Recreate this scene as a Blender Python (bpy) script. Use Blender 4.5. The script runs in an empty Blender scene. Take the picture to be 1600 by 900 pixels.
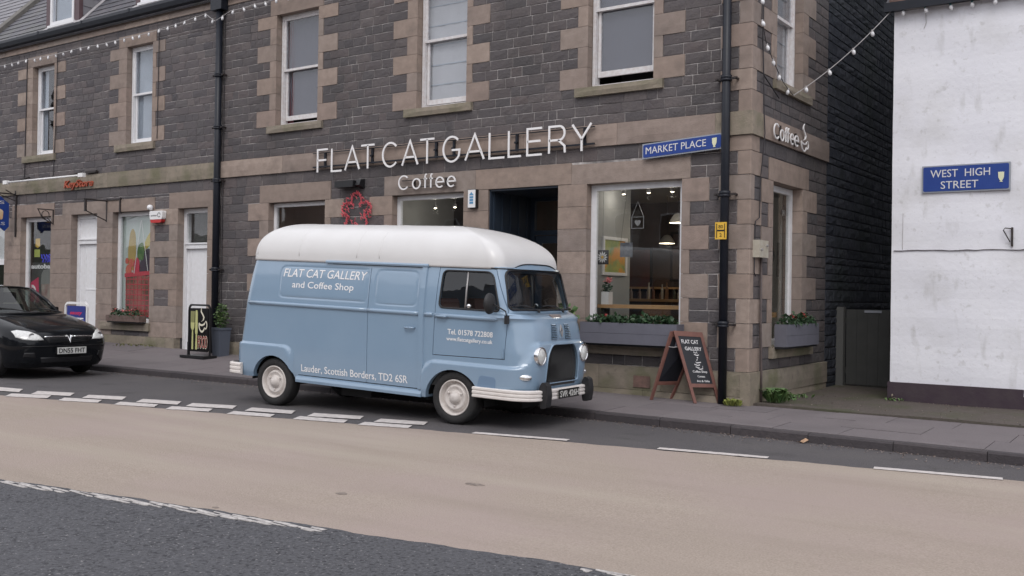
import bpy, bmesh, math, random
from mathutils import Vector, Matrix
from bisect import bisect_right
random.seed(7)
R = math.radians
scene = bpy.context.scene
COL = scene.collection

# ---------------------------------------------------------------- camera
CAM = Vector((5.16619542, -13.07538826, 1.6))
YAW, ROLL, PITCH, FPX = R(55.1), R(0.86), R(0.36), 1558.0
fw0 = Vector((-math.cos(YAW), math.sin(YAW), 0)); rt0 = Vector((math.sin(YAW), math.cos(YAW), 0)); up0 = Vector((0, 0, 1))
fw = math.cos(PITCH)*fw0 + math.sin(PITCH)*up0
up1 = -math.sin(PITCH)*fw0 + math.cos(PITCH)*up0
rt = math.cos(ROLL)*rt0 + math.sin(ROLL)*up1
up = -math.sin(ROLL)*rt0 + math.cos(ROLL)*up1
cd = bpy.data.cameras.new('camera'); cam = bpy.data.objects.new('camera', cd); COL.objects.link(cam)
cam.matrix_world = Matrix(((rt.x, up.x, -fw.x, CAM.x), (rt.y, up.y, -fw.y, CAM.y), (rt.z, up.z, -fw.z, CAM.z), (0, 0, 0, 1)))
cd.sensor_width = 36; cd.lens = FPX/1600*36; cd.clip_start = .05; cd.clip_end = 2000
scene.camera = cam

# ---------------------------------------------------------------- sky, sun, exposure
SUN_EL, SUN_AZ = R(50), R(152)      # azimuth from +Y clockwise: light comes from behind the camera
w = bpy.data.worlds.new("World"); scene.world = w; w.use_nodes = True
wn, wl = w.node_tree.nodes, w.node_tree.links
for n in list(wn): wn.remove(n)
wo = wn.new('ShaderNodeOutputWorld'); bg = wn.new('ShaderNodeBackground'); sky = wn.new('ShaderNodeTexSky')
sky.sky_type = 'NISHITA'; sky.sun_disc = False; sky.sun_elevation = SUN_EL; sky.sun_rotation = SUN_AZ
sky.air_density = 1.0; sky.dust_density = 3.0; sky.ozone_density = 1.0
hs = wn.new('ShaderNodeHueSaturation'); hs.inputs['Saturation'].default_value = .35
mx = wn.new('ShaderNodeMix'); mx.data_type = 'RGBA'; mx.inputs[0].default_value = .8
mx.inputs[7].default_value = (8.6, 8.65, 9.2, 1)      # even cloud deck over the clear sky
wl.new(sky.outputs[0], hs.inputs['Color']); wl.new(hs.outputs[0], mx.inputs[6]); wl.new(mx.outputs[2], bg.inputs[0])
bg.inputs[1].default_value = .125; wl.new(bg.outputs[0], wo.inputs[0])
sd = bpy.data.lights.new('sun', 'SUN'); sd.energy = .8; sd.angle = R(25); sd.color = (1, .965, .92)
sun = bpy.data.objects.new('sun', sd); COL.objects.link(sun)
sv = Vector((math.sin(SUN_AZ)*math.cos(SUN_EL), math.cos(SUN_AZ)*math.cos(SUN_EL), math.sin(SUN_EL)))
sun.rotation_euler = sv.to_track_quat('Z', 'Y').to_euler(); sun.location = (0, -20, 30)
scene.view_settings.view_transform = 'Standard'; scene.view_settings.look = 'None'
scene.view_settings.exposure = 0.33; scene.view_settings.gamma = 1.0
try: scene.cycles.max_bounces = 8; scene.cycles.transparent_max_bounces = 24
except Exception: pass

# ---------------------------------------------------------------- materials
MATS = {}
def mat(name, col, rough=.7, col2=None, nscale=6., namt=.5, bump=0., bscale=60., metal=0., coat=0., spec=.5,
        tones=None, emit=0., dirt=None, dscale=1.2, damt=.5, joints=None, sheen=0.):
    """principled material; tones: list of colours picked by the per-piece 'tone' value; col2 mixed in by noise; dirt: stains of larger scale"""
    m = bpy.data.materials.new(name); m.use_nodes = True
    nt = m.node_tree; N, L = nt.nodes, nt.links
    p = N['Principled BSDF']
    c4 = lambda c: (c[0], c[1], c[2], 1)
    tc = N.new('ShaderNodeTexCoord')
    out = None
    if tones:
        a = N.new('ShaderNodeAttribute'); a.attribute_name = 'tone'
        cr = N.new('ShaderNodeValToRGB'); cr.color_ramp.interpolation = 'LINEAR'
        e = cr.color_ramp.elements
        e[0].position = 0; e[0].color = c4(tones[0]); e[1].position = 1; e[1].color = c4(tones[-1])
        for i, t in enumerate(tones[1:-1]): k = e.new((i+1)/(len(tones)-1)); k.color = c4(t)
        L.new(a.outputs['Fac'], cr.inputs[0]); out = cr.outputs[0]
    else:
        rgb = N.new('ShaderNodeRGB'); rgb.outputs[0].default_value = c4(col); out = rgb.outputs[0]
    def mixin(out, c2, scale, amt, lo=.35, hi=.65, detail=5, stretch=None):
        nz = N.new('ShaderNodeTexNoise'); nz.inputs['Scale'].default_value = scale; nz.inputs['Detail'].default_value = detail
        if stretch:
            mp = N.new('ShaderNodeMapping'); mp.inputs['Scale'].default_value = stretch
            L.new(tc.outputs['Object'], mp.inputs[0]); L.new(mp.outputs[0], nz.inputs['Vector'])
        else: L.new(tc.outputs['Object'], nz.inputs['Vector'])
        mr = N.new('ShaderNodeMapRange'); mr.inputs[1].default_value = lo; mr.inputs[2].default_value = hi
        mr.inputs[3].default_value = 0; mr.inputs[4].default_value = amt
        L.new(nz.outputs[0], mr.inputs[0])
        mm = N.new('ShaderNodeMix'); mm.data_type = 'RGBA'
        L.new(mr.outputs[0], mm.inputs[0]); L.new(out, mm.inputs[6]); mm.inputs[7].default_value = c4(c2)
        return mm.outputs[2]
    if col2: out = mixin(out, col2, nscale, namt)
    if dirt:
        for d in (dirt if isinstance(dirt, list) else [dict(c=dirt, s=dscale, a=damt)]):
            out = mixin(out, d['c'], d['s'], d['a'], d.get('lo', .5), d.get('hi', .72), 6, d.get('st'))
    L.new(out, p.inputs['Base Color'])
    p.inputs['Roughness'].default_value = rough; p.inputs['Metallic'].default_value = metal
    p.inputs['Specular IOR Level'].default_value = spec
    if coat: p.inputs['Coat Weight'].default_value = coat; p.inputs['Coat Roughness'].default_value = .08
    if emit: L.new(out, p.inputs['Emission Color']); p.inputs['Emission Strength'].default_value = emit
    if bump:
        nz = N.new('ShaderNodeTexNoise'); nz.inputs['Scale'].default_value = bscale; nz.inputs['Detail'].default_value = 6
        L.new(tc.outputs['Object'], nz.inputs['Vector'])
        b = N.new('ShaderNodeBump'); b.inputs['Strength'].default_value = bump; b.inputs['Distance'].default_value = .02
        L.new(nz.outputs[0], b.inputs['Height']); L.new(b.outputs[0], p.inputs['Normal'])
    MATS[name] = m
    return m
def glass(name, tint=(1, 1, 1), refl=1.0, rough=.02, ior=1.6):
    m = bpy.data.materials.new(name); m.use_nodes = True; N, L = m.node_tree.nodes, m.node_tree.links
    for n in list(N): N.remove(n)
    o = N.new('ShaderNodeOutputMaterial'); t = N.new('ShaderNodeBsdfTransparent'); g = N.new('ShaderNodeBsdfGlossy')
    t.inputs[0].default_value = (*tint, 1); g.inputs['Roughness'].default_value = rough
    lw = N.new('ShaderNodeLayerWeight'); lw.inputs['Blend'].default_value = .5      # Schlick reflectance, the same from both sides
    pw = N.new('ShaderNodeMath'); pw.operation = 'POWER'; pw.inputs[1].default_value = 5; L.new(lw.outputs['Facing'], pw.inputs[0])
    f0 = ((ior-1)/(ior+1))**2*refl
    mu = N.new('ShaderNodeMath'); mu.operation = 'MULTIPLY_ADD'; mu.inputs[1].default_value = 1-f0; mu.inputs[2].default_value = f0; mu.use_clamp = True
    L.new(pw.outputs[0], mu.inputs[0]); x = N.new('ShaderNodeMixShader'); L.new(mu.outputs[0], x.inputs[0])
    tcn = N.new('ShaderNodeTexCoord'); nz = N.new('ShaderNodeTexNoise'); nz.inputs['Scale'].default_value = 1.3
    b = N.new('ShaderNodeBump'); b.inputs['Strength'].default_value = .16; b.inputs['Distance'].default_value = .02
    L.new(tcn.outputs['Object'], nz.inputs['Vector']); L.new(nz.outputs[0], b.inputs['Height']); L.new(b.outputs[0], g.inputs['Normal'])
    L.new(t.outputs[0], x.inputs[1]); L.new(g.outputs[0], x.inputs[2]); L.new(x.outputs[0], o.inputs[0])
    MATS[name] = m; return m

WHIN = mat('whinstone', (0, 0, 0), .88, tones=[(.072, .066, .068), (.095, .085, .086), (.122, .10, .097), (.08, .074, .076), (.112, .098, .097), (.134, .114, .11), (.088, .082, .084), (.106, .09, .09)],
           col2=(.08, .071, .08), nscale=14, namt=.45, bump=.55, bscale=34,
           dirt=[dict(c=(.17, .15, .145), s=2.2, a=.35, lo=.52, hi=.8), dict(c=(.06, .055, .055), s=.9, a=.55, lo=.5, hi=.68, st=(1, 1, .5)), dict(c=(.22, .2, .19), s=26, a=.35, lo=.66, hi=.74)])
WHIN_L = mat('whinstone_weathered', (0, 0, 0), .88, tones=[(.072, .066, .072), (.108, .097, .10), (.135, .113, .112), (.09, .083, .088), (.15, .13, .127), (.1, .094, .096)],
           col2=(.085, .077, .085), nscale=14, namt=.45, bump=.55, bscale=34,
           dirt=[dict(c=(.125, .11, .11), s=1.6, a=.4, lo=.5, hi=.8)])
BLACKSTONE = mat('sooty_rubble', (0, 0, 0), .95, tones=[(.036, .041, .056), (.05, .056, .073), (.066, .071, .088), (.042, .048, .062)], spec=.2,
           col2=(.032, .034, .042), nscale=9, namt=.5, bump=.8, bscale=25, dirt=[dict(c=(.028, .04, .026), s=.8, a=.4, lo=.5, hi=.75)])
SAND = mat('sandstone', (0, 0, 0), .85, tones=[(.265, .208, .178), (.315, .242, .20), (.255, .208, .185), (.36, .285, .24), (.295, .225, .193), (.285, .24, .212)],
           col2=(.20, .155, .13), nscale=9, namt=.45, bump=.25, bscale=70,
           dirt=[dict(c=(.13, .105, .09), s=3.2, a=.45, lo=.52, hi=.75), dict(c=(.11, .09, .08), s=40, a=.35, lo=.6, hi=.75)])
SAND_G = mat('sandstone_mossy', (0, 0, 0), .9, tones=[(.235, .20, .155), (.28, .235, .185), (.25, .215, .175), (.30, .25, .20)],
           col2=(.17, .15, .115), nscale=7, namt=.5, bump=.35, bscale=50,
           dirt=[dict(c=(.11, .115, .055), s=1.7, a=.7, lo=.48, hi=.7), dict(c=(.09, .08, .065), s=12, a=.4, lo=.55, hi=.75)])
MORTAR = mat('mortar', (.15, .135, .132), .95, col2=(.66, .62, .60), nscale=5.0, namt=.95, bump=.3, bscale=90, dirt=[dict(c=(.085, .077, .08), s=.8, a=.85, lo=.48, hi=.60)])
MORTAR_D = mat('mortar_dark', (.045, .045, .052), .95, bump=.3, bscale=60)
WHITEWALL = mat('white_render', (.77, .77, .82), .8, col2=(.82, .82, .86), nscale=1.3, namt=.7, bump=.2, bscale=16,
           dirt=[dict(c=(.56, .55, .54), s=1.1, a=.5, lo=.55, hi=.74), dict(c=(.42, .41, .39), s=3.0, a=.5, lo=.62, hi=.78, st=(1.6, 1, .5)), dict(c=(.46, .45, .44), s=9, a=.4, lo=.62, hi=.72), dict(c=(.5, .49, .49), s=30, a=.3, lo=.62, hi=.7)])
MAROON = mat('maroon_paint', (.042, .026, .038), .6, col2=(.06, .045, .05), nscale=5, namt=.6, bump=.2, bscale=20)
WPAINT = mat('white_woodwork', (.78, .78, .80), .45, col2=(.68, .67, .67), nscale=12, namt=.5, bump=.05)
WPAINT_OLD = mat('flaking_white_woodwork', (.70, .69, .70), .6, col2=(.55, .49, .47), nscale=16, namt=.6, bump=.25, bscale=60)
CHARCOAL = mat('charcoal_paint', (.009, .011, .018), .42, col2=(.016, .019, .027), nscale=8, namt=.5, spec=.35)
NAVYDOOR = mat('navy_door_paint', (.028, .040, .060), .35, col2=(.038, .052, .075), nscale=6, namt=.5)
SLATE = mat('slate', (0, 0, 0), .62, tones=[(.085, .085, .10), (.12, .115, .135), (.10, .095, .11), (.14, .13, .145)], col2=(.08, .085, .085), nscale=5, namt=.5, bump=.3, bscale=40, dirt=[dict(c=(.12, .125, .10), s=1.4, a=.5, lo=.5, hi=.75)])
SLATE_L = mat('pale_slate', (0, 0, 0), .6, tones=[(.17, .165, .185), (.22, .21, .23), (.19, .185, .2)], col2=(.15, .15, .16), nscale=5, namt=.5, bump=.3, bscale=40)
LEAD = mat('lead_flashing', (.42, .40, .41), .6, col2=(.27, .26, .27), nscale=7, namt=.7, bump=.1)
PURPLE = mat('dormer_brown_paint', (.085, .048, .056), .5, col2=(.11, .07, .075), nscale=8, namt=.6)
BRICKRED = mat('chimney_brick', (.20, .12, .10), .9, col2=(.1, .07, .06), nscale=12, namt=.7, bump=.4, bscale=30)
ASPHALT = mat('asphalt_parking', (.105, .098, .102), .85, col2=(.07, .065, .069), nscale=70, namt=.85, bump=.8, bscale=80, spec=.35,
           dirt=[dict(c=(.125, .115, .112), s=1.0, a=.5, lo=.45, hi=.75), dict(c=(.042, .039, .041), s=2.1, a=.45, lo=.56, hi=.72), dict(c=(.24, .22, .21), s=55, a=.5, lo=.64, hi=.72)])
ASPHALT_N = mat('asphalt_carriageway', (.050, .050, .056), .8, col2=(.095, .095, .105), nscale=40, namt=.95, bump=1.0, bscale=45, spec=.45,
           dirt=[dict(c=(.012, .012, .016), s=30, a=.85, lo=.56, hi=.63), dict(c=(.33, .32, .32), s=46, a=.75, lo=.64, hi=.69), dict(c=(.085, .085, .095), s=1.1, a=.4, lo=.45, hi=.7)])
BEIGE = mat('beige_surfacing', (.368, .306, .262), .9, col2=(.24, .20, .165), nscale=70, namt=.7, bump=.6, bscale=80, spec=.3,
           dirt=[dict(c=(.335, .27, .245), s=.5, a=.7, lo=.42, hi=.62), dict(c=(.26, .215, .18), s=1.6, a=.45, lo=.5, hi=.72, st=(.16, 1.2, 1)), dict(c=(.40, .35, .29), s=1.1, a=.5, lo=.5, hi=.7, st=(.12, 1.0, 1)), dict(c=(.345, .29, .245), s=5, a=.3, lo=.55, hi=.75), dict(c=(.10, .085, .078), s=38, a=.6, lo=.7, hi=.76)])
ROADPAINT = mat('road_marking_paint', (.58, .54, .52), .75, col2=(.40, .365, .35), nscale=16, namt=.75, bump=.3, bscale=90)
ROADPAINT_W = mat('worn_marking_paint', (.55, .52, .50), .75, col2=(.3, .28, .275), nscale=30, namt=.9, bump=.5, bscale=90)
PAVING = mat('paving', (0, 0, 0), .88, tones=[(.165, .145, .15), (.18, .158, .162), (.155, .138, .143), (.188, .168, .17)], col2=(.13, .115, .12), nscale=60, namt=.6, bump=.3, bscale=120, spec=.3,
           dirt=[dict(c=(.115, .102, .105), s=1.6, a=.5, lo=.5, hi=.72)])
FORE = mat('forecourt_concrete', (.105, .088, .078), .9, col2=(.075, .066, .058), nscale=20, namt=.7, bump=.35, bscale=70, spec=.25,
           dirt=[dict(c=(.07, .075, .042), s=1.3, a=.75, lo=.46, hi=.66), dict(c=(.14, .12, .105), s=6, a=.4, lo=.55, hi=.75)])
KERB = mat('kerb_stone', (0, 0, 0), .85, tones=[(.05, .043, .047), (.065, .055, .058), (.057, .047, .05)], col2=(.038, .033, .036), nscale=20, namt=.6, bump=.4, bscale=50)
BLACKPLASTIC = mat('black_plastic', (.012, .012, .014), .45)
IRON = mat('wrought_iron', (.02, .018, .02), .6, col2=(.06, .035, .025), nscale=20, namt=.4)
GREYMETAL = mat('grey_metal', (.34, .33, .33), .45, metal=.3)
SIGNWHITE = mat('sign_white', (.80, .79, .79), .4)
LETTERSIDE = mat('sign_letter_white', (.82, .80, .80), .4)
SIGNBLUE = mat('sign_blue', (.012, .045, .24), .35, col2=(.02, .06, .27), nscale=5, namt=.5)
SIGNGREY = mat('sign_border_grey', (.30, .32, .36), .5)
SHIELD = mat('sign_shield_cream', (.72, .72, .50), .5)
ORANGE = mat('orange_letters', (.46, .09, .04), .5, col2=(.3, .07, .04), nscale=10, namt=.6)
YELLOW = mat('yellow_enamel', (.72, .44, .05), .45)
CREAMBOX = mat('cream_enamel', (.47, .44, .37), .5, col2=(.36, .31, .24), nscale=14, namt=.6)
RED = mat('red_plastic', (.5, .02, .02), .4)
REDGLOW = mat('red_rope_light', (.55, .06, .085), .4, col2=(.7, .2, .22), nscale=60, namt=.6)
BULB = mat('white_bulb', (.78, .78, .80), .25)
TEAL = mat('teal_bulb_cap', (.02, .11, .13), .5)
CABLE_W = mat('pale_cable', (.45, .43, .43), .6)
CABLE_D = mat('dark_cable', (.03, .026, .03), .6)
PLANTGREY = mat('planter_grey_paint', (.135, .135, .165), .6, col2=(.115, .115, .14), nscale=8, namt=.5, bump=.08)
PLANTWOOD = mat('planter_weathered_wood', (.16, .11, .095), .8, col2=(.09, .06, .05), nscale=15, namt=.7)
SOIL = mat('soil', (.03, .022, .016), .95)
LEAF = mat('leaf_dark', (0, 0, 0), .5, tones=[(.012, .035, .014), (.03, .07, .028), (.02, .05, .022), (.05, .09, .04)], spec=.4)
LEAF_Y = mat('leaf_fresh', (0, 0, 0), .5, tones=[(.045, .10, .03), (.09, .15, .045), (.06, .12, .04), (.13, .18, .07)], spec=.4)
PETAL_R = mat('petal_red', (0, 0, 0), .6, tones=[(.30, .02, .03), (.5, .06, .05), (.2, .015, .03)])
PETAL_P = mat('petal_pink', (0, 0, 0), .6, tones=[(.75, .12, .16), (.85, .3, .25), (.7, .2, .3)])
PETAL_W = mat('petal_white', (0, 0, 0), .6, tones=[(.7, .65, .62), (.8, .75, .7)])
REDWOOD = mat('red_stained_wood', (.19, .082, .064), .6, col2=(.13, .056, .045), nscale=14, namt=.6)
BOARD = mat('chalkboard', (.006, .007, .012), .5, col2=(.012, .013, .02), nscale=5, namt=.5)
CHALK = mat('chalk_white', (.66, .65, .66), .7)
FOODBLACK = mat('sign_black', (.006, .005, .006), .35)
FOODGREEN = mat('sign_pale_green', (.50, .50, .22), .5)
FOODCREAM = mat('sign_cream', (.72, .68, .55), .5)
FOODRED = mat('sign_dark_red', (.30, .05, .05), .5)
TABLEWOOD = mat('pine_table', (.50, .30, .14), .5, col2=(.4, .22, .1), nscale=9, namt=.6)
WICKER = mat('wicker', (.16, .085, .045), .8, col2=(.07, .035, .02), nscale=60, namt=.9, bump=.6, bscale=80)
INWALL = mat('interior_pale_wall', (.36, .36, .345), .8)
INWALL_LIT = mat('interior_wall_lit', (.80, .79, .76), .8)  # lit copy of the wall: paler colour stands in for light lacking there
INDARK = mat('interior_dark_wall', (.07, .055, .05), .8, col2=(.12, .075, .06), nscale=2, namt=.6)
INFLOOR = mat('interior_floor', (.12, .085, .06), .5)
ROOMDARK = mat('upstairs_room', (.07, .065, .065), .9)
BLINDW = mat('white_blind', (.50, .50, .50), .8, col2=(.42, .42, .42), nscale=2, namt=.5)
BLINDG = mat('grey_blind', (.10, .10, .12), .8)
BLINDP = mat('pale_curtain', (.38, .43, .47), .8, col2=(.28, .32, .36), nscale=3, namt=.6)
CURTAINR = mat('maroon_curtain', (.10, .018, .028), .8)
WARM = mat('lit_lamp', (1, .86, .62), .5, emit=9.)
PENDANT = mat('pendant_enamel', (.55, .52, .47), .4)
GLASSW = glass('window_glass', (.92, .93, .93), 1.3, .015, 1.5)
GLASSU = glass('upstairs_glass', (.93, .94, .96), 1.35, .02, 1.55)
GLASSV = glass('van_glass', (.75, .79, .79), 1.7, .01, 1.5)
GLASSC = glass('car_glass', (.45, .52, .50), 1.5, .01, 1.6)
VANBLUE = mat('van_blue_paint', (.205, .30, .41), .28, col2=(.225, .32, .43), nscale=1.6, namt=.7, coat=1., spec=.5, bump=.02, bscale=4,
              dirt=[dict(c=(.19, .27, .37), s=2.4, a=.35, lo=.55, hi=.8)])
VANWHITE = mat('van_roof_white', (.65, .642, .64), .36, col2=(.60, .59, .585), nscale=2.5, namt=.7, coat=.2, bump=.03, bscale=4)
BUMPERW = mat('bumper_cream', (.70, .66, .63), .4, col2=(.58, .53, .5), nscale=9, namt=.5)
WHEELCREAM = mat('wheel_cream', (.64, .60, .57), .42, col2=(.50, .45, .42), nscale=14, namt=.6)
TYRE = mat('tyre_rubber', (.014, .014, .015), .8, col2=(.03, .028, .027), nscale=20, namt=.5, bump=.2)
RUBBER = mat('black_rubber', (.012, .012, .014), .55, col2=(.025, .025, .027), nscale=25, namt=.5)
UNDER = mat('underbody_black', (.008, .008, .009), .8)
CHROME = mat('chrome', (.75, .75, .76), .1, metal=1.)
LENS = mat('lamp_lens', (.55, .56, .55), .08, coat=1., col2=(.8, .8, .78), nscale=30, namt=.6)
LENSD = mat('reflector', (.72, .73, .74), .18, metal=.9)
SEAT = mat('van_seat_red_brown', (.12, .045, .04), .7)
CABIN = mat('cabin_lining', (.10, .105, .11), .8)
CARBLACK = mat('car_black_paint', (.005, .006, .008), .10, coat=0., spec=.28, col2=(.011, .012, .014), nscale=2, namt=.5)
PLATEW = mat('plate_white', (.60, .60, .58), .4)
PLATEK = mat('plate_black', (.01, .01, .01), .4)
SILVER = mat('silver_letters', (.55, .54, .52), .35)
TILE_Y = mat('picture_yellow_green', (.55, .50, .12), .6, col2=(.18, .30, .10), nscale=3, namt=.9, dirt=[dict(c=(.75, .30, .03), s=2.5, a=.9, lo=.48, hi=.55)])
PIC_D = mat('picture_dark', (.10, .10, .11), .6, col2=(.4, .4, .38), nscale=9, namt=.7)
GATEMAT = mat('gate_dark_paint', (.060, .061, .059), .75, col2=(.045, .047, .045), nscale=6, namt=.6, bump=.1)
GATEPOST = mat('gate_post', (.12, .12, .115), .8)
HILLGREEN = mat('hill_grass', (.035, .05, .03), .95, col2=(.055, .06, .04), nscale=.02, namt=.7)
def flat(name, c, rough=.6): return mat(name, c, rough)

# ---------------------------------------------------------------- mesh helpers
class MB:
    def __init__(s): s.v = []; s.f = []; s.mi = []; s.t = []; s.sm = []; s.cm = 0; s.tone = .5; s.smooth = False
    def add(s, vs, fs):
        b = len(s.v); s.v.extend([tuple(p) for p in vs]); s.t.extend([s.tone]*len(vs))
        for f in fs: s.f.append(tuple(b+i for i in f)); s.mi.append(s.cm); s.sm.append(s.smooth)
        return s
    def box(s, x0, x1, y0, y1, z0, z1):
        if x0 > x1: x0, x1 = x1, x0
        if y0 > y1: y0, y1 = y1, y0
        if z0 > z1: z0, z1 = z1, z0
        return s.add([(x0,y0,z0),(x1,y0,z0),(x1,y1,z0),(x0,y1,z0),(x0,y0,z1),(x1,y0,z1),(x1,y1,z1),(x0,y1,z1)],
                     [(0,3,2,1),(4,5,6,7),(0,1,5,4),(1,2,6,5),(2,3,7,6),(3,0,4,7)])
    def wbox(s, W, u0, u1, z0, z1, d0, d1):
        a = W(u0, z0, d0); b = W(u1, z1, d1)
        return s.box(a[0], b[0], a[1], b[1], a[2], b[2])
    def prism(s, pts, f, t0, t1):
        """polygon pts (a,b) extruded from t0 to t1; f(a,b,t)->xyz"""
        n = len(pts)
        return s.add([f(a, b, t0) for a, b in pts]+[f(a, b, t1) for a, b in pts],
                     [tuple(range(n))[::-1], tuple(range(n, 2*n))]+[(i, (i+1) % n, n+(i+1) % n, n+i) for i in range(n)])
    def tube(s, path, r, n=8, closed=False, cap=True, flatten=None):
        P = [Vector(p) for p in path]; m = len(P); vs = []
        rr = r if isinstance(r, (list, tuple)) else [r]*m
        prev = None
        for i in range(m):
            if closed: d = P[(i+1) % m]-P[i-1]
            else: d = P[min(i+1, m-1)]-P[max(i-1, 0)]
            d.normalize()
            if prev is None:
                a = Vector((0, 0, 1)) if abs(d.z) < .9 else Vector((1, 0, 0)); nx = d.cross(a).normalized()
            else:
                nx = (prev - d*prev.dot(d))
                nx = nx.normalized() if nx.length > 1e-6 else d.orthogonal().normalized()
            prev = nx; ny = d.cross(nx)
            for k in range(n):
                a = 2*math.pi*k/n
                vs.append(P[i]+nx*math.cos(a)*rr[i]+ny*math.sin(a)*rr[i])
        fs = []
        for i in range(m if closed else m-1):
            j = (i+1) % m
            for k in range(n): fs.append((i*n+k, i*n+(k+1) % n, j*n+(k+1) % n, j*n+k))
        if cap and not closed: fs += [tuple(range(n))[::-1], tuple((m-1)*n+k for k in range(n))]
        return s.add(vs, fs)
    def lathe(s, prof, c=(0, 0, 0), ax='z', n=24, cap=True):
        """prof: (radius, height) pairs"""
        vs = []
        for r, h in prof:
            for k in range(n):
                a = 2*math.pi*k/n; x, y = r*math.cos(a), r*math.sin(a)
                p = (x, y, h) if ax == 'z' else ((h, x, y) if ax == 'x' else (y, h, x))
                vs.append((c[0]+p[0], c[1]+p[1], c[2]+p[2]))
        fs = []
        for i in range(len(prof)-1):
            for k in range(n): fs.append((i*n+k, i*n+(k+1) % n, (i+1)*n+(k+1) % n, (i+1)*n+k))
        if cap: fs += [tuple(range(n))[::-1], tuple((len(prof)-1)*n+k for k in range(n))]
        return s.add(vs, fs)
    def grid(s, rows, closed=False):
        m = len(rows[0]); vs = [p for r in rows for p in r]; fs = []
        for i in range(len(rows)-1):
            for k in range(m if closed else m-1):
                fs.append((i*m+k, i*m+(k+1) % m, (i+1)*m+(k+1) % m, (i+1)*m+k))
        return s.add(vs, fs)
    def leaves(s, c, rad, n, size, up=.3, rnd=random):
        for _ in range(n):
            while True:
                q = Vector((rnd.uniform(-1, 1), rnd.uniform(-1, 1), rnd.uniform(-1, 1)))
                if q.length < 1: break
            p = Vector(c)+Vector((q.x*rad[0], q.y*rad[1], q.z*rad[2]))
            a = Vector((rnd.uniform(-1, 1), rnd.uniform(-1, 1), rnd.uniform(-.6, 1)+up)).normalized()
            b = a.orthogonal().normalized(); b.rotate(Matrix.Rotation(rnd.uniform(0, 6.28), 3, a)); cc = a.cross(b)
            l = size*rnd.uniform(.6, 1.3); wd = l*rnd.uniform(.3, .5)
            s.tone = rnd.random()
            s.add([p, p+b*l*.5+cc*wd+a*.1*l, p+b*l+a*l*.05, p+b*l*.5-cc*wd+a*.1*l], [(0, 1, 2), (0, 2, 3)])
        return s
    def build(s, name, mats, parent=None, smooth=None, kind=None, label=None):
        me = bpy.data.meshes.new(name); me.from_pydata(s.v, [], s.f)
        ms = mats if isinstance(mats, (list, tuple)) else [mats]
        for m in ms: me.materials.append(m)
        me.polygons.foreach_set('material_index', s.mi)
        me.polygons.foreach_set('use_smooth', [True]*len(s.f) if smooth else s.sm)
        at = me.attributes.new('tone', 'FLOAT', 'POINT'); at.data.foreach_set('value', s.t)
        me.update()
        return link(name, me, parent, kind, label)
def link(name, me, parent=None, kind=None, label=None):
    o = bpy.data.objects.new(name, me); COL.objects.link(o)
    if parent is not None:
        o.parent = parent
        r = root_of(parent)
        if r.get('_w'): o.matrix_parent_inverse = Matrix.Translation(-Vector(parent.get('_loc', (0, 0, 0))))
    if kind: o['kind'] = kind
    if label: o['label'] = label
    return o
def root_of(o):
    while o.parent is not None: o = o.parent
    return o
def tag(o, label, cat, group=None):
    o['label'] = label; o['category'] = cat
    if group: o['group'] = group
    return o
def thing(name, label, cat, loc=(0, 0, 0), rotz=0, group=None, world=True):
    """Empty at the thing's base. world=True: the children are modelled in world coordinates; else in the thing's own."""
    o = bpy.data.objects.new(name, None); COL.objects.link(o); o.empty_display_size = .2
    o.location = loc; o.rotation_euler = (0, 0, rotz)
    if world: o['_w'] = 1; o['_loc'] = [float(x) for x in loc]
    return tag(o, label, cat, group)
def struct(name, mb, m, parent=None, smooth=None):
    return mb.build(name, m, parent, smooth, kind='structure')

_fc = {}
def text_geo(s, depth=.004, shear=0., bold=0., res=3):
    key = (s, shear, bold, res)
    if key not in _fc:
        c = bpy.data.curves.new('t', 'FONT'); c.body = s; c.resolution_u = res; c.fill_mode = 'BOTH'; c.extrude = .5; c.shear = shear; c.offset = bold
        o = bpy.data.objects.new('t', c); COL.objects.link(o)
        dg = bpy.context.evaluated_depsgraph_get(); me = bpy.data.meshes.new_from_object(o.evaluated_get(dg))
        vs = [tuple(v.co) for v in me.vertices]; fs = [tuple(p.vertices) for p in me.polygons]
        bpy.data.objects.remove(o); bpy.data.curves.remove(c); bpy.data.meshes.remove(me)
        _fc[key] = (vs, fs)
    return _fc[key]
def text_into(mb, s, u0, u1, v0, cap, f, depth=.004, shear=0., bold=0., res=3):
    """s fitted between u0 and u1, baseline v0, capital height cap; f(u,v,d)->xyz"""
    vs, fs = text_geo(s, depth, shear, bold, res)
    cv, _ = text_geo('H', depth, 0, bold, res)
    ch = max(v[1] for v in cv)
    a = min(v[0] for v in vs); b = max(v[0] for v in vs)
    mb.add([f(u0+(v[0]-a)/(b-a)*(u1-u0), v0+v[1]/ch*cap, (v[2]+.5)*depth) for v in vs], fs)

# wall frames: (u along the wall, z, d outwards) -> world
WF = lambda u, z, d: (u, -d, z)               # shop front and its neighbour, facing the street
WS = lambda u, z, d: (d, u, z)                # gable side of the corner building
YW = 2.08
WW = lambda u, z, d: (u, YW-d, z)             # white building

KG = .007
def road_z(x, y=0): return -KG*x
def pave_z(x, y):
    """pavement: kerb top to wall foot; steeper along the wall than along the kerb"""
    t = max(0, min(1, (y+2.0)/2.0))
    xa = max(-30, min(12, x))
    a = .105-KG*xa; b = .125-.0195*xa if xa < 0 else .125-.004*xa
    return a*(1-t)+b*t
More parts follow.
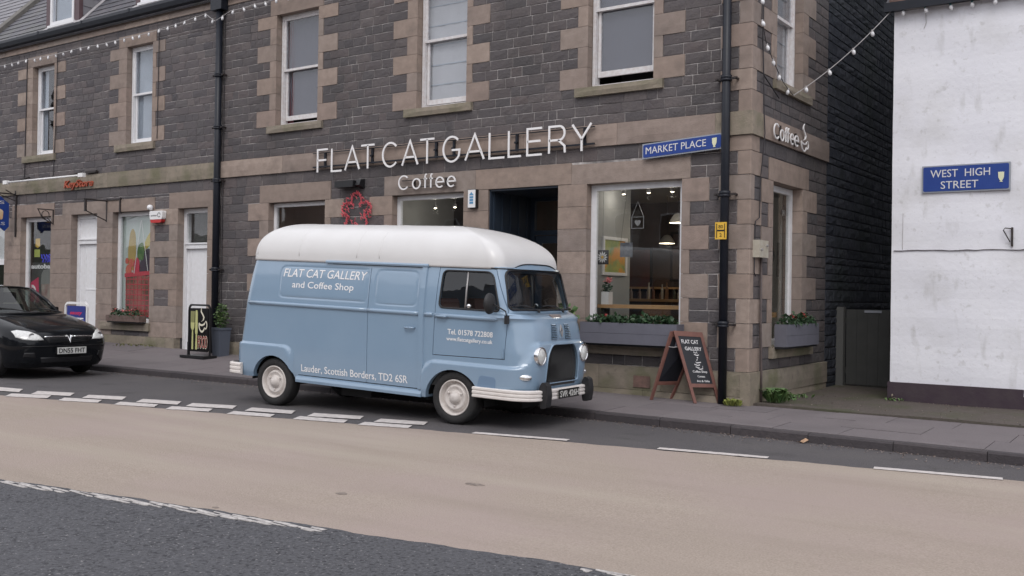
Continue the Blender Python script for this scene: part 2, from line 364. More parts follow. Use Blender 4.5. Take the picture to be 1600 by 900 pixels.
# ================================================================ ground
def interp(tab, x):
    if x <= tab[0][0]: return tab[0][1]
    for (a, b), (c, d) in zip(tab, tab[1:]):
        if x <= c: return b+(d-b)*(x-a)/(c-a)
    return tab[-1][1]
KERBT = [(-60, -3.4), (-30, -2.9), (-11.5, -2.42), (-7.9, -2.19), (-2, -2.0), (1.9, -2.03), (3.7, -2.07), (14, -2.4)]
BF = [(-60, -16), (-9.5, -5.78), (-8.8, -5.64), (-7.1, -5.25), (-4.5, -4.71), (-2.43, -4.22), (-.51, -3.84), (.5, -3.66), (1.58, -3.43), (2.57, -3.26), (3.82, -3.01), (14, -1.2-1.6)]
BN = [(-60, -17.5), (-6, -9.3), (-2.91, -8.77), (-1.21, -8.47), (.2, -8.275), (.97, -8.17), (1.68, -8.03), (2.5, -7.94), (14, -6.3)]
def wob(x, a=.018): return a*(math.sin(x*7.3)+math.sin(x*17.1+1)*.6+math.sin(x*41+2)*.35)
XS = [-600, -300, -120, -60, -40, -30, -20, -14]+[-12+.06*i for i in range(int(18/.06)+1)]+[8, 11, 14, 30, 60, 120, 300, 600]
def strip(mb, y0f, y1f, dz, xs=XS, x0=-600, x1=600):
    xs = [x for x in xs if x0 <= x <= x1]
    return mb.grid([[(x, y0f(x), road_z(x)+dz) for x in xs], [(x, y1f(x), road_z(x)+dz) for x in xs]])
struct('ground', strip(MB(), lambda x: -600, lambda x: 600, -.03), HILLGREEN)
struct('road', strip(MB(), lambda x: -40, lambda x: interp(KERBT, x)+.05, 0), ASPHALT)
struct('beige_lane', strip(MB(), lambda x: interp(BN, x)+wob(x, .012), lambda x: interp(BF, x)+wob(x, .012), .004, x0=-60, x1=14), BEIGE)
struct('carriageway', strip(MB(), lambda x: -22, lambda x: interp(BN, x)+wob(x, .012)+.006, .008, x0=-60, x1=14), ASPHALT_N)
# painted markings, laid on the sheets as raised strips
def mark(poly, dz, name='lane_marking', m=ROADPAINT, rag=0.):
    """polygon with jagged long edges"""
    mb = MB(); out = []
    n = len(poly)
    for i in range(n):
        a, b = Vector(poly[i]), Vector(poly[(i+1) % n]); L = (b-a).length; k = max(1, int(L/.035)) if rag else 1
        for j in range(k):
            p = a.lerp(b, j/k)
            if rag and j: p = p+Vector((0, random.uniform(-rag, rag)))
            out.append(p)
    mb.prism([(p.x, p.y) for p in out], lambda a, b, t: (a, b, road_z(a)+t), dz-.003, dz)
    mb.f[0], mb.f[1] = mb.f[0], mb.f[1]
    return struct(name, mb, m)
def dash(x0, y0, x1, y1, wd=.19, skew=.12, dz=.012, m=ROADPAINT, rag=.006):
    a, b = Vector((x0, y0)), Vector((x1, y1)); d = (b-a).normalized(); n = Vector((-d.y, d.x))
    mark([a-n*wd/2-d*skew, b-n*wd/2-d*skew*.3, b+n*wd/2+d*skew*.4, a+n*wd/2+d*skew*.2], dz, m=m, rag=rag)
MARKS_U = [[(-9.698, -5.455), (-8.969, -5.28), (-9.322, -5.023), (-10.051, -5.169)], [(-8.62, -5.294), (-8.031, -5.049), (-8.349, -4.791), (-8.93, -5.012)], [(-7.71, -5.071), (-7.134, -4.825), (-7.42, -4.568), (-7.987, -4.791)], [(-6.78, -4.852), (-6.159, -4.649), (-6.41, -4.396), (-7.025, -4.572)], [(-5.937, -4.683), (-5.291, -4.437), (-5.514, -4.184), (-6.153, -4.407)], [(-5.024, -4.461), (-4.361, -4.27), (-4.554, -4.02), (-5.211, -4.185)], [(-4.06, -4.286), (-3.383, -4.055), (-3.547, -3.809), (-4.217, -4.015)], [(-3.1, -4.109), (-2.481, -3.909), (-2.618, -3.667), (-3.228, -3.843)]]
MARKS_L = [[(-8.593, -5.688), (-7.992, -5.418), (-8.264, -5.199), (-8.855, -5.445)], [(-7.653, -5.464), (-7.063, -5.244), (-7.305, -5.027), (-7.885, -5.223)], [(-6.731, -5.223), (-6.131, -5.026), (-6.345, -4.81), (-6.936, -4.982)], [(-5.861, -5.05), (-5.266, -4.839), (-5.455, -4.624), (-6.041, -4.812)], [(-4.932, -4.828), (-4.313, -4.66), (-4.475, -4.449), (-5.085, -4.591)], [(-3.985, -4.595), (-3.299, -4.418), (-3.435, -4.208), (-4.114, -4.36)], [(-3.063, -4.425), (-2.439, -4.242), (-2.553, -4.035), (-3.167, -4.194)]]
for q_ in MARKS_U: mark(q_, .012, rag=.006)
for q_ in MARKS_L: mark(q_, .012, m=ROADPAINT, rag=.010)
for a in [(-1.66, -4.01, -.56, -3.75), (.45, -3.585, 1.56, -3.365), (2.56, -3.24, 3.65, -3.035), (4.7, -2.86, 5.8, -2.68), (6.9, -2.5, 8, -2.32)]:
    dash(a[0], a[1], a[2], a[3], wd=.115, skew=0, rag=.004)
def wornline(x0, x1, off, wd, seed, gap):
    rnd = random.Random(seed); mb = MB(); x = x0
    for row in range(3):
        x = x0
        while x < x1:
            f = (x-x0)/(x1-x0)
            l = rnd.uniform(.025, .10)*(1+2*f); y = interp(BN, x)-off-wd*(row+.5)/3
            h = wd/3*rnd.uniform(.45, 1.15)
            if rnd.random() > gap*(1-f*.9):
                pts = [(x, y-h/2*rnd.uniform(.5, 1)), (x+l*.5, y-h/2), (x+l, y-h/2*rnd.uniform(.3, 1)), (x+l*1.1, y+h/2*rnd.uniform(.3, 1)), (x+l*.4, y+h/2), (x-.01, y+h/2*rnd.uniform(.3, 1))]
                mb.prism(pts, lambda a, b, t: (a, b, road_z(a)+t), .009, .0125+.0006*row)
            x += l*rnd.uniform(.75, 1.25)
    return struct('edge_line', mb, ROADPAINT_W)
wornline(-6.2, .24, .02, .11, 1, .48); wornline(2.17, 2.9, .0, .10, 2, .3)
for (x_, y_, rx_, ry_, sd_) in [(-0.42, -7.37, 0.05, 0.04, 0), (0.15, -6.39, 0.10, 0.05, 1), (-0.76, -8.32, 0.03, 0.02, 2), (2.12, -8.28, 0.05, 0.03, 3)]:
    rr = random.Random(sd_); pts = [(x_+rx_*math.cos(a*.45)*rr.uniform(.8, 1.15), y_+ry_*math.sin(a*.45)*rr.uniform(.8, 1.15)) for a in range(14)]
    mark(pts, .0065, name='oil_stain', m=mat('oil_stain%d' % sd_, (.13, .105, .09), .7, col2=(.26, .21, .18), nscale=26, namt=.8))
# pavement: bed, kerb stones, slabs
bed = MB()
xs = [-60, -40, -30]+[-28+.5*i for i in range(85)]
bed.grid([[(x, interp(KERBT, x)+.06, .04-KG*x) for x in xs], [(x, 0.25, pave_z(x, 0)-.05) for x in xs]])
pv = struct('pavement', bed, FORE)
rnd = random.Random(5)
x = -27.0
while x < 13:
    L = .92; mb = MB(); mb.tone = rnd.random()
    ka, kb = interp(KERBT, x), interp(KERBT, x+L-.008); t = .105; za, zb = t-KG*x+rnd.uniform(-.004, .004), t-KG*(x+L)+rnd.uniform(-.004, .004)
    X0, X1 = x, x+L-.008
    mb.add([(X0, ka, -.1), (X1, kb, -.1), (X1, kb+.13, -.1), (X0, ka+.13, -.1), (X0, ka+.012, za-.02), (X1, kb+.012, zb-.02), (X1, kb+.13, zb), (X0, ka+.13, za), (X0, ka+.03, za), (X1, kb+.03, zb)],
           [(0, 1, 5, 4), (4, 5, 9, 8), (8, 9, 6, 7), (1, 2, 6, 9, 5), (3, 0, 4, 8, 7), (2, 3, 7, 6), (0, 3, 2, 1)])
    mb.build('kerb_stone', KERB, pv)
    x += L
for row in range(3):
    x = -16.0-rnd.random()*.5
    while x < 9.5:
        L = .75 if row != 1 else .9
        def yy(X, k): a = interp(KERBT, X)+.135; e = .0 if X < .35 else .06; return a+(e-a)*k
        k0, k1 = row/3, (row+1)/3; g = .007; X0, X1 = x+g, x+L
        mb = MB(); mb.tone = rnd.random(); j = rnd.uniform(-.003, .003)
        P = [(X0, yy(X0, k0)+g), (X1, yy(X1, k0)+g), (X1, yy(X1, k1)), (X0, yy(X0, k1))]
        mb.add([(a, b, pave_z(a, b)-.05) for a, b in P]+[(a, b, pave_z(a, b)+j+rnd.uniform(-.0015, .0015)) for a, b in P], [(4, 5, 6, 7), (0, 1, 5, 4), (1, 2, 6, 5), (2, 3, 7, 6), (3, 0, 4, 7)])
        mb.build('paving_slab', PAVING, pv)
        x += L
# forecourt and alley floor behind the pavement
fb = MB(); xs2 = [.0+.25*i for i in range(50)]; ys2 = [.068, .3, .6, 1, 1.5, 2.1, 3, 4, 6, 12.5]
fz = lambda x, y: .142-.004*x+.006*math.sin(x*3+y*2)+(.012*max(0, 1-y/.6))
fb.grid([[(x-.02, y, fz(x, y)) for x in xs2] for y in ys2]); fb.grid([[(x-.02, .068, .06) for x in xs2], [(x-.02, .068, fz(x, .068)) for x in xs2]])
struct('forecourt', fb, FORE)
hb = MB(); NH = 96
rowsH = []
for r_, z_ in ((170, -4), (190, 6), (230, 16), (300, 24), (420, 20), (560, -6)):
    rowsH.append([(r_*math.cos(2*math.pi*k/NH), r_*math.sin(2*math.pi*k/NH), z_*(1+.35*math.sin(k*.41)+.25*math.sin(k*.97+1)) if z_ > 0 else z_) for k in range(NH)])
hb.grid(rowsH, closed=True); struct('hills', hb, HILLGREEN, smooth=True)

# ================================================================ masonry
def stone_geo(mb, W, u0, u1, z0, z1, d, rough, nx, rnd, back=-.02, inset=.010, edge_d=.8):
    """one dressed block with a chamfered, uneven face"""
    nz = 1 if z1-z0 < .25 else 2
    us = [u0, u0+inset]+[u0+(u1-u0)*(i+1)/(nx+1)+rnd.uniform(-.02, .02) for i in range(nx)]+[u1-inset, u1]
    zs = [z0, z0+inset]+[z0+(z1-z0)*(i+1)/(nz+1) for i in range(nz)]+[z1-inset, z1]
    nu, nn = len(us), len(zs); vs = []
    for j, z in enumerate(zs):
        for i, u in enumerate(us):
            edge = i in (0, nu-1) or j in (0, nn-1); ring = i in (1, nu-2) or j in (1, nn-2)
            dd = d*edge_d if edge else (d*.85+rnd.uniform(0, rough*.5) if ring else d+rnd.uniform(-rough*.2, rough))
            vs.append(W(u, z, dd))
    base = len(vs); vs += [W(u0, z0, back), W(u1, z0, back), W(u1, z1, back), W(u0, z1, back)]
    fs = [(j*nu+i, j*nu+i+1, (j+1)*nu+i+1, (j+1)*nu+i) for j in range(nn-1) for i in range(nu-1)]
    fs += [tuple([base, base+1]+[i for i in range(nu-1, -1, -1)]), tuple([base+1, base+2]+[j*nu+nu-1 for j in range(nn-1, -1, -1)]),
           tuple([base+2, base+3]+[(nn-1)*nu+i for i in range(nu)]), tuple([base+3, base]+[j*nu for j in range(nn)])]
    mb.add(vs, fs)
def panel(mb, W, u0, u1, z0, z1, holes, d0=-.3, d1=.003):
    holes = [(h[0]-.03, h[1]+.03, h[2]-.02, h[3]+.02) for h in holes]
    us = sorted({u0, u1}|{min(max(h[k], u0), u1) for h in holes for k in (0, 1)}); zs = sorted({z0, z1}|{min(max(h[k], z0), z1) for h in holes for k in (2, 3)})
    for a, b in zip(us, us[1:]):
        run = None
        for c, e in zip(zs, zs[1:]):
            inh = any(h[0] < (a+b)/2 < h[1] and h[2] < (c+e)/2 < h[3] for h in holes)
            if not inh: run = (run[0], e) if run else (c, e)
            if (inh or e == zs[-1]) and run:
                mb.wbox(W, a, b, run[0], run[1], d0, d1); run = None
def lay(W, u0, u1, courses, blocked, rnd, wmin, wmax, joint=.011):
    """coursed stones round everything in blocked; returns rectangles"""
    out = []
    for z0, z1 in zip(courses, courses[1:]):
        cuts = [z0]+sorted({round(z, 4) for b in blocked for z in (b[2], b[3]) if z0+.035 < z < z1-.035})+[z1]
        for a, b in zip(cuts, cuts[1:]):
            iv = sorted((q[0], q[1]) for q in blocked if min(q[3], b)-max(q[2], a) > .3*(b-a))
            free = []; c = u0
            for p, q in iv:
                if p > c+.02: free.append((c, p))
                c = max(c, q)
            if c < u1-.02: free.append((c, u1))
            for p, q in free:
                L = q-p; x = p
                while x < q-1e-4:
                    wd = rnd.uniform(wmin, wmax)
                    if q-(x+wd) < wmin*.6: wd = q-x
                    if q-x < wmax*1.1 and wd != q-x and rnd.random() < .5: wd = q-x
                    out.append((x+joint/2, min(x+wd, q)-joint/2, a+joint/2+rnd.uniform(0, .002), b-joint/2-rnd.uniform(0, .002)))
                    x += wd
    return out
def masonry(bld, W, rects, m, rnd, name='stone', limit=300, d=.011, rough=.008, key=None, tonef=None):
    key = key or (lambda r: (Vector(W((r[0]+r[1])/2, (r[2]+r[3])/2, 0))-CAM).length)
    rs = sorted(rects, key=key); rest = MB()
    for i, r in enumerate(rs):
        mb = MB() if i < limit else rest
        mb.tone = tonef(r) if tonef else rnd.random()
        nx = 1 if r[1]-r[0] < .25 else 2
        stone_geo(mb, W, r[0], r[1], r[2], r[3], d, rough, nx, rnd)
        if i < limit: mb.build(name, m, bld)
    if rest.v: rest.build(name+'work', m, bld, kind='stuff')
def block(bld, name, W, u0, u1, z0, z1, d=.022, m=None, rough=.004, back=-.28, rnd=random, tone=None, g=.0025, inset=.008):
    mb = MB(); mb.tone = rnd.random() if tone is None else tone
    nx = max(1, min(4, int((u1-u0)/.35)))
    stone_geo(mb, W, u0+g, u1-g, z0+g, z1-g, d, rough, nx, rnd, back=back, inset=inset, edge_d=.86)
    return mb.build(name, m or SAND, bld)

def pane(W, u0, u1, z0, z1, d, m, parent, name='pane'):
    mb = MB(); mb.wbox(W, u0, u1, z0, z1, d-.004, d); return mb.build(name, m, parent)
def room(W, u0, u1, z0, z1, d0, d1, m, parent, name='room_lining', t=.03):
    mb = MB()
    mb.wbox(W, u0, u1, z0, z1, d1-t, d1); mb.wbox(W, u0-t, u0, z0, z1, d1, d0); mb.wbox(W, u1, u1+t, z0, z1, d1, d0)
    mb.wbox(W, u0, u1, z0-t, z0, d1, d0); mb.wbox(W, u0, u1, z1, z1+t, d1, d0)
    return mb.build(name, m, parent)
def frame_mb(W, u0, u1, z0, z1, wd, d0, d1, bottom=None):
    mb = MB(); b = wd if bottom is None else bottom
    mb.wbox(W, u0, u0+wd, z0, z1, d0, d1); mb.wbox(W, u1-wd, u1, z0, z1, d0, d1)
    mb.wbox(W, u0+wd, u1-wd, z1-wd, z1, d0, d1-.002); mb.wbox(W, u0+wd, u1-wd, z0, z0+b, d0, d1-.002)
    return mb
def sash_window(bld, W, u0, u1, z0, z1, zm, gap, blind, frame=WPAINT, gl=None, fw_=.05, side_strip=None):
    gl = gl or GLASSU
    f = frame_mb(W, u0, u1, z0, z1, fw_, -.25, -.11, bottom=.05).build('window', frame, bld)
    a, b = u0+fw_, u1-fw_
    s1 = frame_mb(W, a, b, zm-.02, z1-fw_, .045, -.165, -.125).build('sash', frame, f)
    pane(W, a+.04, b-.04, zm, z1-fw_-.03, -.145, gl, f)
    s2 = frame_mb(W, a+.01, b-.01, z0+.05+gap, zm+.03, .045, -.215, -.175, bottom=.085).build('sash', frame, f)
    pane(W, a+.05, b-.05, z0+.08+gap, zm+.01, -.195, gl, f)
    if blind:
        bm = MB(); zb = z0+.05+(gap*1.2 if gap else 0)
        n = 9; rows = []
        for k in range(n+1):
            zz = z1-(z1-zb)*k/n; rows.append([W(u0+.03+(u1-u0-.06)*i/12, zz, -.238-.006*math.sin(i*1.7+k*.6)) for i in range(13)])
        bm.grid(rows); bm.build('blind', blind, f, smooth=True)
        if blind is BLINDW:
            for k in range(1, 6):
                q = MB(); zz = z1-(z1-zb)*k/6; q.wbox(W, u0+.05, u1-.05, zz-.008, zz+.008, -.236, -.228); q.build('blind_fold', BLINDP, f)
    if side_strip:
        cm_ = MB(); cm_.grid([[W(u0+.06+side_strip[0]*i/6, z, -.232-.012*(i % 2)) for i in range(7)] for z in (z0+.05, z1-.05)]); cm_.build('curtain', side_strip[1], f)
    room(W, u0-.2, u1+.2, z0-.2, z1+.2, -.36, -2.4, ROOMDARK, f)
    return f
def win_surround(bld, W, u0, u1, z0, z1, nl, wl, nr, wr, row0, rh, nrows, rnd, lint_top, sill=None, lintel=None):
    """quoins, lintel, sill round an opening; returns blocked rectangles"""
    B = [(u0, u1, z0, z1)]
    for i in range(nrows):
        a, b = row0+rh*i, min(row0+rh*(i+1), z1)
        if b-a < .06: continue
        L = wl if i % 2 == 0 else nl; Rr = wr if i % 2 == 0 else nr
        if L is not None: block(bld, 'quoin', W, L, u0, a, b, rnd=rnd); B.append((L, u0, a, b))
        if Rr is not None: block(bld, 'quoin', W, u1, Rr, a, b, rnd=rnd); B.append((u1, Rr, a, b))
    la, lb = lintel or (nl, nr)
    block(bld, 'lintel', W, la, lb, z1, lint_top, d=.024, rnd=rnd, inset=.010); B.append((la, lb, z1, lint_top))
    if sill:
        block(bld, 'sill', W, sill[0], sill[1], sill[2], sill[3], d=.075, m=SAND_G, rnd=rnd); B.append(sill)
    return B
RQ = .315; ZU = 4.76
up_courses = [4.175, 4.325, 4.475, 4.62, 4.76]+[4.76+.1575*i for i in range(1, 17)]+[7.30]
low_courses = [.575, .73, .9]+[.9+.17125*i for i in range(1, 15)]+[3.30+.165, 3.63, 3.845]
ZTOP = 7.30

# ---------------------------------------------------------------- the corner building with the gallery
gal = thing('corner_shop_building', 'dark whinstone corner building with tan quoins and the grey planters under its big shop windows', 'building', (-5.5, 6, .1))
rnd = random.Random(11)
GF = [ # lower openings
 (-9.69, -8.17, .9, 3.29), (-6.52, -4.95, .9, 3.29), (-4.44, -3.10, .12, 3.30), (-2.58, -1.01, .9, 3.29)]
UF = [(-9.54, -8.41, ZU, 6.89), (-6.0, -4.93, ZU, 6.89), (-2.6, -1.49, ZU, 6.89)]
bl = []
bl += win_surround(gal, WF, -9.69, -8.17, .9, 3.29, -9.95, -10.28, -8.02, -7.69, .9, .3425, 7, rnd, 3.63, (-9.72, -8.14, .73, .9))
bl += win_surround(gal, WF, -6.52, -4.95, .9, 3.29, -6.71, -7.06, None, None, .9, .3425, 7, rnd, 3.63, (-6.6, -4.9, .73, .9), lintel=(-6.71, -4.70))
bl += win_surround(gal, WF, -4.44, -3.10, .12, 3.30, -4.44, None, None, None, .9, .3425, 0, rnd, 3.63, None, lintel=(-4.70, -2.86))
bl += win_surround(gal, WF, -2.58, -1.01, .9, 3.29, None, None, -.88, -.59, .9, .3425, 7, rnd, 3.60, (-2.66, -.95, .73, .9), lintel=(-2.86, -.88))
for i in range(8):      # piers each side of the door
    a = .9+.3425*(i-1); a = max(a, .575)
    b = .9+.3425*i
    if b <= .9+1e-6: a, b = .575, .9
    if b > 3.3: b = 3.29
    block(gal, 'quoin', WF, -4.95, -4.44, a, b, rnd=rnd); bl.append((-4.95, -4.44, a, b))
    block(gal, 'quoin', WF, -3.10, -2.58, a, b, rnd=rnd); bl.append((-3.10, -2.58, a, b))
for (a, b, nl, wl_, nr, wr_) in [(-9.54, -8.41, -9.72, -10.08, -8.28, -7.91), (-6.0, -4.93, -6.23, -6.55, -4.81, -4.46), (-2.6, -1.49, -2.78, -3.10, -1.34, -.99)]:
    bl += win_surround(gal, WF, a, b, ZU, 6.89, nl, wl_, nr, wr_, ZU, RQ, 7, rnd, 7.19, (nl-.03, nr+.02, 4.62, 4.76))
# corner quoins: wrapped round the arris
def corner_block(a, b, fx, sy, m=SAND, d=.022, tone=None):
    mb = MB(); mb.tone = random.random() if tone is None else tone; g = .004
    P = [(fx+g, -d), (d, -d), (d, sy-g)]; c = .014
    out = [(fx+g, -d*.4), (fx+g+.01, -d), (d-c, -d), (d, -d+c), (d, sy-g-.01), (d*.4, sy-g), (-.05, sy-g), (-.05, .05), (fx+g, .05)]
    mb.prism([(p[0], p[1]) for p in out], lambda p, q, t: (p, q, t), a+g, b-g)
    bl.append((fx, 0, a, b)); bls.append((0, sy, a, b))
    return mb.build('quoin', m, gal)
bls = []
for i in range(8):
    a = .575 if i == 0 else .9+.3425*(i-1); b = .9 if i == 0 else .9+.3425*i
    if i % 2 == 0: corner_block(a, b, -.18, .40)
    else: corner_block(a, b, -.45, .13)
corner_block(3.30, 3.63, -.18, .40); corner_block(3.63, 3.845, -.45, .30)
n = 0; z = 4.175
for k in range(10):
    h = .2925 if k < 2 else RQ
    if k % 2 == 0: corner_block(z, z+h, -.18, .40)
    else: corner_block(z, z+h, -.45, .16)
    z += h
# side windows
bls += win_surround(gal, WS, .86, 2.12, .9, 3.29, .68, .405, 2.35, 2.80, .9, .3425, 7, rnd, 3.62, (.77, 2.57, .73, .9), lintel=(.68, 2.40))
bls += win_surround(gal, WS, .93, 2.05, ZU, 6.89, .72, .405, 2.31, 2.66, ZU, RQ, 7, rnd, 7.19, (.80, 2.40, 4.62, 4.76))
# string course and plinth
def band(bld, W, u0, u1, z0, z1, L, d, m, name, rnd, back=-.1):
    u = u0
    while u < u1-.05:
        l = L*rnd.uniform(.8, 1.25)
        if u1-(u+l) < L*.4: l = u1-u
        block(bld, name, W, u, u+l, z0, z1, d=d, m=m, rnd=rnd, back=back); u += l
band(gal, WF, -11.12, -.5, 3.845, 4.175, 1.9, .055, SAND, 'string_course', rnd)
mb = MB(); mb.tone = .35
mb.prism([(-.496, -.055), (.04, -.055), (.055, -.04), (.055, .34), (-.05, .34), (-.05, .05), (-.496, .05)], lambda a, b, t: (a, b, t), 3.848, 4.172)
mb.build('string_course', SAND_G, gal); bls.append((0, .34, 3.845, 4.175)); bl.append((-.5, 0, 3.845, 4.175))
band(gal, WS, .345, 3.32, 3.845, 4.175, 1.6, .055, SAND, 'string_course', rnd)
band(gal, WF, -11.12, -4.46, .30, .575, 1.5, .06, SAND_G, 'plinth_block', rnd); band(gal, WF, -3.08, -.02, .23, .575, .85, .06, SAND_G, 'plinth_block', rnd)
mb = MB(); mb.wbox(WF, -1.72, -1.45, .27, .44, .02, .066); mb.build('air_vent', BRICKRED, gal)
band(gal, WF, -11.12, -4.46, .10, .30, 1.5, .085, SAND_G, 'plinth_block', rnd); band(gal, WF, -3.08, -.02, .04, .23, 1.5, .085, SAND_G, 'plinth_block', rnd)
mb = MB(); mb.tone = .2; mb.box(-.08, .066, -.066, .36, .02, .572); mb.build('plinth_block', SAND_G, gal)
band(gal, WS, .365, 3.32, .24, .575, 2.95, .066, SAND_G, 'plinth_block', rnd); band(gal, WS, .365, 3.32, .03, .24, 1.2, .05, SAND_G, 'plinth_block', rnd)
bl.append((-12, 1, 3.845, 4.175)); bls.append((-1, 3.33, 3.845, 4.175))
masonry(gal, WF, lay(WF, -11.12, -.0, low_courses, bl, rnd, .20, .52)+lay(WF, -11.12, -.0, up_courses, bl, rnd, .15, .47), WHIN, rnd, limit=300)
masonry(gal, WS, lay(WS, .0, 3.32, low_courses, bls, rnd, .2, .48)+lay(WS, .0, 3.32, up_courses, bls, rnd, .16, .46), WHIN, rnd, name='gable_stone', limit=160)
rub = [0.0]
while rub[-1] < 7.4: rub.append(rub[-1]+rnd.uniform(.11, .21))
masonry(gal, WS, lay(WS, 3.32, 12, rub, [], rnd, .18, .5, joint=.014), BLACKSTONE, rnd, name='rubble', limit=0, d=.012, rough=.016)
bk = MB(); panel(bk, WF, -11.12, -.02, 0, ZTOP+.17, GF+UF); bk.build('front_wall', MORTAR, gal)
bk = MB(); panel(bk, WS, -0.0+.02, 3.32, 0, ZTOP+.17, [(.86, 2.12, .9, 3.29), (.93, 2.05, ZU, 6.89)]); bk.build('side_wall', MORTAR_D, gal)
bk = MB(); bk.wbox(WS, 3.32, 12, 0, ZTOP+.17, -.3, 0); bk.box(-11.12, 0, 11.7, 12, 0, ZTOP); bk.build('rear_wall', MORTAR_D, gal)
band(gal, WF, -11.0, .0, 7.30, 7.47, 1.4, .03, SAND, 'eaves_course', rnd)
# windows upstairs
sash_window(gal, WF, -9.53, -8.42, ZU, 6.89, 5.84, .07, BLINDG, WPAINT_OLD, side_strip=(.17, CURTAINR))
sash_window(gal, WF, -5.99, -4.94, ZU, 6.89, 5.93, .03, BLINDW, WPAINT_OLD)
sash_window(gal, WF, -2.59, -1.50, ZU, 6.89, 5.96, .13, BLINDG, WPAINT_OLD)
sash_window(gal, WS, .94, 2.04, ZU, 6.89, 5.80, .0, BLINDW, WPAINT_OLD)
# shop windows
def shop_window(bld, W, u0, u1, z0, z1, fwid=.07, d=-.12, gl=None, bottom=None, label=None):
    f = frame_mb(W, u0, u1, z0, z1, fwid, d-.07, d, bottom=bottom).build('shop_window', WPAINT, bld, label=label)
    pane(W, u0+fwid-.01, u1-fwid+.01, z0+.02, z1-fwid+.01, d-.03, gl or GLASSW, f); return f
shop_window(gal, WF, -9.69, -8.17, .9, 3.28); shop_window(gal, WF, -6.52, -4.95, .9, 3.28)
sw4 = shop_window(gal, WF, -2.58, -1.01, .9, 3.28, .085); sws = shop_window(gal, WS, .86, 2.12, .9, 3.28, .09, d=-.14)
# rooms behind the ground floor
rm = MB()
rm.box(-2.79, -2.75, .33, 1.70, .5, 3.6)                                   # short partition, pale
rm.box(-.34, -.30, .3, .86, .5, 3.6); rm.box(-.34, -.30, 2.12, 5.2, .5, 3.6)
rm.box(-7.6, -.3, .3, 5.24, 3.50, 3.54); rm.build('room_lining', INWALL, gal)
rm = MB(); rm.box(-1.95, -.33, 5.2, 5.24, .5, 3.5); rm.box(-1.97, -1.93, 3.2, 5.2, .5, 3.5); rm.build('room_lining', INWALL_LIT, gal)
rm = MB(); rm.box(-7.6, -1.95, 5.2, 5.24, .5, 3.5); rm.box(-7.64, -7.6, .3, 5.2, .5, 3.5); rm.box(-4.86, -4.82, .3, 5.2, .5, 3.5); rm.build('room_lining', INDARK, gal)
rm = MB(); rm.box(-7.6, -.3, .3, 5.2, .44, .5); rm.build('shop_floor', INFLOOR, gal)
rm = MB(); rm.box(-7.5, -6.9, .35, 2.2, .5, 3.5); rm.build('room_lining', INWALL, gal)
room(WF, -10.4, -7.75, .5, 3.5, -.33, -1.3, mat('interior_tan_wall', (.50, .38, .33), .8), gal)
# door lobby
db = MB()
db.box(-4.46, -4.42, -.0+.02, 1.25, .14, 3.3); db.box(-3.12, -3.08, .02, 1.25, .14, 3.3); db.box(-4.42, -3.12, .0+.02, 1.3, 3.27, 3.30)
for k in range(5): db.box(-4.42, -4.405, .10+.24*k, .14+.24*k, .14, 3.27)
for zz in (.3, 1.2, 2.5): db.box(-4.42, -4.408, .03, 1.25, zz, zz+.08)
db.build('entrance_panelling', NAVYDOOR, gal)
db = MB(); db.box(-4.42, -3.12, .02, 1.25, .10, .15); db.build('doorstep', FORE, gal)
dr = MB(); dr.box(-4.42, -4.34, 1.2, 1.27, .15, 3.27); dr.box(-3.2, -3.12, 1.2, 1.27, .15, 3.27); dr.box(-4.34, -3.2, 1.2, 1.27, 2.62, 2.70); dr.box(-4.34, -3.2, 1.2, 1.27, 3.2, 3.27)
df = dr.build('door_frame', NAVYDOOR, gal)
dr = MB(); dr.box(-4.33, -3.21, 1.225, 1.265, .17, 1.1); dr.box(-4.33, -4.2, 1.225, 1.265, 1.1, 2.61); dr.box(-3.34, -3.21, 1.225, 1.265, 1.1, 2.61); dr.box(-4.2, -3.34, 1.225, 1.265, 2.48, 2.61)
dr.box(-4.15, -3.4, 1.21, 1.228, .3, .95); dd_ = dr.build('door', NAVYDOOR, gal)
pane(WF, -4.2, -3.34, 1.1, 2.48, -1.245, GLASSW, dd_); pane(WF, -4.34, -3.2, 2.7, 3.2, -1.235, GLASSW, df)
hd = MB(); hd.tube([(-3.30, 1.19, 1.25), (-3.30, 1.16, 1.27), (-3.30, 1.16, 1.45), (-3.30, 1.19, 1.47)], .012); hd.build('handle', CHROME, dd_)

# ---------------------------------------------------------------- the neighbour with the grocer's
gro = thing('grocery_shop_building', 'dark whinstone building with two white doors and a red basket poster in its shop window', 'building', (-16, 6, .3))
rnd = random.Random(23); bg_ = []
KF = [(-21.2, -19.3, .9, 3.28), (-18.56, -17.24, .9, 3.28), (-16.39, -15.37, .2, 3.28), (-14.77, -13.41, .86, 3.28), (-12.47, -11.51, .2, 3.28)]
KU = [(-21.95, -21.03, ZU, 6.9), (-18.13, -17.21, ZU, 6.9), (-14.34, -13.42, ZU, 6.9)]
for a, b, c, e, f_, g_ in [(-21.95, -21.03, -22.24, -22.6, -20.92, -20.55), (-18.13, -17.21, -18.43, -18.8, -17.1, -16.74), (-14.34, -13.42, -14.64, -14.97, -13.3, -12.99)]:
    bg_ += win_surround(gro, WF, a, b, ZU, 6.9, c, e, f_, g_, ZU, RQ, 7, rnd, 7.15, (c-.07, f_, 4.60, 4.76))
def pier(a, b, z0=.575, inset=None):
    z = z0; i = 0
    while z < 3.27:
        h = .325 if i == 0 else .3425; t = min(z+h, 3.29)
        if inset and i % 2 == 0 and i > 0:
            block(gro, 'quoin', WF, a, inset[0], z, t, rnd=rnd); block(gro, 'quoin', WF, inset[1], b, z, t, rnd=rnd); bg_.append((a, inset[0], z, t)); bg_.append((inset[1], b, z, t))
        else: block(gro, 'quoin', WF, a, b, z, t, rnd=rnd); bg_.append((a, b, z, t))
        z = t; i += 1
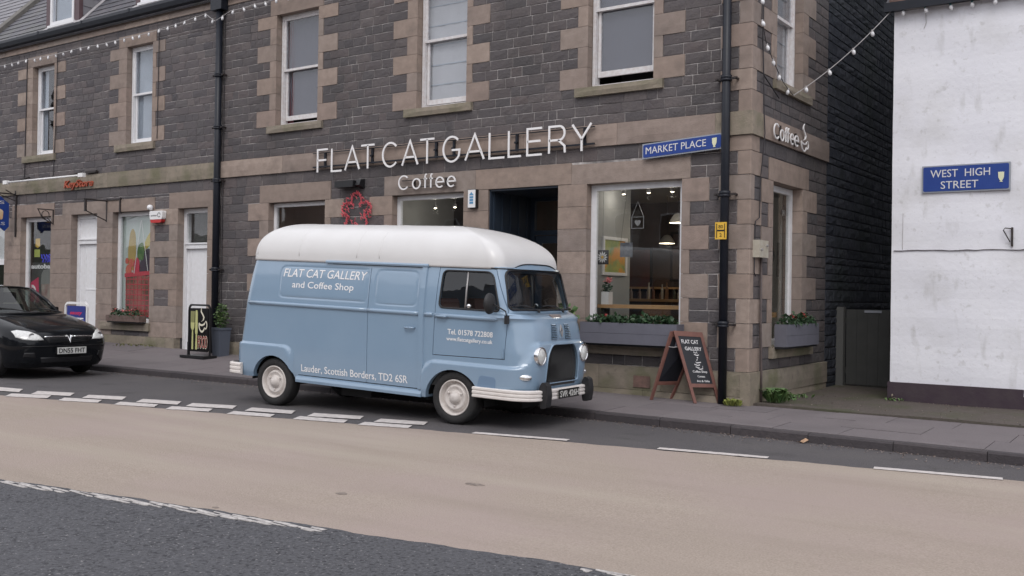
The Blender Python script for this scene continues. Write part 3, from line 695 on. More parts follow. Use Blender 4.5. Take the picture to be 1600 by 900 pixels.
pier(-19.3, -18.56); pier(-17.24, -16.39); pier(-15.37, -14.77); pier(-13.41, -12.47, inset=(-13.25, -12.76)); pier(-11.51, -11.35)
for a, b, t in [(-21.4, -19.1, 3.6), (-18.97, -17.11, 3.59), (-16.76, -14.965, 3.56), (-14.955, -13.26, 3.56), (-12.77, -11.35, 3.62)]:
    block(gro, 'lintel', WF, a, b, 3.285, t, rnd=rnd, d=.024); bg_.append((a, b, 3.285, t))
for a, b in [(-18.7, -17.2), (-15.17, -13.35)]:
    block(gro, 'sill', WF, a, b, .69, .86, d=.08, m=SAND_G, rnd=rnd); bg_.append((a, b, .69, .86))
bg_ += KF+KU
low2 = [.575, .73, .86, .9]+[.9+.17125*i for i in range(1, 15)]+[3.30+.16, 3.62, 3.845]
masonry(gro, WF, lay(WF, -24, -11.16, low2, bg_, rnd, .2, .55)+lay(WF, -24, -11.16, up_courses, bg_, rnd, .17, .5), WHIN_L, rnd, limit=300,
        key=lambda r: (Vector(((r[0]+r[1])/2, 0, (r[2]+r[3])/2))-CAM).length+(20 if r[1] < -19.8 else 0))
band(gro, WF, -24, -11.16, 3.845, 4.175, 2.2, .055, SAND_G, 'string_course', rnd); band(gro, WF, -24, -11.16, 7.30, 7.47, 1.5, .03, SAND, 'eaves_course', rnd)
for a, b in [(-24, -21.2), (-19.3, -16.41), (-15.35, -12.49), (-11.49, -11.16)]: band(gro, WF, a, b, .25, .575, 1.4, .06, SAND_G, 'plinth_block', rnd)
bk = MB(); panel(bk, WF, -24, -11.16, .1, ZTOP+.17, KF+KU); bk.build('front_wall', MORTAR, gro); bk = MB(); bk.box(-24, -11.16, 11.7, 12, .1, ZTOP); bk.build('rear_wall', MORTAR, gro)
sash_window(gro, WF, -21.94, -21.04, ZU, 6.9, 5.9, 0, BLINDP); sash_window(gro, WF, -18.12, -17.22, ZU, 6.9, 5.88, 0, None, side_strip=(.2, BLINDP)); sash_window(gro, WF, -14.33, -13.43, ZU, 6.9, 5.86, 0, BLINDP)
# ground floor fittings
pw = shop_window(gro, WF, -14.77, -13.41, .86, 3.28, .085); shop_window(gro, WF, -18.56, -17.24, .9, 3.28, .10); shop_window(gro, WF, -21.2, -19.3, .9, 3.28, .1)
tb = MB(); tb.wbox(WF, -21.2, -19.3, 2.15, 2.3, -.2, -.13); tb.wbox(WF, -21.2, -19.3, 2.3, 3.28, -.26, -.2); tb.build('fascia_board', WPAINT, gro)
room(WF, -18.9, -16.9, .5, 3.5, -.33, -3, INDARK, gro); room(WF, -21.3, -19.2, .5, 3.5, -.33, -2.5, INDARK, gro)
def kdoor(u0, u1, fan, zb, panel_line):
    f = frame_mb(WF, u0, u1, zb, 3.28, .09, -.26, -.14, bottom=.02).build('door_frame', WPAINT, gro)
    mb = MB(); mb.wbox(WF, u0+.09, u1-.09, fan-.05, fan+.04, -.24, -.12); mb.wbox(WF, u0+.07, u1-.07, fan+.04, fan+.07, -.24, -.10); mb.build('transom', WPAINT, f)
    mb = MB(); mb.wbox(WF, u0+.09, u1-.09, zb+.02, fan-.05, -.24, -.18)
    d_ = mb.build('door', WPAINT, gro)
    if panel_line:
        q = MB(); q.wbox(WF, u0+.33, u1-.10, 1.55, 1.575, -.18, -.172); q.wbox(WF, u0+.30, u0+.315, zb+.05, fan-.08, -.18, -.172); q.build('panel_moulding', WPAINT, d_)
        h = MB(); h.lathe([(.03, 0), (.035, .02), (.02, .045)], c=(u1-.2, .135, 1.28), ax='y', n=12); h.build('door_knob', IRON, d_)
    else:
        q = MB(); q.wbox(WF, u0+.2, u0+.215, zb+.05, fan-.08, -.18, -.172); q.build('panel_moulding', WPAINT, d_)
    return f
k1 = kdoor(-16.39, -15.37, 2.66, .27, True)
mb = MB(); mb.wbox(WF, -16.3, -15.46, 2.73, 3.19, -.24, -.17); mb.build('fanlight_board', WPAINT, k1)
k3 = kdoor(-12.47, -11.51, 2.50, .33, False)
pane(WF, -12.38, -11.60, 2.57, 3.19, -.19, GLASSW, k3); mb = MB(); mb.wbox(WF, -12.38, -11.6, 2.57, 3.19, -.32, -.30); mb.build('fanlight_backing', ROOMDARK, k3)

# ---------------------------------------------------------------- roofs, gutters, dormers, downpipes
RS, RZ = 1.05, 7.55
def roof_z(y): return RZ+RS*y
def roof(bld, x0, x1, m, rows=22, e=.24):
    mb = MB(); rr = random.Random(3)
    L = math.hypot(1, RS); ny, nz = -RS/L, 1/L
    for j in range(rows):
        y0 = -.10+j*e/L; x = x0-rr.uniform(0, .25)
        while x < x1:
            wd = rr.uniform(.22, .32); a, b = max(x, x0)+.003, min(x+wd, x1)-.003
            if b-a > .03:
                mb.tone = rr.random(); t0 = .022+rr.uniform(0, .006); t1 = .006
                ya, yb = y0, y0+(e+.05)/L
                P = lambda x_, y_, o: (x_, y_+ny*o, roof_z(y_)+nz*o)
                mb.add([P(a, ya, -.004), P(b, ya, -.004), P(b, yb, -.006), P(a, yb, -.006), P(a, ya, t0), P(b, ya, t0), P(b, yb, t1), P(a, yb, t1)],
                       [(4, 5, 6, 7), (0, 1, 5, 4), (1, 2, 6, 5), (3, 0, 4, 7)])
            x += wd
    mb.build('slates', m, bld, kind='stuff')
    yt = -.10+rows*e/L
    bd = MB(); bd.add([(x0, -.1, roof_z(-.1)-.02), (x1, -.1, roof_z(-.1)-.02), (x1, 6, roof_z(6)-.02), (x0, 6, roof_z(6)-.02), (x1, 12.1, roof_z(-.1)-.02), (x0, 12.1, roof_z(-.1)-.02)], [(0, 1, 2, 3), (3, 2, 4, 5)])
    bd.build('roof_deck', m, bld)
roof(gro, -21.0, -11.15, SLATE); roof(gal, -11.15, .1, SLATE, rows=10)
gb = MB(); gb.add([(0, 0, 7.45), (0, 12, 7.45), (0, 6, roof_z(6)-.05), (-.3, 0, 7.45), (-.3, 12, 7.45), (-.3, 6, roof_z(6)-.05)], [(0, 1, 2), (5, 4, 3), (0, 2, 5, 3), (2, 1, 4, 5)])
gb.build('gable_wall', BLACKSTONE, gal)
# further roof beyond a stone skew, at the far end of the terrace
far = thing('far_terrace_building', 'terrace house beyond the grocer, its paler slate roof rising past a stone skew', 'building', (-27, 6, .4))
roof(far, -33, -21.3, SLATE_L, rows=22)
bk = MB(); bk.box(-33, -24.02, 0, .3, .2, 7.45); bk.box(-33, -24.02, 11.7, 12, .2, 7.45); bk.build('front_wall', WHIN_L, far)
sk = MB(); sk.tone = .3
sk.add([(-21.32, -.15, roof_z(-.15)-.1), (-20.98, -.15, roof_z(-.15)-.1), (-20.98, -.15, roof_z(-.15)+.16), (-21.32, -.15, roof_z(-.15)+.16), (-21.32, 6, roof_z(6)-.1), (-20.98, 6, roof_z(6)-.1), (-20.98, 6, roof_z(6)+.16), (-21.32, 6, roof_z(6)+.16)],
       [(0, 1, 2, 3), (1, 5, 6, 2), (2, 6, 7, 3), (4, 0, 3, 7), (4, 7, 6, 5)]); sk.build('skew_stone', mat('skew_stone_grey', (.15, .14, .13), .9, col2=(.1, .095, .085), nscale=6, namt=.6, bump=.3), gro)
def gutter(bld, x0, x1):
    mb = MB(); prof = [(-.03, 7.48), (-.03, 7.60), (-.15, 7.665), (-.18, 7.665), (-.185, 7.60), (-.16, 7.51), (-.10, 7.475)]
    mb.prism(prof, lambda a, b, t: (t, a, b), x0, x1)
    g = mb.build('gutter', CHARCOAL, bld)
    x = x0+.9
    while x < x1:
        q = MB(); q.prism([(-.03, 7.47), (-.19, 7.60), (-.192, 7.675), (-.03, 7.675)], lambda a, b, t: (t, a, b), x, x+.045); q.build('gutter_bracket', CHARCOAL, g); x += 1.8
gutter(gro, -24, -11.2); gutter(gal, -11.1, .15)
def downpipe(bld, x, y, r, z0, z1, joints, brackets=True, offset_top=None):
    path = [(x, y, z0), (x, y, z1)]
    if offset_top: path += offset_top
    p = MB().tube(path, r, 14).build('downpipe', CHARCOAL, bld, smooth=True)
    for z_ in joints:
        q = MB(); q.lathe([(r+.002, -.03), (r+.018, -.03), (r+.018, -.008), (r+.01, 0), (r+.018, .008), (r+.018, .05), (r+.002, .05)], c=(x, y, z_), n=14); q.build('pipe_collar', CHARCOAL, p, smooth=True)
        if brackets:
            q = MB(); q.box(x-r-.10, x+r+.10, y-.012, y+.012, z_-.012, z_+.02)
            for s_ in (-1, 1): q.tube([(x+s_*(r+.075), y-.03, z_+.004), (x+s_*(r+.075), .0, z_+.004)], .018, 8)
            q.build('pipe_bracket', IRON, p)
    return p
downpipe(gro, -11.135, -.10, .068, .34, 7.42, [4.85-.0, 3.78, 5.9, 2.0], offset_top=None)
downpipe(gal, -.315, -.115, .06, .13, 7.42, [4.62, 3.02, 1.22, 6.3])
hb_ = MB(); hb_.box(-11.30, -10.97, -.2, -.03, 7.20, 7.44); hb_.build('hopper_head', CHARCOAL, gro)
def dormer(xc, label):
    w2 = .70; yf = .33; zf = roof_z(yf)-.05; zt = 9.75
    f = MB()
    f.box(xc-w2, xc-w2+.20, yf, yf+.1, zf, zt); f.box(xc+w2-.2, xc+w2, yf, yf+.1, zf, zt); f.box(xc-w2+.2, xc+w2-.2, yf, yf+.1, zf, zf+.1); f.box(xc-w2+.2, xc+w2-.2, yf, yf+.1, zt-.1, zt)
    d = f.build('dormer', PURPLE, gro)
    yb = (zt-RZ)/RS
    for s_ in (-1, 1):
        xx = xc+s_*(w2-.01); c = MB(); rr = random.Random(4)
        c.add([(xx, yf+.1, zf), (xx, yf+.1, zt), (xx, yb, zt)], [(0, 1, 2)])
        nrow = 8
        for j in range(nrow):
            z0 = zf+.02+j*.22; ys = yf+.1; ye = 9
            while ys < 3:
                wd = rr.uniform(.2, .3)
                if roof_z(ys) < z0+.05:
                    c.tone = rr.random()
                    o = s_*(.02); c.add([(xx+o, ys+.003, z0), (xx+o, ys+wd, z0), (xx+s_*.006, ys+wd, z0+.24), (xx+s_*.006, ys+.003, z0+.24), (xx, ys+.003, z0), (xx, ys+wd, z0)], [(0, 1, 2, 3), (4, 5, 1, 0)])
                ys += wd
        c.build('cheek_slates', SLATE_L, d, kind='stuff')
    c = MB(); c.box(xc-w2-.12, xc+w2+.12, yf-.12, yb+.1, zt, zt+.08); c.build('dormer_roof', LEAD, d)
    w_ = frame_mb(WF, xc-.5, xc+.5, zf+.10, zt-.1, .07, -yf-.08, -yf+.02, bottom=.09).build('dormer_window', WPAINT, gro)
    pane(WF, xc-.44, xc+.44, zf+.18, zt-.16, -yf-.02, GLASSU, w_); bm = MB(); bm.box(xc-.44, xc+.44, yf+.12, yf+.13, zf+.15, zt-.15); bm.build('blind', BLINDP, w_)
    s_ = MB(); s_.box(xc-.56, xc+.56, yf-.06, yf+.02, zf+.05, zf+.11); s_.build('dormer_sill', WPAINT, w_)
    l = MB(); l.add([(xc-w2-.25, yf-.26, roof_z(yf-.26)+.035), (xc+w2+.2, yf-.26, roof_z(yf-.26)+.035), (xc+w2+.02, yf+.0, roof_z(yf)+.045), (xc-w2-.02, yf, roof_z(yf)+.045),
                     (xc+w2+.2, 1.9, roof_z(1.9)+.04), (xc+w2+.02, 1.9, roof_z(1.9)+.05)], [(0, 1, 2, 3), (1, 4, 5, 2)]); l.build('flashing', LEAD, d)
dormer(-17.5, None); dormer(-13.87, None)

# ---------------------------------------------------------------- the white building across the lane
wh = thing('white_rendered_building', 'white rendered building with a maroon painted base across the lane', 'building', (5, 6, .1))
wb = MB(); rr = random.Random(9)
nx_, nz_ = 60, 40; X0, X1, Z0, Z1 = 1.365, 12, .40, 5.86
def wallsurf(u, z): return .006*math.sin(u*2.1+z*1.3)+.005*math.sin(u*5.3-z*3.1)+.004*math.sin(z*9.1+u)
wb.grid([[(X0+(X1-X0)*i/nx_, YW-.012-wallsurf(X0+(X1-X0)*i/nx_, Z0+(Z1-Z0)*j/nz_), Z0+(Z1-Z0)*j/nz_) for i in range(nx_+1)] for j in range(nz_+1)])
wb.grid([[(X0, YW-.012-wallsurf(X0, Z0+(Z1-Z0)*j/nz_), Z0+(Z1-Z0)*j/nz_) for j in range(nz_+1)], [(X0+.01*math.sin(j*1.9), 12, Z0+(Z1-Z0)*j/nz_) for j in range(nz_+1)]])
wb.box(X0+.03, X1, YW+.03, YW+.3, .0, Z1); wb.box(X0+.03, X0+.3, YW+.03, 12, 0, Z1)
wb.build('rendered_wall', WHITEWALL, wh, smooth=False)
mb = MB(); mb.box(1.34, 3.12, YW-.05, YW+.25, .02, .405); mb.box(1.345, 1.6, YW+.25, 12, .02, .405); mb.box(3.12, 12, YW-.05, YW+.25, .02, .30); mb.build('painted_base', MAROON, wh)
mb = MB()
for k in range(14): mb.box(1.39+k*.03, 1.41+k*.05, YW-.06-.01*rr.random(), YW, .03+rr.random()*.04, .06+rr.random()*.05)
mb.leaves((1.42, YW-.07, .14), (.05, .03, .10), 40, .035, rnd=rr); mb.build('broken_corner', SAND_G, wh)
mb = MB(); pts = [(1.52, 2.315)]
u = 1.40
while u < 12: pts.append((u, 2.318-.002*(u-1.4)+rr.uniform(-.006, .006))); u += .11
pts = pts[1:]
top = [(a, b+rr.uniform(.002, .007)) for a, b in pts]
mb.add([(a, YW-.032, b-.001) for a, b in pts]+[(a, YW-.032, b) for a, b in top], [(i, i+1, len(pts)+i+1, len(pts)+i) for i in range(len(pts)-1)])
mb.add([(a, YW-.032, b) for a, b in top]+[(a, YW, b+.004) for a, b in top], [(i, i+1, len(pts)+i+1, len(pts)+i) for i in range(len(pts)-1)])
mb.build('render_ledge', MAROON, wh)
mb = MB(); mb.tube([(1.52, YW-.02, 2.33), (1.525, YW-.02, 2.86)], .004, 6); mb.build('wall_wire', CABLE_W, wh)
mb = MB(); mb.tube([(1.78, YW-.02, 5.52), (1.81, YW-.02, 5.60), (1.80, YW-.02, 5.76)], .005, 6); mb.build('wall_wire', CABLE_W, wh)
mb = MB(); mb.prism([(YW-.16, 5.80), (YW-.16, 5.93), (YW-.02, 5.95), (YW+.02, 5.82)], lambda a, b, t: (t, a, b), 1.25, 12); mb.build('gutter', CHARCOAL, wh)
mb = MB(); mb.add([(1.25, YW-.1, 5.9), (12, YW-.1, 5.9), (12, 7, 10.5), (1.25, 7, 10.5), (1.25, 12.1, 5.9), (12, 12.1, 5.9)], [(0, 1, 2, 3), (3, 2, 5, 4)]); mb.build('roof', SLATE, wh)
rb = MB(); rr = random.Random(8)
for j in range(5):
    for k in range(14):
        rb.tone = rr.random(); rb.box(1.30+k*.24+(.1 if j % 2 else 0), 1.52+k*.24+(.1 if j % 2 else 0), YW-.02-rr.random()*.03, YW+.1, 5.94+j*.13, 6.055+j*.13)
rb.build('eaves_rubble', BRICKRED, wh, kind='stuff')

# gate across the alley, with its posts
gt = thing('alley_gate', 'tall dark plain gate closing the alley beside the white building', 'gate', (.7, 4.0, .14))
for k in range(7):
    mb = MB(); mb.box(.16+k*.175, .16+(k+1)*.175-.003, 4.0, 4.03, .17, 1.43); mb.build('board', GATEMAT, gt)
mb = MB(); mb.box(.14, 1.40, 4.03, 4.07, .35, .45); mb.box(.14, 1.40, 4.03, 4.07, 1.2, 1.3); mb.build('rail', GATEMAT, gt)
mb = MB(); mb.box(.0, .13, 3.93, 4.06, .12, 1.47); mb.build('gate_post', GATEPOST, gt)
mb = MB(); mb.box(.46, .74, 3.985, 3.999, 1.38, 1.42); mb.build('name_plate', SIGNGREY, gt)
# ================================================================ the van (modelled in its own frame: x forward from the rear axle, y left, z up)
VY = R(3.8626)
VU = Vector((math.cos(VY), math.sin(VY), 0)); VN = Vector((math.sin(VY), -math.cos(VY), 0))   # forward, towards the road
vo = Vector((-5.225, -3.791, .037))-VN*.82
van = thing('classic_van', 'pale blue vintage panel van with a tall white roof, lettered for the gallery', 'van', tuple(vo), VY, world=False)
van.rotation_euler = (0, R(.40), VY)
def rk(x, y, z): return (x, y, z-.026*x)          # the body sits nose down
T = {
 'xr': [(.37, -.70), (.6, -.71), (.85, -.70), (1.39, -.62), (2.0, -.53)],
 'xf': [(.37, 3.87), (.45, 3.905), (.6, 3.93), (.8, 3.95), (1.05, 3.95), (1.2, 3.945), (1.3, 3.93), (1.38, 3.905), (1.415, 3.875), (1.435, 3.84), (1.45, 3.78), (1.462, 3.71), (1.475, 3.68), (1.52, 3.665), (1.7, 3.635), (1.99, 3.565), (2.03, 3.55)],
 'w': [(.37, .79), (.45, .815), (.6, .825), (.85, .83), (1.39, .83), (1.6, .812), (1.8, .787), (2.0, .75)],
 'rf': [(.37, .30), (.85, .30), (1.0, .32), (1.2, .40), (1.36, .42), (1.43, .34), (1.46, .2), (1.48, .15), (2.0, .15)],
}
def tv(k, z): return interp(T[k], z)
def sstep(a, b, x):
    t = max(0, min(1, (x-a)/(b-a))); return t*t*(3-2*t)
def rrect(px, pz, x0, x1, z0, z1, r):
    cx, cz = (x0+x1)/2, (z0+z1)/2; qx, qz = abs(px-cx)-(x1-x0)/2+r, abs(pz-cz)-(z1-z0)/2+r
    return min(max(qx, qz), 0)+math.hypot(max(qx, 0), max(qz, 0))-r
def disp(x, y, z):
    """flares, nose swelling and pressed lines; metres outwards"""
    d = 0
    s1 = rrect(x, z, -3, .34, -1, .845, .17)
    d += .038*sstep(.0, -.035, s1)
    ay = abs(y); zt = .845+.29*sstep(.80, .56, ay) if x > 3.3 else .845
    s2 = rrect(x, z, 2.44, 9, -1, zt, .24) if x < 3.3 else z-zt
    d += .036*sstep(.0, -.04, s2)
    if x > 3.3: d += .016*sstep(3.3, 3.6, x)*math.exp(-((z-1.400)/.014)**2)
    if z < .43 and .36 < x < 2.44: d += .016*sstep(.43, .40, z)
    for (a, b, c, e) in ((.045, 1.575, 1.487, 1.9), (1.70, 2.36, 1.475, 1.9)):     # blanked window pressings
        if .4 < a+1 and -.1 < x < 2.45 and 1.4 < z < 1.95: 
            s = rrect(x, z, a, b, c, e, .09); d -= .007*math.exp(-(s/.009)**2)
    return d
NC = 12
XSD = sorted(set([round(-.5+.1*i, 3) for i in range(42)]+[round(.18+.02*i, 3) for i in range(12)]+[round(2.40+.02*i, 3) for i in range(14)]+[-.02, .02, .03, .04, .05, .06, .075, .09, 1.56, 1.57, 1.58, 1.59, 1.60, 1.62, 1.66, 1.69, 1.71, 1.74, 2.32, 2.34, 2.36, 2.38]))
def outline(z, off=0., fine=True, feat=True):
    xr, xf, w_, rf = tv('xr', z), tv('xf', z), tv('w', z), tv('rf', z); rr_ = .14
    pts = []
    def put(x, y, nx, ny):
        o = (disp(x, y, z) if feat else 0)+off
        pts.append((x+nx*o, y+ny*o))
    nr = 6 if fine else 3
    for i in range(nr+1): put(xr, -(w_-rr_)*i/nr, -1, 0)
    for i in range(1, 7): a = math.pi/2*i/6; put(xr+rr_-rr_*math.cos(a), -(w_-rr_)-rr_*math.sin(a), -math.cos(a), -math.sin(a))
    x0, x1 = xr+rr_, xf-rf
    S = [(q+.5)/(4.1) for q in XSD if q < 3.5] if fine else [i/12 for i in range(1, 12)]
    for s in S:
        x = (s*4.1-.5) if fine else x0+(x1-x0)*s
        if fine:
            x = max(x0+.004+.0005*s, min(x, x1-.004-.0005*(1-s)))
        put(x, -w_, 0, -1)
    for i in range(0, NC+1): a = math.pi/2*i/NC; put(x1+rf*math.sin(a), -(w_-rf)-rf*math.cos(a), math.sin(a), -math.cos(a))
    nf = 14 if fine else 4
    for i in range(1, nf+1):
        y = -(w_-rf)*(1-i/nf); put(xf+.012*(1-(y/(w_-rf))**2), y, 1, 0)
    half = pts[1:-1]
    return [pts[0]]+half+[pts[-1]]+[(a, -b) for a, b in reversed(half)]
ZL = [.37, .385, .40, .415, .43, .45]+[.50+.06*i for i in range(5)]+[.79, .805, .815, .825, .835, .845, .855, .87, .89, .92, .95, .98, 1.01, 1.035, 1.06, 1.08, 1.10, 1.12, 1.135, 1.15, 1.17, 1.21, 1.26, 1.31, 1.35, 1.375, 1.39, 1.40, 1.41, 1.42, 1.43, 1.44, 1.45, 1.457, 1.463, 1.47, 1.48, 1.49, 1.50, 1.53, 1.56, 1.60, 1.66, 1.72, 1.78, 1.83, 1.86, 1.88, 1.89, 1.90, 1.91, 1.93, 1.96, 1.985, 2.0]
def vshell(z0=.37, z1=2.0, thick=.028):
    mb = MB(); zs = [z for z in ZL if z0 <= z <= z1]
    rows = [[(x, y, z) for x, y in outline(z)] for z in zs]; n = len(rows[0])
    mb.grid(rows, closed=True)
    mb.add(rows[0], [tuple(range(n))[::-1]]); mb.add(rows[-1], [tuple(range(n))])
    zi = [z0+thick]+[z for z in ZL if z0+thick+.01 < z < z1-thick-.01]+[z1-thick]
    rows = [[(x, y, z) for x, y in outline(z, -thick, False, False)] for z in zi]; m = len(rows[0])
    mb.outer_faces = len(mb.f)
    mb.grid(rows, closed=True); mb.add(rows[0], [tuple(range(m))[::-1]]); mb.add(rows[-1], [tuple(range(m))])
    return mb
def to_bm(mb):
    me = bpy.data.meshes.new('tmp'); me.from_pydata(mb.v, [], mb.f); bm = bmesh.new(); bm.from_mesh(me); bpy.data.meshes.remove(me)
    bmesh.ops.remove_doubles(bm, verts=bm.verts, dist=1e-5)
    return bm
def mesh_obj(mb):
    bm = to_bm(mb); bmesh.ops.recalc_face_normals(bm, faces=bm.faces)
    if hasattr(mb, 'outer_faces'):                 # hollow: the inner skin faces inwards
        seed = min(bm.verts, key=lambda v: (v.co-Vector((1.5, 0, 1.0))).length); isl = {seed}; todo = [seed]
        while todo:
            v = todo.pop()
            for e in v.link_edges:
                o_ = e.other_vert(v)
                if o_ not in isl: isl.add(o_); todo.append(o_)
        bmesh.ops.reverse_faces(bm, faces=[f for f in bm.faces if f.verts[0] in isl])
    me = bpy.data.meshes.new('tmp'); bm.to_mesh(me); bm.free(); o = bpy.data.objects.new('tmp', me); COL.objects.link(o); return o
def boolean(a, cutters, op='DIFFERENCE'):
    """one cutter after another; a cut that fails is tried again a hair aside"""
    cur = a.data
    for c in cutters:
        t_ = bpy.data.objects.new('tmp', cur); COL.objects.link(t_)
        for k in range(6):
            md = t_.modifiers.new('b', 'BOOLEAN'); md.operation = op; md.object = c; md.solver = 'EXACT'
            c.location = (.0003*k, .0004*k, .0005*k)
            bpy.context.view_layer.update(); dg = bpy.context.evaluated_depsgraph_get()
            me = bpy.data.meshes.new_from_object(t_.evaluated_get(dg)); t_.modifiers.clear()
            bm = bmesh.new(); bm.from_mesh(me); ok = len(bm.verts) > 8 and all(len(e.link_faces) == 2 for e in bm.edges) and len(me.vertices) > (0 if op == 'INTERSECT' else .6*len(cur.vertices)); bm.free()
            if ok: break
        else: print('BOOLEAN FAILED', k, len(me.vertices))
        if len(me.vertices): cur = me
        bpy.data.objects.remove(t_)
    return cur
def finish(me, name, mats, parent, smooth_angle=35, rake=True, label=None):
    bm = bmesh.new(); bm.from_mesh(me)
    bmesh.ops.remove_doubles(bm, verts=bm.verts, dist=2e-4)
    for f in bm.faces: f.smooth = True
    for e in bm.edges:
        if len(e.link_faces) == 2 and e.calc_face_angle(0) > R(smooth_angle): e.smooth = False
    if rake:
        for v in bm.verts: v.co = Vector(rk(*v.co))
    bm.to_mesh(me); bm.free(); me.materials.clear()
    for m in (mats if isinstance(mats, list) else [mats]): me.materials.append(m)
    for p in me.polygons: p.material_index = 0
    return link(name, me, parent, label=label)
def rpoly(pts, r, n=5):
    """polygon with rounded corners"""
    out = []; N = len(pts)
    for i in range(N):
        p0, p, p1 = Vector(pts[i-1]), Vector(pts[i]), Vector(pts[(i+1) % N]); rr_ = r[i] if isinstance(r, (list, tuple)) else r
        a = (p0-p).normalized(); b = (p1-p).normalized()
        q0, q1 = p+a*rr_, p+b*rr_
        for k in range(n+1):
            t = k/n; out.append(tuple((1-t)**2*q0+2*t*(1-t)*p+t*t*q1))
    return out
def offs(pts, d):
    """shrink (d<0) or grow a convex polygon about its edges"""
    c = sum((Vector(p) for p in pts), Vector((0, 0)))/len(pts); out = []
    N = len(pts)
    for i in range(N):
        p0, p, p1 = Vector(pts[i-1]), Vector(pts[i]), Vector(pts[(i+1) % N])
        n1 = Vector(((p-p0).y, -(p-p0).x)).normalized(); n2 = Vector(((p1-p).y, -(p1-p).x)).normalized()
        if n1.dot(p-c) < 0: n1 = -n1
        if n2.dot(p-c) < 0: n2 = -n2
        m = (n1+n2).normalized(); out.append(tuple(p+m*d/max(.5, m.dot(n1))))
    return out
sidef = lambda a, b, t: (a, t, b)
frontf = lambda a, b, t: (t, a, b)
DOOR = [(2.625, .895), (3.66, .915), (3.675, 1.40), (3.655, 1.49), (3.475, 1.975), (2.665, 1.975)]
DWIN = rpoly([(2.70, 1.48), (3.575, 1.475), (3.44, 1.935), (2.725, 1.935)], [.07, .06, .10, .07])
SCREEN = rpoly([(-.745, 1.50), (0, 1.492), (.745, 1.50), (.69, 1.96), (0, 1.988), (-.69, 1.96)], [.07, .02, .07, .09, .05, .09])
GRILLE = rpoly([(-.42, .635), (.42, .635), (.395, .95), (.285, 1.10), (-.285, 1.10), (-.395, .95)], [.05, .05, .10, .07, .07, .10])
def archpoly(cx, r, z, flat=0):
    p = [(cx-r, -.2)]+[(cx+r*math.cos(math.pi-math.pi*i/20), z+r*math.sin(math.pi*i/20)) for i in range(21)]+[(cx+r, -.2)]
    return p
ARCHF, ARCHR = archpoly(2.945, .415, .325), archpoly(-.01, .385, .30)
def build_van():
    body = mesh_obj(vshell())
    def cut(poly, f, t0, t1): return mesh_obj(MB().prism(poly, f, t0, t1))
    doorc = cut(DOOR, sidef, -1.0, -.6); doorc2 = cut(DOOR, sidef, .6, 1.0)
    winc = cut(DWIN, sidef, -1.0, -.5); winc2 = cut(DWIN, sidef, .5, 1.0)
    scr = cut(SCREEN, frontf, 3.38, 3.9); gri = cut(GRILLE, frontf, 3.8, 4.3)
    arches = [cut(a, sidef, s*1.05, s*.45) for a in (ARCHF, ARCHR) for s in (-1, 1)]
    slots = [mesh_obj(MB().box(3.27, 4.4, -1.1, 1.1, .2, .515))]
    zs_ = MB()     # gaps round the sliding door
    zs_.box(1.596, 1.604, -1, -.7, .47, 1.93); zs_.box(.42, 2.40, -1, -.7, .455, .465)
    slots.append(mesh_obj(zs_))
    rearw = cut(rpoly([(-.5, 1.5), (.5, 1.5), (.5, 1.85), (-.5, 1.85)], .06), frontf, -.9, -.3)
    bodyme = boolean(body, [doorc, doorc2, scr, gri, rearw]+arches+slots)
    finish(bodyme, 'body', VANBLUE, van)
    # cab doors
    for s, wc in ((-1, winc), (1, winc2)):
        dc = cut(offs(DOOR, -.008), sidef, s*1.0, s*.6)
        b2 = mesh_obj(vshell(.60, 2.0)); dm = boolean(b2, [dc], 'INTERSECT')
        o3 = bpy.data.objects.new('tmp', dm); COL.objects.link(o3); dm2 = boolean(o3, [wc])
        d = finish(dm2, 'cab_door', VANBLUE, van)
        bpy.data.objects.remove(o3); bpy.data.objects.remove(b2); bpy.data.objects.remove(dc)
        door_parts(d, s)
    for o in [body, doorc, doorc2, winc, winc2, scr, gri, rearw]+arches+slots: bpy.data.objects.remove(o)
def yside(x, z, off=0., s=-1):
    """surface of the flank at x, z"""
    return s*(tv('w', z)+disp(x, -tv('w', z), z)+off)
def glasspatch(poly, f, n=1):
    mb = MB(); k = len(poly); c = (sum(p[0] for p in poly)/k, sum(p[1] for p in poly)/k)
    rings = [[(c[0]+(p[0]-c[0])*t, c[1]+(p[1]-c[1])*t) for p in poly] for t in (1., .75, .5, .25)]
    mb.grid([[rk(*f(a, b)) for a, b in r] for r in rings], closed=True)
    mb.add([rk(*f(a, b)) for a, b in rings[-1]], [tuple(range(k))]); mb.smooth = True
    return mb
def bead(poly, f, r, closed=True, flat=1.): return MB().tube([rk(*f(a, b)) for a, b in poly], r, 8, closed=closed)
def screen_x(y, z):
    xf, rf, w_ = tv('xf', z), tv('rf', z), tv('w', z); ay = abs(y)
    if ay <= w_-rf: return xf+.012*(1-(y/(w_-rf))**2)
    q = min(1, (ay-(w_-rf))/rf); return xf-rf+rf*math.sqrt(max(0, 1-q*q))
def front_x(y, z):
    xf, rf, w_ = tv('xf', z), tv('rf', z), tv('w', z); ay = abs(y)
    b = screen_x(y, z); return b+disp(b, y, z)
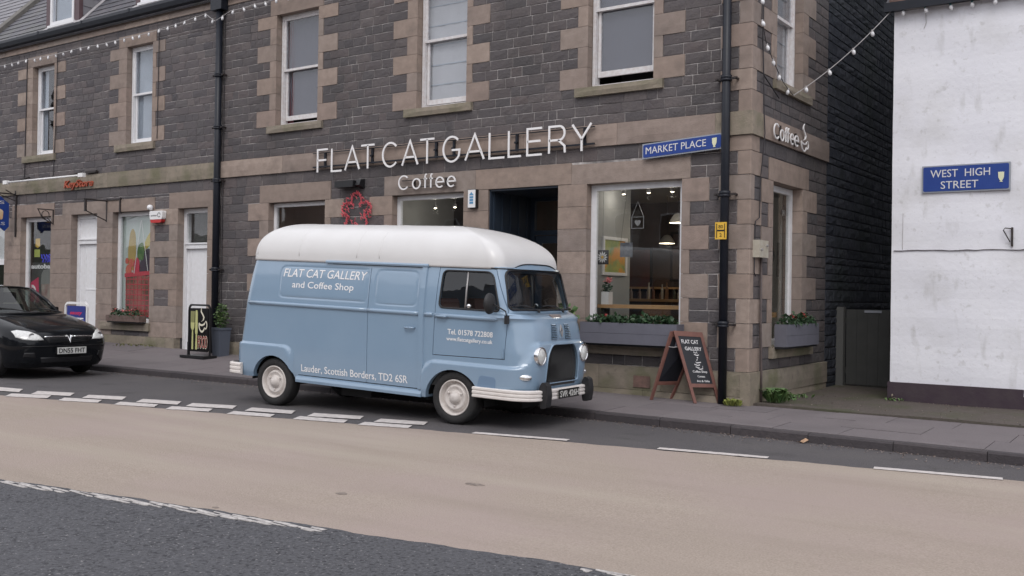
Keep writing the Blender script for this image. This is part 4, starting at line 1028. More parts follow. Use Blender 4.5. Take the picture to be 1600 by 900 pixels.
def door_parts(d, s):
    f = lambda a, b: (a, yside(a, b, -.014, s), b)
    glasspatch(DWIN, f).build('window_pane', GLASSV, d, smooth=True)
    bead(DWIN, lambda a, b: (a, yside(a, b, .0, s), b), .011).build('window_seal', RUBBER, d, smooth=True)
    MB().tube([rk(3.083, yside(3.08, z, -.006, s), z) for z in (1.49, 1.7, 1.93)], .011, 6).build('window_bar', GREYMETAL, d, smooth=True)
    q = MB(); q.lathe([(.012, -.01), (.03, .0), (.03, .012), (.018, .03)], c=rk(3.13, yside(3.1, 1.50, .0, s), 1.515), ax='y', n=12); q.build('window_catch', CHROME, d, smooth=True)
    h = MB(); h.tube([rk(2.70, yside(2.7, 1.38, .01, s), 1.378), rk(2.70, yside(2.7, 1.38, .045, s), 1.378), rk(2.83, yside(2.8, 1.38, .045, s), 1.374), rk(2.84, yside(2.8, 1.38, .03, s), 1.374)], .013, 8); h.build('door_handle', VANBLUE, d, smooth=True)
    b = MB(); b.tube([rk(x, yside(x, 1.385, .0, s), 1.385-.006*(x-2.64)) for x in (2.645, 2.9, 3.2, 3.5, 3.55)], [.026, .027, .027, .025, .010], 10); b.build('belt_moulding', VANBLUE, d, smooth=True)
    g = MB(); g.box(3.628, 3.645, yside(3.6, .98, -.01, s), yside(3.6, .98, .014, s), .94-.094, 1.04-.094); g.build('hinge', VANBLUE, d)
    if s < 0:
        F = lambda u, v, dd: rk(u, yside(u, v, .0015+dd), v)
        t = MB(); text_into(t, 'Tel. 01578 722808', 2.845, 3.49, 1.165, .062, F, .002, bold=.01); t.build('lettering', SIGNWHITE, d, label='telephone number in white letters')
        t = MB(); text_into(t, 'www.flatcatgallery.co.uk', 2.83, 3.49, 1.088, .045, F, .002, bold=.01); t.build('lettering', SIGNWHITE, d, label='web address in white letters')
build_van()
Fs = lambda u, v, dd: rk(u, yside(u, v, .0015+dd), v)
t = MB(); text_into(t, 'FLAT CAT GALLERY', .10, 1.545, 1.764, .108, Fs, .002, shear=.18, bold=.004); t.build('lettering', SIGNWHITE, van, label='gallery name in white sloping letters')
t = MB(); text_into(t, 'and Coffee Shop', .275, 1.34, 1.622, .085, Fs, .002, bold=.004); t.build('lettering', SIGNWHITE, van, label='words and Coffee Shop in white')
t = MB(); text_into(t, 'Lauder, Scottish Borders, TD2 6SR', .485, 2.25, .512, .092, Fs, .002, bold=.004); t.build('lettering', SIGNWHITE, van, label='address in white letters')
# belt mouldings, pillar, door rail, sill step
for a, b in ((-.49, 1.595), (1.605, 2.405)):
    MB().tube([rk(a+(b-a)*i/8, yside(a+(b-a)*i/8, 1.385, .0), 1.388) for i in range(9)], .027, 10).build('belt_moulding', VANBLUE, van, smooth=True)
MB().tube([rk(a, yside(a, 1.385, .0), 1.388) for a in (2.50, 2.56, 2.615)], .026, 10).build('belt_moulding', VANBLUE, van, smooth=True)
MB().tube([rk(-.6+3.1*i/8, -yside(0, 1.385, .0), 1.388) for i in range(9)], .027, 10).build('belt_moulding', VANBLUE, van, smooth=True)
pm = MB(); zz = [.46, .8, 1.2, 1.39, 1.5, 1.7, 1.9, 1.985]
pm.grid([[rk(2.405, yside(2.4, z, -.01), z) for z in zz], [rk(2.415, yside(2.4, z, .022), z) for z in zz], [rk(2.485, yside(2.4, z, .022), z) for z in zz], [rk(2.50, yside(2.4, z, -.01), z) for z in zz]])
pm.build('door_pillar', VANBLUE, van)
rl = MB(); rl.prism([(0, -.02), (.035, -.02), (.042, .0), (.03, .018), (0, .02)], lambda a, b, t: rk(t, yside(t, 1.97, -.005)-a, 1.985+b), .84, 2.50); rl.build('door_rail', VANBLUE, van)
rl = MB(); rl.prism([(0, -.028), (.012, -.028), (.012, -.021), (0, -.021)], lambda a, b, t: rk(t, yside(t, 1.955, -.003)-a, 1.985+b), .95, 2.42); rl.build('rail_shadow_line', RUBBER, van)  # dark bar stands in for the shadow line under the rail
hd = MB(); hd.tube([rk(2.21, yside(2.2, 1.2, .0), 1.205), rk(2.22, yside(2.2, 1.2, .04), 1.205), rk(2.34, yside(2.3, 1.2, .035), 1.207), rk(2.35, yside(2.3, 1.2, .0), 1.207)], .012, 8); hd.build('sliding_door_handle', VANBLUE, van, smooth=True)
sl = MB(); sl.prism([(-.0, .36), (.03, .365), (.035, .40), (.02, .435), (.0, .445)], lambda a, b, t: rk(t, -(tv('w', .45)-.004)-a, b), .40, 2.47); sl.build('sill', VANBLUE, van)
st = MB(); st.box(2.69+.0, 3.10, -.875, -.80, .475-.07, .49-.07)
st = MB(); st.prism(rpoly([(3.30, .56), (3.56, .55), (3.56, .70), (3.34, .71)], .04), lambda a, b, t: rk(a, yside(a, b, t), b), -.01, .003); st.build('step_recess_shade', mat('recess_shade_blue', (.15, .23, .34), .4), van)  # flat darker blue patch paints in the shade of the step recess
# roof
def roofpt(s_pt, e):
    x, y = s_pt; c = max(0, math.cos(e))**.62; h = math.sin(e)**.80
    xa, xb = 2.35, .25
    yy = y*c
    if x > xa: cf = max(0, math.cos(e))**.95; xx = x-(x-xa)*(1-cf)*min(1, ((x-xa)/(3.5-xa)))**.8
    elif x < xb: cf = max(0, math.cos(e))**.62; xx = x+(xb-x)*(1-cf)*min(1, ((xb-x)/(xb+.5)))**.8
    else: xx = x
    z = 1.99+.525*h
    z -= .035*(yy/.76)**2*h*(1 if True else 0)
    return rk(xx, yy, z)
ro = [(x-.055*sstep(2.5, 3.5, x), y) for x, y in outline(1.99, .018, True, False)]
rm = MB(); rows = []
rows.append([rk(x*1.0, y*.97, 1.975) for x, y in ro]); rows.append([rk(x, y, 1.975) for x, y in ro]); rows.append([rk(x, y, 2.0) for x, y in ro])
for i in range(1, 25): rows.append([roofpt(p, math.pi/2*(i/24)**1.0*.995) for p in ro])
rm.grid(rows, closed=True); rm.build('roof', VANWHITE, van, smooth=True)
MB().tube([rk(x, y, 1.982) for x, y in outline(1.985, .006, True, False)], .007, 6, closed=True).build('gutter_shadow_line', RUBBER, van, smooth=True)  # dark bead drawn as the gutter's shadow between roof and body
def nearest(ro, xt, s):
    return min((i for i in range(len(ro)) if ro[i][1]*s > .3), key=lambda i: abs(ro[i][0]-xt))
for xt, xo in ((-.42, .0), (.35, 0), (1.35, 0), (1.72, 0)):
    i1, i2 = nearest(ro, xt, -1), nearest(ro, xt, 1)
    pth = [roofpt((xt, ro[i1][1]), math.pi/2*k/20) for k in range(1, 21)]+[roofpt((xt, ro[i2][1]), math.pi/2*k/20) for k in range(19, 0, -1)]
    MB().tube([(p[0], p[1], p[2]-.0035) for p in pth], .0065, 6).build('roof_seam', VANWHITE, van, smooth=True)
# peak above the screen
pk = MB(); rows = []
for k in range(5):
    t = k/4; z = 1.985+.0+.075*t
    rows.append([rk(screen_x(y, 1.99)+.03+.035*(1-abs(y)/.55)*(1-t*.4)-.015*t, y*(1-.12*t), 1.985+(.065*t)*max(0., 1-(abs(y)/.60)**4)) for y in [-.57+.057*i for i in range(21)]])
rows.append([(p[0]-.10, p[1], p[2]-.02) for p in rows[-1]])
pk.grid(rows); pk.add([(p[0]-.1, p[1], p[2]) for p in rows[0]]+list(rows[0]), [(i, i+1, 21+i+1, 21+i) for i in range(20)])
pk.build('screen_peak', VANBLUE, van, smooth=True)
for s in (-1, 1):
    pass
MB().tube([(p[0]+.004, p[1], p[2]+.003) for p in rows[4]], .007, 6).build('peak_trim', RUBBER, van, smooth=True)
# windscreen
glasspatch(SCREEN, lambda a, b: (screen_x(a, b)-.012, a, b)).build('windscreen', GLASSV, van, smooth=True)
bead(SCREEN, lambda a, b: (screen_x(a, b)+.002, a, b), .014).build('windscreen_seal', RUBBER, van, smooth=True)
for (a, b) in (((-.14, 1.49), (-.50, 1.545)), ((.50, 1.49), (.16, 1.545))):
    q = MB(); p0 = rk(screen_x(a[0], 1.50)+.035, a[0], a[1]-.01); p1 = rk(screen_x(b[0], b[1])+.02, b[0], b[1])
    q.tube([p0, ((p0[0]+p1[0])/2+.02, (p0[1]+p1[1])/2, (p0[2]+p1[2])/2+.015), p1], .006, 6); q.lathe([(.018, -.04), (.018, .01), (.01, .02)], c=p0, n=10)
    dx = .17; q.tube([(p1[0]-.003, p1[1]-dx, p1[2]-.005), (p1[0], p1[1], p1[2]+.006), (p1[0]-.0, p1[1]+dx, p1[2]-.001)], .008, 6); q.build('wiper', RUBBER, van)
# grille
gb = MB(); gb.prism(offs(GRILLE, .02), lambda a, b, t: rk(front_x(a*.8, b)-.10+t, a, b), 0, .01); gr = gb.build('grille', UNDER, van)
gm_ = MB()
def gin(y, z):
    c = 0; P = GRILLE; n = len(P)
    for i in range(n):
        a, b = P[i], P[(i+1) % n]
        if (a[1] > z) != (b[1] > z) and y < (b[0]-a[0])*(z-a[1])/(b[1]-a[1])+a[0]: c ^= 1
    return c
st_ = .014
for k in range(-30, 31):
    for m in (1, -1):
        run = []
        for j in range(0, 46):
            z = .66+j*.0095; y = k*.02+m*(z-.87)*.9
            if gin(y, z): run.append(rk(front_x(y, z)-.030, y, z))
            elif len(run) > 1: break
        if len(run) > 1: gm_.tube([run[0], run[len(run)//2], run[-1]], .0026, 3, cap=False)
gm_.build('grille_mesh', RUBBER, gr)
bead(GRILLE, lambda a, b: (front_x(a, b)+.002, a, b), .012).build('grille_surround', VANBLUE, van, smooth=True)
cg = MB(); cg.prism([(-.24, .67), (.24, .67), (.20, 1.07), (-.20, 1.07)], lambda a, b, t: rk(front_x(a, b)-.055+t, a, b), 0, .012); cg.build('radiator_blind', UNDER, gr)
lb = MB(); lb.prism(rpoly([(-.34, .60), (.34, .60), (.34, .665), (-.34, .665)], .02), lambda a, b, t: rk(front_x(a, b)-.02+t, a, b), 0, .03); lb.build('grille_sill', RUBBER, gr)
# lamps
for s in (-1, 1):
    xh, yh, zh = front_x(s*.546, .968), s*.546, .968
    c = rk(xh, yh, zh)
    h = MB().lathe([(.110, -.06), (.112, .012), (.105, .024), (.092, .020), (.090, .006)], c=c, ax='x', n=32, cap=False).build('headlight', CHROME, van, smooth=True)
    MB().lathe([(.092, .014), (.075, .024), (.05, .031), (.02, .034), (0.001, .035)], c=c, ax='x', n=32, cap=False).build('lens', LENS, h, smooth=True)
    MB().lathe([(.090, .006), (.07, -.015), (.03, -.03), (.001, -.035)], c=c, ax='x', n=24, cap=False).build('reflector', LENSD, h, smooth=True)
    # side lamp on the corner
    yc = s*.74; xc = front_x(yc, .72)
    q = MB(); n_ = 20; rows = []
    for rr_, dd in ((1.0, 0), (.98, .022), (.8, .034), (.4, .042), (.02, .044)):
        rows.append([rk(0, 0, 0) for _ in range(n_)])
        for k in range(n_):
            a = 2*math.pi*k/n_; du, dz =   .075*rr_*math.cos(a), .04*rr_*math.sin(a)
            # along the corner tangent
            tx, ty = -.62*s*-1, 0
            ang = R(52); px = xc-math.sin(ang)*du*1.0; py = yc+s*math.cos(ang)*du
            nx_, ny_ = math.cos(ang), s*math.sin(ang)
            rows[-1][k] = rk(px+nx_*(dd-.012), py+ny_*(dd-.012), .72+dz)
    q.grid(rows, closed=True); sl_ = q.build('side_lamp', LENSD, van, smooth=True)
    q = MB(); q.tube([(p[0], p[1], p[2]) for p in rows[0]], .007, 6, closed=True); q.build('lamp_rim', CHROME, sl_, smooth=True)
# louvres, emblem and badge on the nose
for s in (-1, 1):
    for k in range(9):
        z = 1.165+k*.0205; y0 = s*(.105+.0); y1 = s*(.245-.004*k)
        q = MB(); x_ = front_x(s*.17, z)
        q.add([rk(x_-.004, y0, z+.012), rk(x_-.004, y1, z+.012), rk(x_+.014, y1, z-.002), rk(x_+.014, y0, z-.002)], [(0, 1, 2, 3)])
        q.cm = 1; q.add([rk(x_+.015, y0, z-.001), rk(x_+.015, y1, z-.001), rk(x_+.004, y1, z-.0095), rk(x_+.004, y0, z-.0095)], [(0, 1, 2, 3)])  # black face under each lip stands in for the shaded slit
        q.build('louvre', [VANBLUE, RUBBER], van)
em = MB(); em.prism([(-.065, 1.165), (.065, 1.165), (.09, 1.345), (-.09, 1.345)], lambda a, b, t: rk(front_x(a, b)+t, a, b), -.005, .009); emb = em.build('emblem_plate', VANBLUE, van)
em = MB(); dm_ = [(0, 1.18), (.036, 1.255), (0, 1.33), (-.036, 1.255)]; di = [(0, 1.207), (.02, 1.255), (0, 1.302), (-.02, 1.255)]
F_ = lambda a, b, t: rk(front_x(a, b)+t, a, b)
em.add([F_(a, b, .010) for a, b in dm_]+[F_(a, b, .020) for a, b in dm_]+[F_(a, b, .020) for a, b in di]+[F_(a, b, .010) for a, b in di],
       [(i, (i+1) % 4, 4+(i+1) % 4, 4+i) for i in range(4)]+[(4+i, 4+(i+1) % 4, 8+(i+1) % 4, 8+i) for i in range(4)]+[(8+i, 8+(i+1) % 4, 12+(i+1) % 4, 12+i) for i in range(4)])
em.build('diamond_emblem', GREYMETAL, emb)
bd = MB(); bd.prism(rpoly([(-.12, 1.40), (.12, 1.40), (.13, 1.452), (-.13, 1.452)], .012), lambda a, b, t: rk(3.895-.75*(b-1.40)+t, a, b), -.01, .012); bd.build('name_badge', mat('badge_bronze_grey', (.22, .19, .18), .5, col2=(.12, .1, .1), nscale=30, namt=.7), van)
# bumpers
def bumper(path, z0, z1, ridges, mats, name, parent):
    """vertical profile swept along a plan path"""
    P = [Vector(p) for p in path]; n = len(P); prof = []
    for i in range(ridges):
        a, b = i/ridges, (i+1)/ridges
        prof += [(a+.03, .016), (a+.09, .026), (b-.09, .026), (b-.03, .016)]
    prof = [(0, -.02)]+prof+[(1, -.02)]
    rows = []
    for i in range(n):
        d = (P[min(i+1, n-1)]-P[max(0, i-1)]).normalized(); nn = Vector((d.y, -d.x))
        rows.append([rk(P[i].x+nn.x*o, P[i].y+nn.y*o, z0+(z1-z0)*h) for h, o in prof])
    mb = MB(); mb.grid(rows); mb.add(rows[0], [tuple(range(len(prof)))]); mb.add(rows[-1], [tuple(range(len(prof)))[::-1]])
    return mb.build(name, mats, parent)
def arcpath(xs, ys, xe, r, n=10):
    return [(xs, -ys)]+[(xe-r+r*math.sin(math.pi/2*i/n), -ys+r-r*math.cos(math.pi/2*i/n)) for i in range(n+1)]
half = arcpath(3.255, .87, 4.025, .30)
full = half+[(4.035, -.3), (4.04, 0), (4.035, .3)]+[(a, -b) for a, b in reversed(half)]
fb_ = bumper(full, .445, .575, 3, BUMPERW, 'front_bumper', van)
for s in (-1, 1):
    q = MB(); pr = rpoly([(4.02, .36), (4.10, .37), (4.12, .52), (4.10, .65), (4.04, .675), (4.00, .60), (4.01, .42)], .025)
    q.prism(pr, lambda a, b, t: rk(a, t, b), s*.545-.056, s*.545+.056); q.build('overrider', RUBBER, fb_)
pl = MB(); pl.prism(rpoly([(-.26, .455), (.26, .455), (.26, .565), (-.26, .565)], .008, 2), lambda a, b, t: rk(4.082+t, a, b), 0, .008); pn = pl.build('number_plate', PLATEK, fb_)
t = MB(); text_into(t, 'SVR 426H', -.24, .24, .474, .072, lambda u, v, d: rk(4.091+d, u, v), .003, bold=.012); t.build('lettering', SILVER, pn)
rh = [(-.56, -.875), (-.72, -.872)]+[(-.74-.10*math.sin(math.pi/2*i/8), -.87+.12*(1-math.cos(math.pi/2*i/8))) for i in range(9)]
full = [(-.56, -.885), (-.70, -.885)]+[(-.70-.14*math.sin(math.pi/2*i/8), -.885+.14*(1-math.cos(math.pi/2*i/8))) for i in range(1, 9)]
full = full+[(-.84, 0)]+[(a, -b) for a, b in reversed(full)]
full = full[::-1]
bumper(full, .385, .545, 3, BUMPERW, 'rear_bumper', van)
# mirror
mr = MB(); base = rk(3.69, yside(3.68, 1.38, .01), 1.385)
mr.tube([base, (base[0]+.01, base[1]-.05, base[2]+.10), (3.60, -1.00, 1.47)], .008, 8); mr.box(base[0]-.02, base[0]+.02, base[1]-.03, base[1]+.02, base[2]-.05, base[2]+.05)
mo = mr.build('mirror_arm', RUBBER, van, smooth=False)
mh = MB(); c = (3.545, -1.01, 1.475); n_ = 24; rows = []
for rr_, dd in ((.2, .05), (.7, .042), (.95, .02), (1.0, .0), (.96, -.006), (.9, -.002)):
    rows.append([(c[0]+dd+.02*math.cos(2*math.pi*k/n_)*rr_*.3, c[1]+.11*rr_*math.cos(2*math.pi*k/n_), c[2]+.125*rr_*math.sin(2*math.pi*k/n_)) for k in range(n_)])
mh.grid(rows, closed=True); mh.add(rows[0], [tuple(range(n_))[::-1]]); m2 = mh.build('mirror_head', RUBBER, mo, smooth=True)
# wheels
def wheel(parent, x, y, s, r=.325, name='wheel', tyrem=TYRE, rimm=WHEELCREAM, width=.17, rim_r=.215, z=None, style='van'):
    z = r if z is None else z; n_ = 48
    f = lambda rad, h: (rad, h*s)
    ty = MB(); prof = [(rim_r, -width*.42), (rim_r+.02, -width/2), (r-.03, -width/2-.004), (r-.008, -width*.43), (r, -width*.33), (r, width*.33), (r-.008, width*.43), (r-.03, width/2+.004), (r-.07, width/2+.006), (rim_r+.012, width/2-.004), (rim_r, width*.42)]
    ty.lathe([f(a, b) for a, b in prof], c=(x, y, z), ax='y', n=n_, cap=False); w_ = ty.build(name, tyrem, parent, smooth=True)
    if style == 'van':
        prof = [(rim_r+.004, width*.40), (rim_r+.004, width*.48), (rim_r-.008, width*.5), (rim_r-.016, width*.44), (rim_r-.022, width*.2), (rim_r-.035, width*.12), (rim_r-.045, width*.14), (.150, width*.36), (.138, width*.40), (.126, width*.36), (.10, width*.30), (.085, width*.28), (.078, width*.34), (.07, width*.46), (.045, width*.58), (.02, width*.62), (.001, width*.63)]
    else:
        prof = [(rim_r+.004, width*.40), (rim_r, width*.49), (rim_r-.015, width*.44), (rim_r-.03, width*.30), (.10, width*.40), (.03, width*.42), (.001, width*.42)]
    MB().lathe([f(a, b) for a, b in prof], c=(x, y, z), ax='y', n=n_, cap=False).build('rim', rimm, w_, smooth=True)
    q = MB(); q.lathe([f(rim_r+.003, -width*.3), f(.001, -width*.3)], c=(x, y, z), ax='y', n=24, cap=False); q.build('inner_rim', UNDER, w_)
    if style == 'van':
        for k in range(3):
            q = MB(); a = 2*math.pi*k/3+.5; q.lathe([f(.013, width*.3), f(.013, width*.42), f(.006, width*.44)], c=(x+.105*math.cos(a), y, z+.105*math.sin(a)), ax='y', n=8)
            q.build('wheel_nut', rimm, w_)
    return w_
for x in (-.02, 2.945):
    for s in (-1, 1): wheel(van, x, s*.72, s, width=.195)
# underside, wheel wells, exhaust
ub = MB(); ub.box(-.62, 3.85, -.42, .42, .30, .40); ub.box(.42, 2.5, -.78, .78, .34, .40); ub.tube([(0, -.7, .32), (0, .7, .32)], .045, 10); ub.tube([(2.945, -.7, .32), (2.945, .7, .32)], .035, 8); ub.tube([(2.2, .2, .24), (.6, .25, .22), (-.6, .3, .24)], .03, 8)
ub.box(2.5, 3.6, -.3, .3, .2, .42); ub.box(1.0, 1.5, -.6, -.1, .20, .36)
ub.build('underbody', UNDER, van)
for a, cx in ((ARCHF, 2.945), (ARCHR, -.01)):
    for s in (-1, 1):
        q = MB(); n_ = 14; r_ = .43; rows = [[rk(cx+r_*math.cos(math.pi*i/n_), s*t, .33+r_*math.sin(math.pi*i/n_)*.98) for i in range(n_+1)] for t in (.80, .5)]
        q.grid(rows); q.add(list(rows[1]), [tuple(range(n_+1))]); q.build('wheel_well', UNDER, van)
# cab interior
ci = MB(); ci.box(-.5, 2.5, -.7, .7, .45, .5); ci.box(2.3, 3.6, -.74, .74, .45, .62); ci.box(3.38, 3.55, -.62, .62, .62, 1.28); ci.prism([(3.34, 1.30), (3.58, 1.30), (3.58, 1.42), (3.34, 1.36)], lambda a, b, t: rk(a, t, b), -.64, .64)
ci.build('cab_floor_and_dash', CABIN, van)
for s in (-1, 1):
    se = MB(); se.prism(rpoly([(2.55, .62), (3.05, .62), (3.08, .95), (2.55, .92)], .05), lambda a, b, t: (a, t, b), s*.42-.25, s*.42+.25)
    se.prism(rpoly([(2.50, .86), (2.66, .86), (2.56, 1.52), (2.44, 1.52)], .05), lambda a, b, t: (a, t, b), s*.42-.24, s*.42+.24); se.build('seat', SEAT, van)
sw = MB(); cc = Vector((3.30, -.40, 1.32)); ax_ = Vector((-.75, 0, .66)).normalized(); u_ = Vector((0, 1, 0)); v_ = ax_.cross(u_)
sw.tube([cc+u_*.2*math.cos(2*math.pi*k/28)+v_*.2*math.sin(2*math.pi*k/28) for k in range(28)], .012, 8, closed=True); sw.tube([cc-u_*.2, cc+ax_*-.03, cc+u_*.2], .01, 6); sw.tube([cc, cc-ax_*.5], .02, 8)
sw.build('steering_wheel', RUBBER, van, smooth=True)
hdl = MB(); hdl.box(2.40, 2.46, -.68, .68, .6, 1.2); hdl.build('cab_bulkhead', CABIN, van)
# ================================================================ signs
def ribbon(mb, path, wd, f, d0, d1, closed=False):
    """flat bar of constant width along a 2-D path, extruded from d0 to d1"""
    P = [Vector(p) for p in path]; n = len(P); L, Rr = [], []
    for i in range(n):
        if closed: a, b = (P[i]-P[i-1]).normalized(), (P[(i+1) % n]-P[i]).normalized()
        else: a = (P[i]-P[max(i-1, 0)]); b = (P[min(i+1, n-1)]-P[i]); a = a.normalized() if a.length > 0 else b.normalized(); b = b.normalized() if b.length > 0 else a
        na, nb = Vector((-a.y, a.x)), Vector((-b.y, b.x)); m = (na+nb); m = m.normalized() if m.length > 1e-6 else na
        k = wd/2/max(.45, m.dot(na)); L.append(P[i]+m*k); Rr.append(P[i]-m*k)
    vs = [f(p.x, p.y, d1) for p in L]+[f(p.x, p.y, d1) for p in Rr]+[f(p.x, p.y, d0) for p in L]+[f(p.x, p.y, d0) for p in Rr]
    fs = []
    for i in range(n if closed else n-1):
        j = (i+1) % n; fs += [(i, n+i, n+j, j), (2*n+i, 2*n+j, 3*n+j, 3*n+i), (i, j, 2*n+j, 2*n+i), (n+j, n+i, 3*n+i, 3*n+j)]
    if not closed: fs += [(0, 2*n, 3*n, n), (n-1, 2*n-1, 4*n-1, 3*n-1)]
    mb.add(vs, fs)
def arc(cx, cy, rx, ry, a0, a1, n=18): return [(cx+rx*math.cos(R(a0+(a1-a0)*i/n)), cy+ry*math.sin(R(a0+(a1-a0)*i/n))) for i in range(n+1)]
GLY = {'F': [[(0, 0), (0, 1), (1, 1)], [(0, .53), (.85, .53)]], 'L': [[(0, 1), (0, 0), (1, 0)]], 'A': [[(0, 0), (.5, 1), (1, 0)], [(.18, .33), (.82, .33)]],
       'T': [[(.5, 0), (.5, 1)], [(0, 1), (1, 1)]], 'C': [arc(.5, .5, .5, .5, 42, 318, 26)], 'G': [arc(.5, .5, .5, .5, 45, 325, 26)+[(.95, .46), (.5, .46)]],
       'E': [[(1, 1), (0, 1), (0, 0), (1, 0)], [(0, .52), (.9, .52)]], 'R': [[(0, 0), (0, 1), (.6, 1)]+arc(.6, .74, .32, .26, 85, -85, 12)+[(.6, .48), (0, .48)], [(.55, .48), (.92, .25), (.95, 0)]],
       'Y': [[(0, 1), (.5, .45), (1, 1)], [(.5, .45), (.5, 0)]], 'o': [arc(.5, .36, .5, .36, 0, 360, 26)],
       'f': [[(.32, 0), (.32, .85)]+arc(.62, .85, .30, .15, 170, 70, 8), [(0, .68), (.8, .68)]], 'e': [[(.02, .38), (1, .38)]+arc(.5, .36, .5, .36, 8, 310, 24)]}
def letters(parent, spec, f, z0, cap, wd, d0, d1, tops=None, m=LETTERSIDE, zf=None):
    for ch, a, b in spec:
        mb = MB(); zz = z0 if zf is None else zf((a+b)/2)
        for p in GLY[ch]:
            cl = ch == 'o'
            pts = [(a+wd/2+(b-a-wd)*x, zz+wd/2+(cap-wd)*y) for x, y in p]
            if cl: pts = pts[:-1]
            ribbon(mb, pts, wd, f, d0, d1, closed=cl)
        mb.build('letter', m, parent)
sg = thing('gallery_sign', 'big thin white letters FLAT CAT GALLERY on a dark rail over the shop', 'sign', (-5.4, 0, 3.77))
spec = [('F', -8.272, -7.982), ('L', -7.911, -7.627), ('A', -7.573, -7.193), ('T', -7.181, -6.834), ('C', -6.668, -6.28), ('A', -6.219, -5.837), ('T', -5.817, -5.48), ('G', -5.315, -4.921), ('A', -4.85, -4.439), ('L', -4.362, -4.033), ('L', -3.983, -3.711), ('E', -3.626, -3.32), ('R', -3.219, -2.882), ('Y', -2.801, -2.435)]
letters(sg, spec, WF, 3.765, .445, .033, .125, .14)
mb = MB(); mb.wbox(WF, -8.42, -2.42, 3.875, 3.90, .075, .10); mb.wbox(WF, -8.42, -2.42, 4.135, 4.15, .075, .10)
for u in (-8.12, -6.95, -5.50, -5.12, -3.85, -2.6): mb.wbox(WF, u-.02, u+.02, 3.88, 4.15, .05, .09); mb.wbox(WF, u-.02, u+.02, 3.99, 4.02, .05, .125)
mb.build('mounting_rail', CHARCOAL, sg)
cs = thing('coffee_sign', 'small white letters Coffee on the lintel under the big gallery letters', 'sign', (-5.7, 0, 3.36))
letters(cs, [('C', -6.317, -6.07), ('o', -6.004, -5.813), ('f', -5.756, -5.645), ('f', -5.63, -5.52), ('e', -5.49, -5.303), ('e', -5.243, -5.06)], WF, 3.365, .255, .024, .085, .10)
mb = MB(); mb.wbox(WF, -6.25, -5.08, 3.40, 3.413, .065, .085); mb.wbox(WF, -6.25, -5.08, 3.52, 3.533, .065, .085); mb.wbox(WF, -6.0, -5.98, 3.40, 3.53, .02, .07); mb.wbox(WF, -5.3, -5.28, 3.40, 3.53, .02, .07); mb.build('mounting_rail', IRON, cs)
ss = thing('gable_coffee_sign', 'white letters Coffee with a steaming cup on the side wall of the corner building', 'sign', (0, 1.4, 3.88))
letters(ss, [('C', .64, .87), ('o', .90, 1.06), ('f', 1.09, 1.215), ('f', 1.185, 1.30), ('e', 1.32, 1.475), ('e', 1.51, 1.69)], WS, 3.875, .23, .020, .085, .10)
mb = MB(); mb.wbox(WS, .75, 1.78, 3.925, 3.945, .06, .085); mb.wbox(WS, .95, .97, 3.88, 4.1, .05, .085); mb.wbox(WS, 1.6, 1.62, 3.88, 4.08, .05, .085); mb.build('mounting_rail', IRON, ss)
def cupmark(mb, f, u, z, s, wd, d0, d1):
    """cup with a swirl of steam, as drawn on the signs"""
    ribbon(mb, [(u+s*a, z+s*b) for a, b in arc(.40, .42, .36, .40, 180, 330, 14)], wd, f, d0, d1)
    ribbon(mb, [(u+s*a, z+s*b) for a, b in [(.04, .42), (.16, .36), (.40, .33), (.66, .38), (.74, .45)]], wd, f, d0, d1)
    ribbon(mb, [(u+s*a, z+s*b) for a, b in arc(.84, .34, .14, .17, 110, -110, 12)], wd*.8, f, d0, d1)
    sw_ = [(.30, .50), (.55, .58), (.62, .72), (.46, .86), (.30, .98), (.30, 1.12), (.44, 1.26)]
    wv = [.02, .10, .15, .15, .12, .07, .01]; L = [(u+s*(a-w_/2), z+s*b) for (a, b), w_ in zip(sw_, wv)]; Rr = [(u+s*(a+w_/2), z+s*b) for (a, b), w_ in zip(sw_, wv)]
    n = len(L); mb.add([f(*p, d1) for p in L]+[f(*p, d1) for p in Rr]+[f(*p, d0) for p in L]+[f(*p, d0) for p in Rr],
                       [(i, n+i, n+i+1, i+1) for i in range(n-1)]+[(i, i+1, 2*n+i+1, 2*n+i) for i in range(n-1)]+[(n+i+1, n+i, 3*n+i, 3*n+i+1) for i in range(n-1)])
mb = MB(); cupmark(mb, WS, 1.80, 3.845, .34, .020, .085, .10); mb.build('cup_emblem', LETTERSIDE, ss)
def street_sign(name, label, W, u0, u1, z0, z1, tilt, lines, loc):
    t = thing(name, label, 'street sign', loc)
    f = lambda u, z, d: W(u, z+tilt*(u-u0)/(u1-u0), d)
    bx = lambda mb, a, b, c, e, d0, d1: mb.prism([(a, c), (b, c), (b, e), (a, e)], lambda p, q, r: f(p, q, r), d0, d1)
    mb = MB(); bx(mb, u0, u1, z0, z1, .0, .035); mb.build('backing', SIGNGREY, t)
    g = .018; mb = MB(); mb.prism(rpoly([(u0+g, z0+g), (u1-g, z0+g), (u1-g, z1-g), (u0+g, z1-g)], .025), lambda p, q, r: f(p, q, r), .03, .040); mb.build('panel', SIGNBLUE, t)
    for s_, a, b, base, cap in lines:
        mb = MB(); text_into(mb, s_, a, b, base, cap, lambda u, v, d: f(u, v, .0405+d), .005, bold=.0); mb.build('lettering', CHALK, t)
    cu = u1-.115; cz = (z0+z1)/2; h = min(.085, (z1-z0)*.36)
    sh = [(-.6, .7), (-.35, .62), (-.2, .72), (0, .62), (.2, .72), (.35, .62), (.6, .7), (.55, -.2), (.3, -.65), (.12, -.75), (.35, -.95), (-.35, -.95), (-.12, -.75), (-.3, -.65), (-.55, -.2)]
    mb = MB(); mb.prism([(cu+a*h*.75, cz+b*h) for a, b in sh], lambda p, q, r: f(p, q, r), .0405, .046); mb.build('crest', SHIELD, t)
    return t
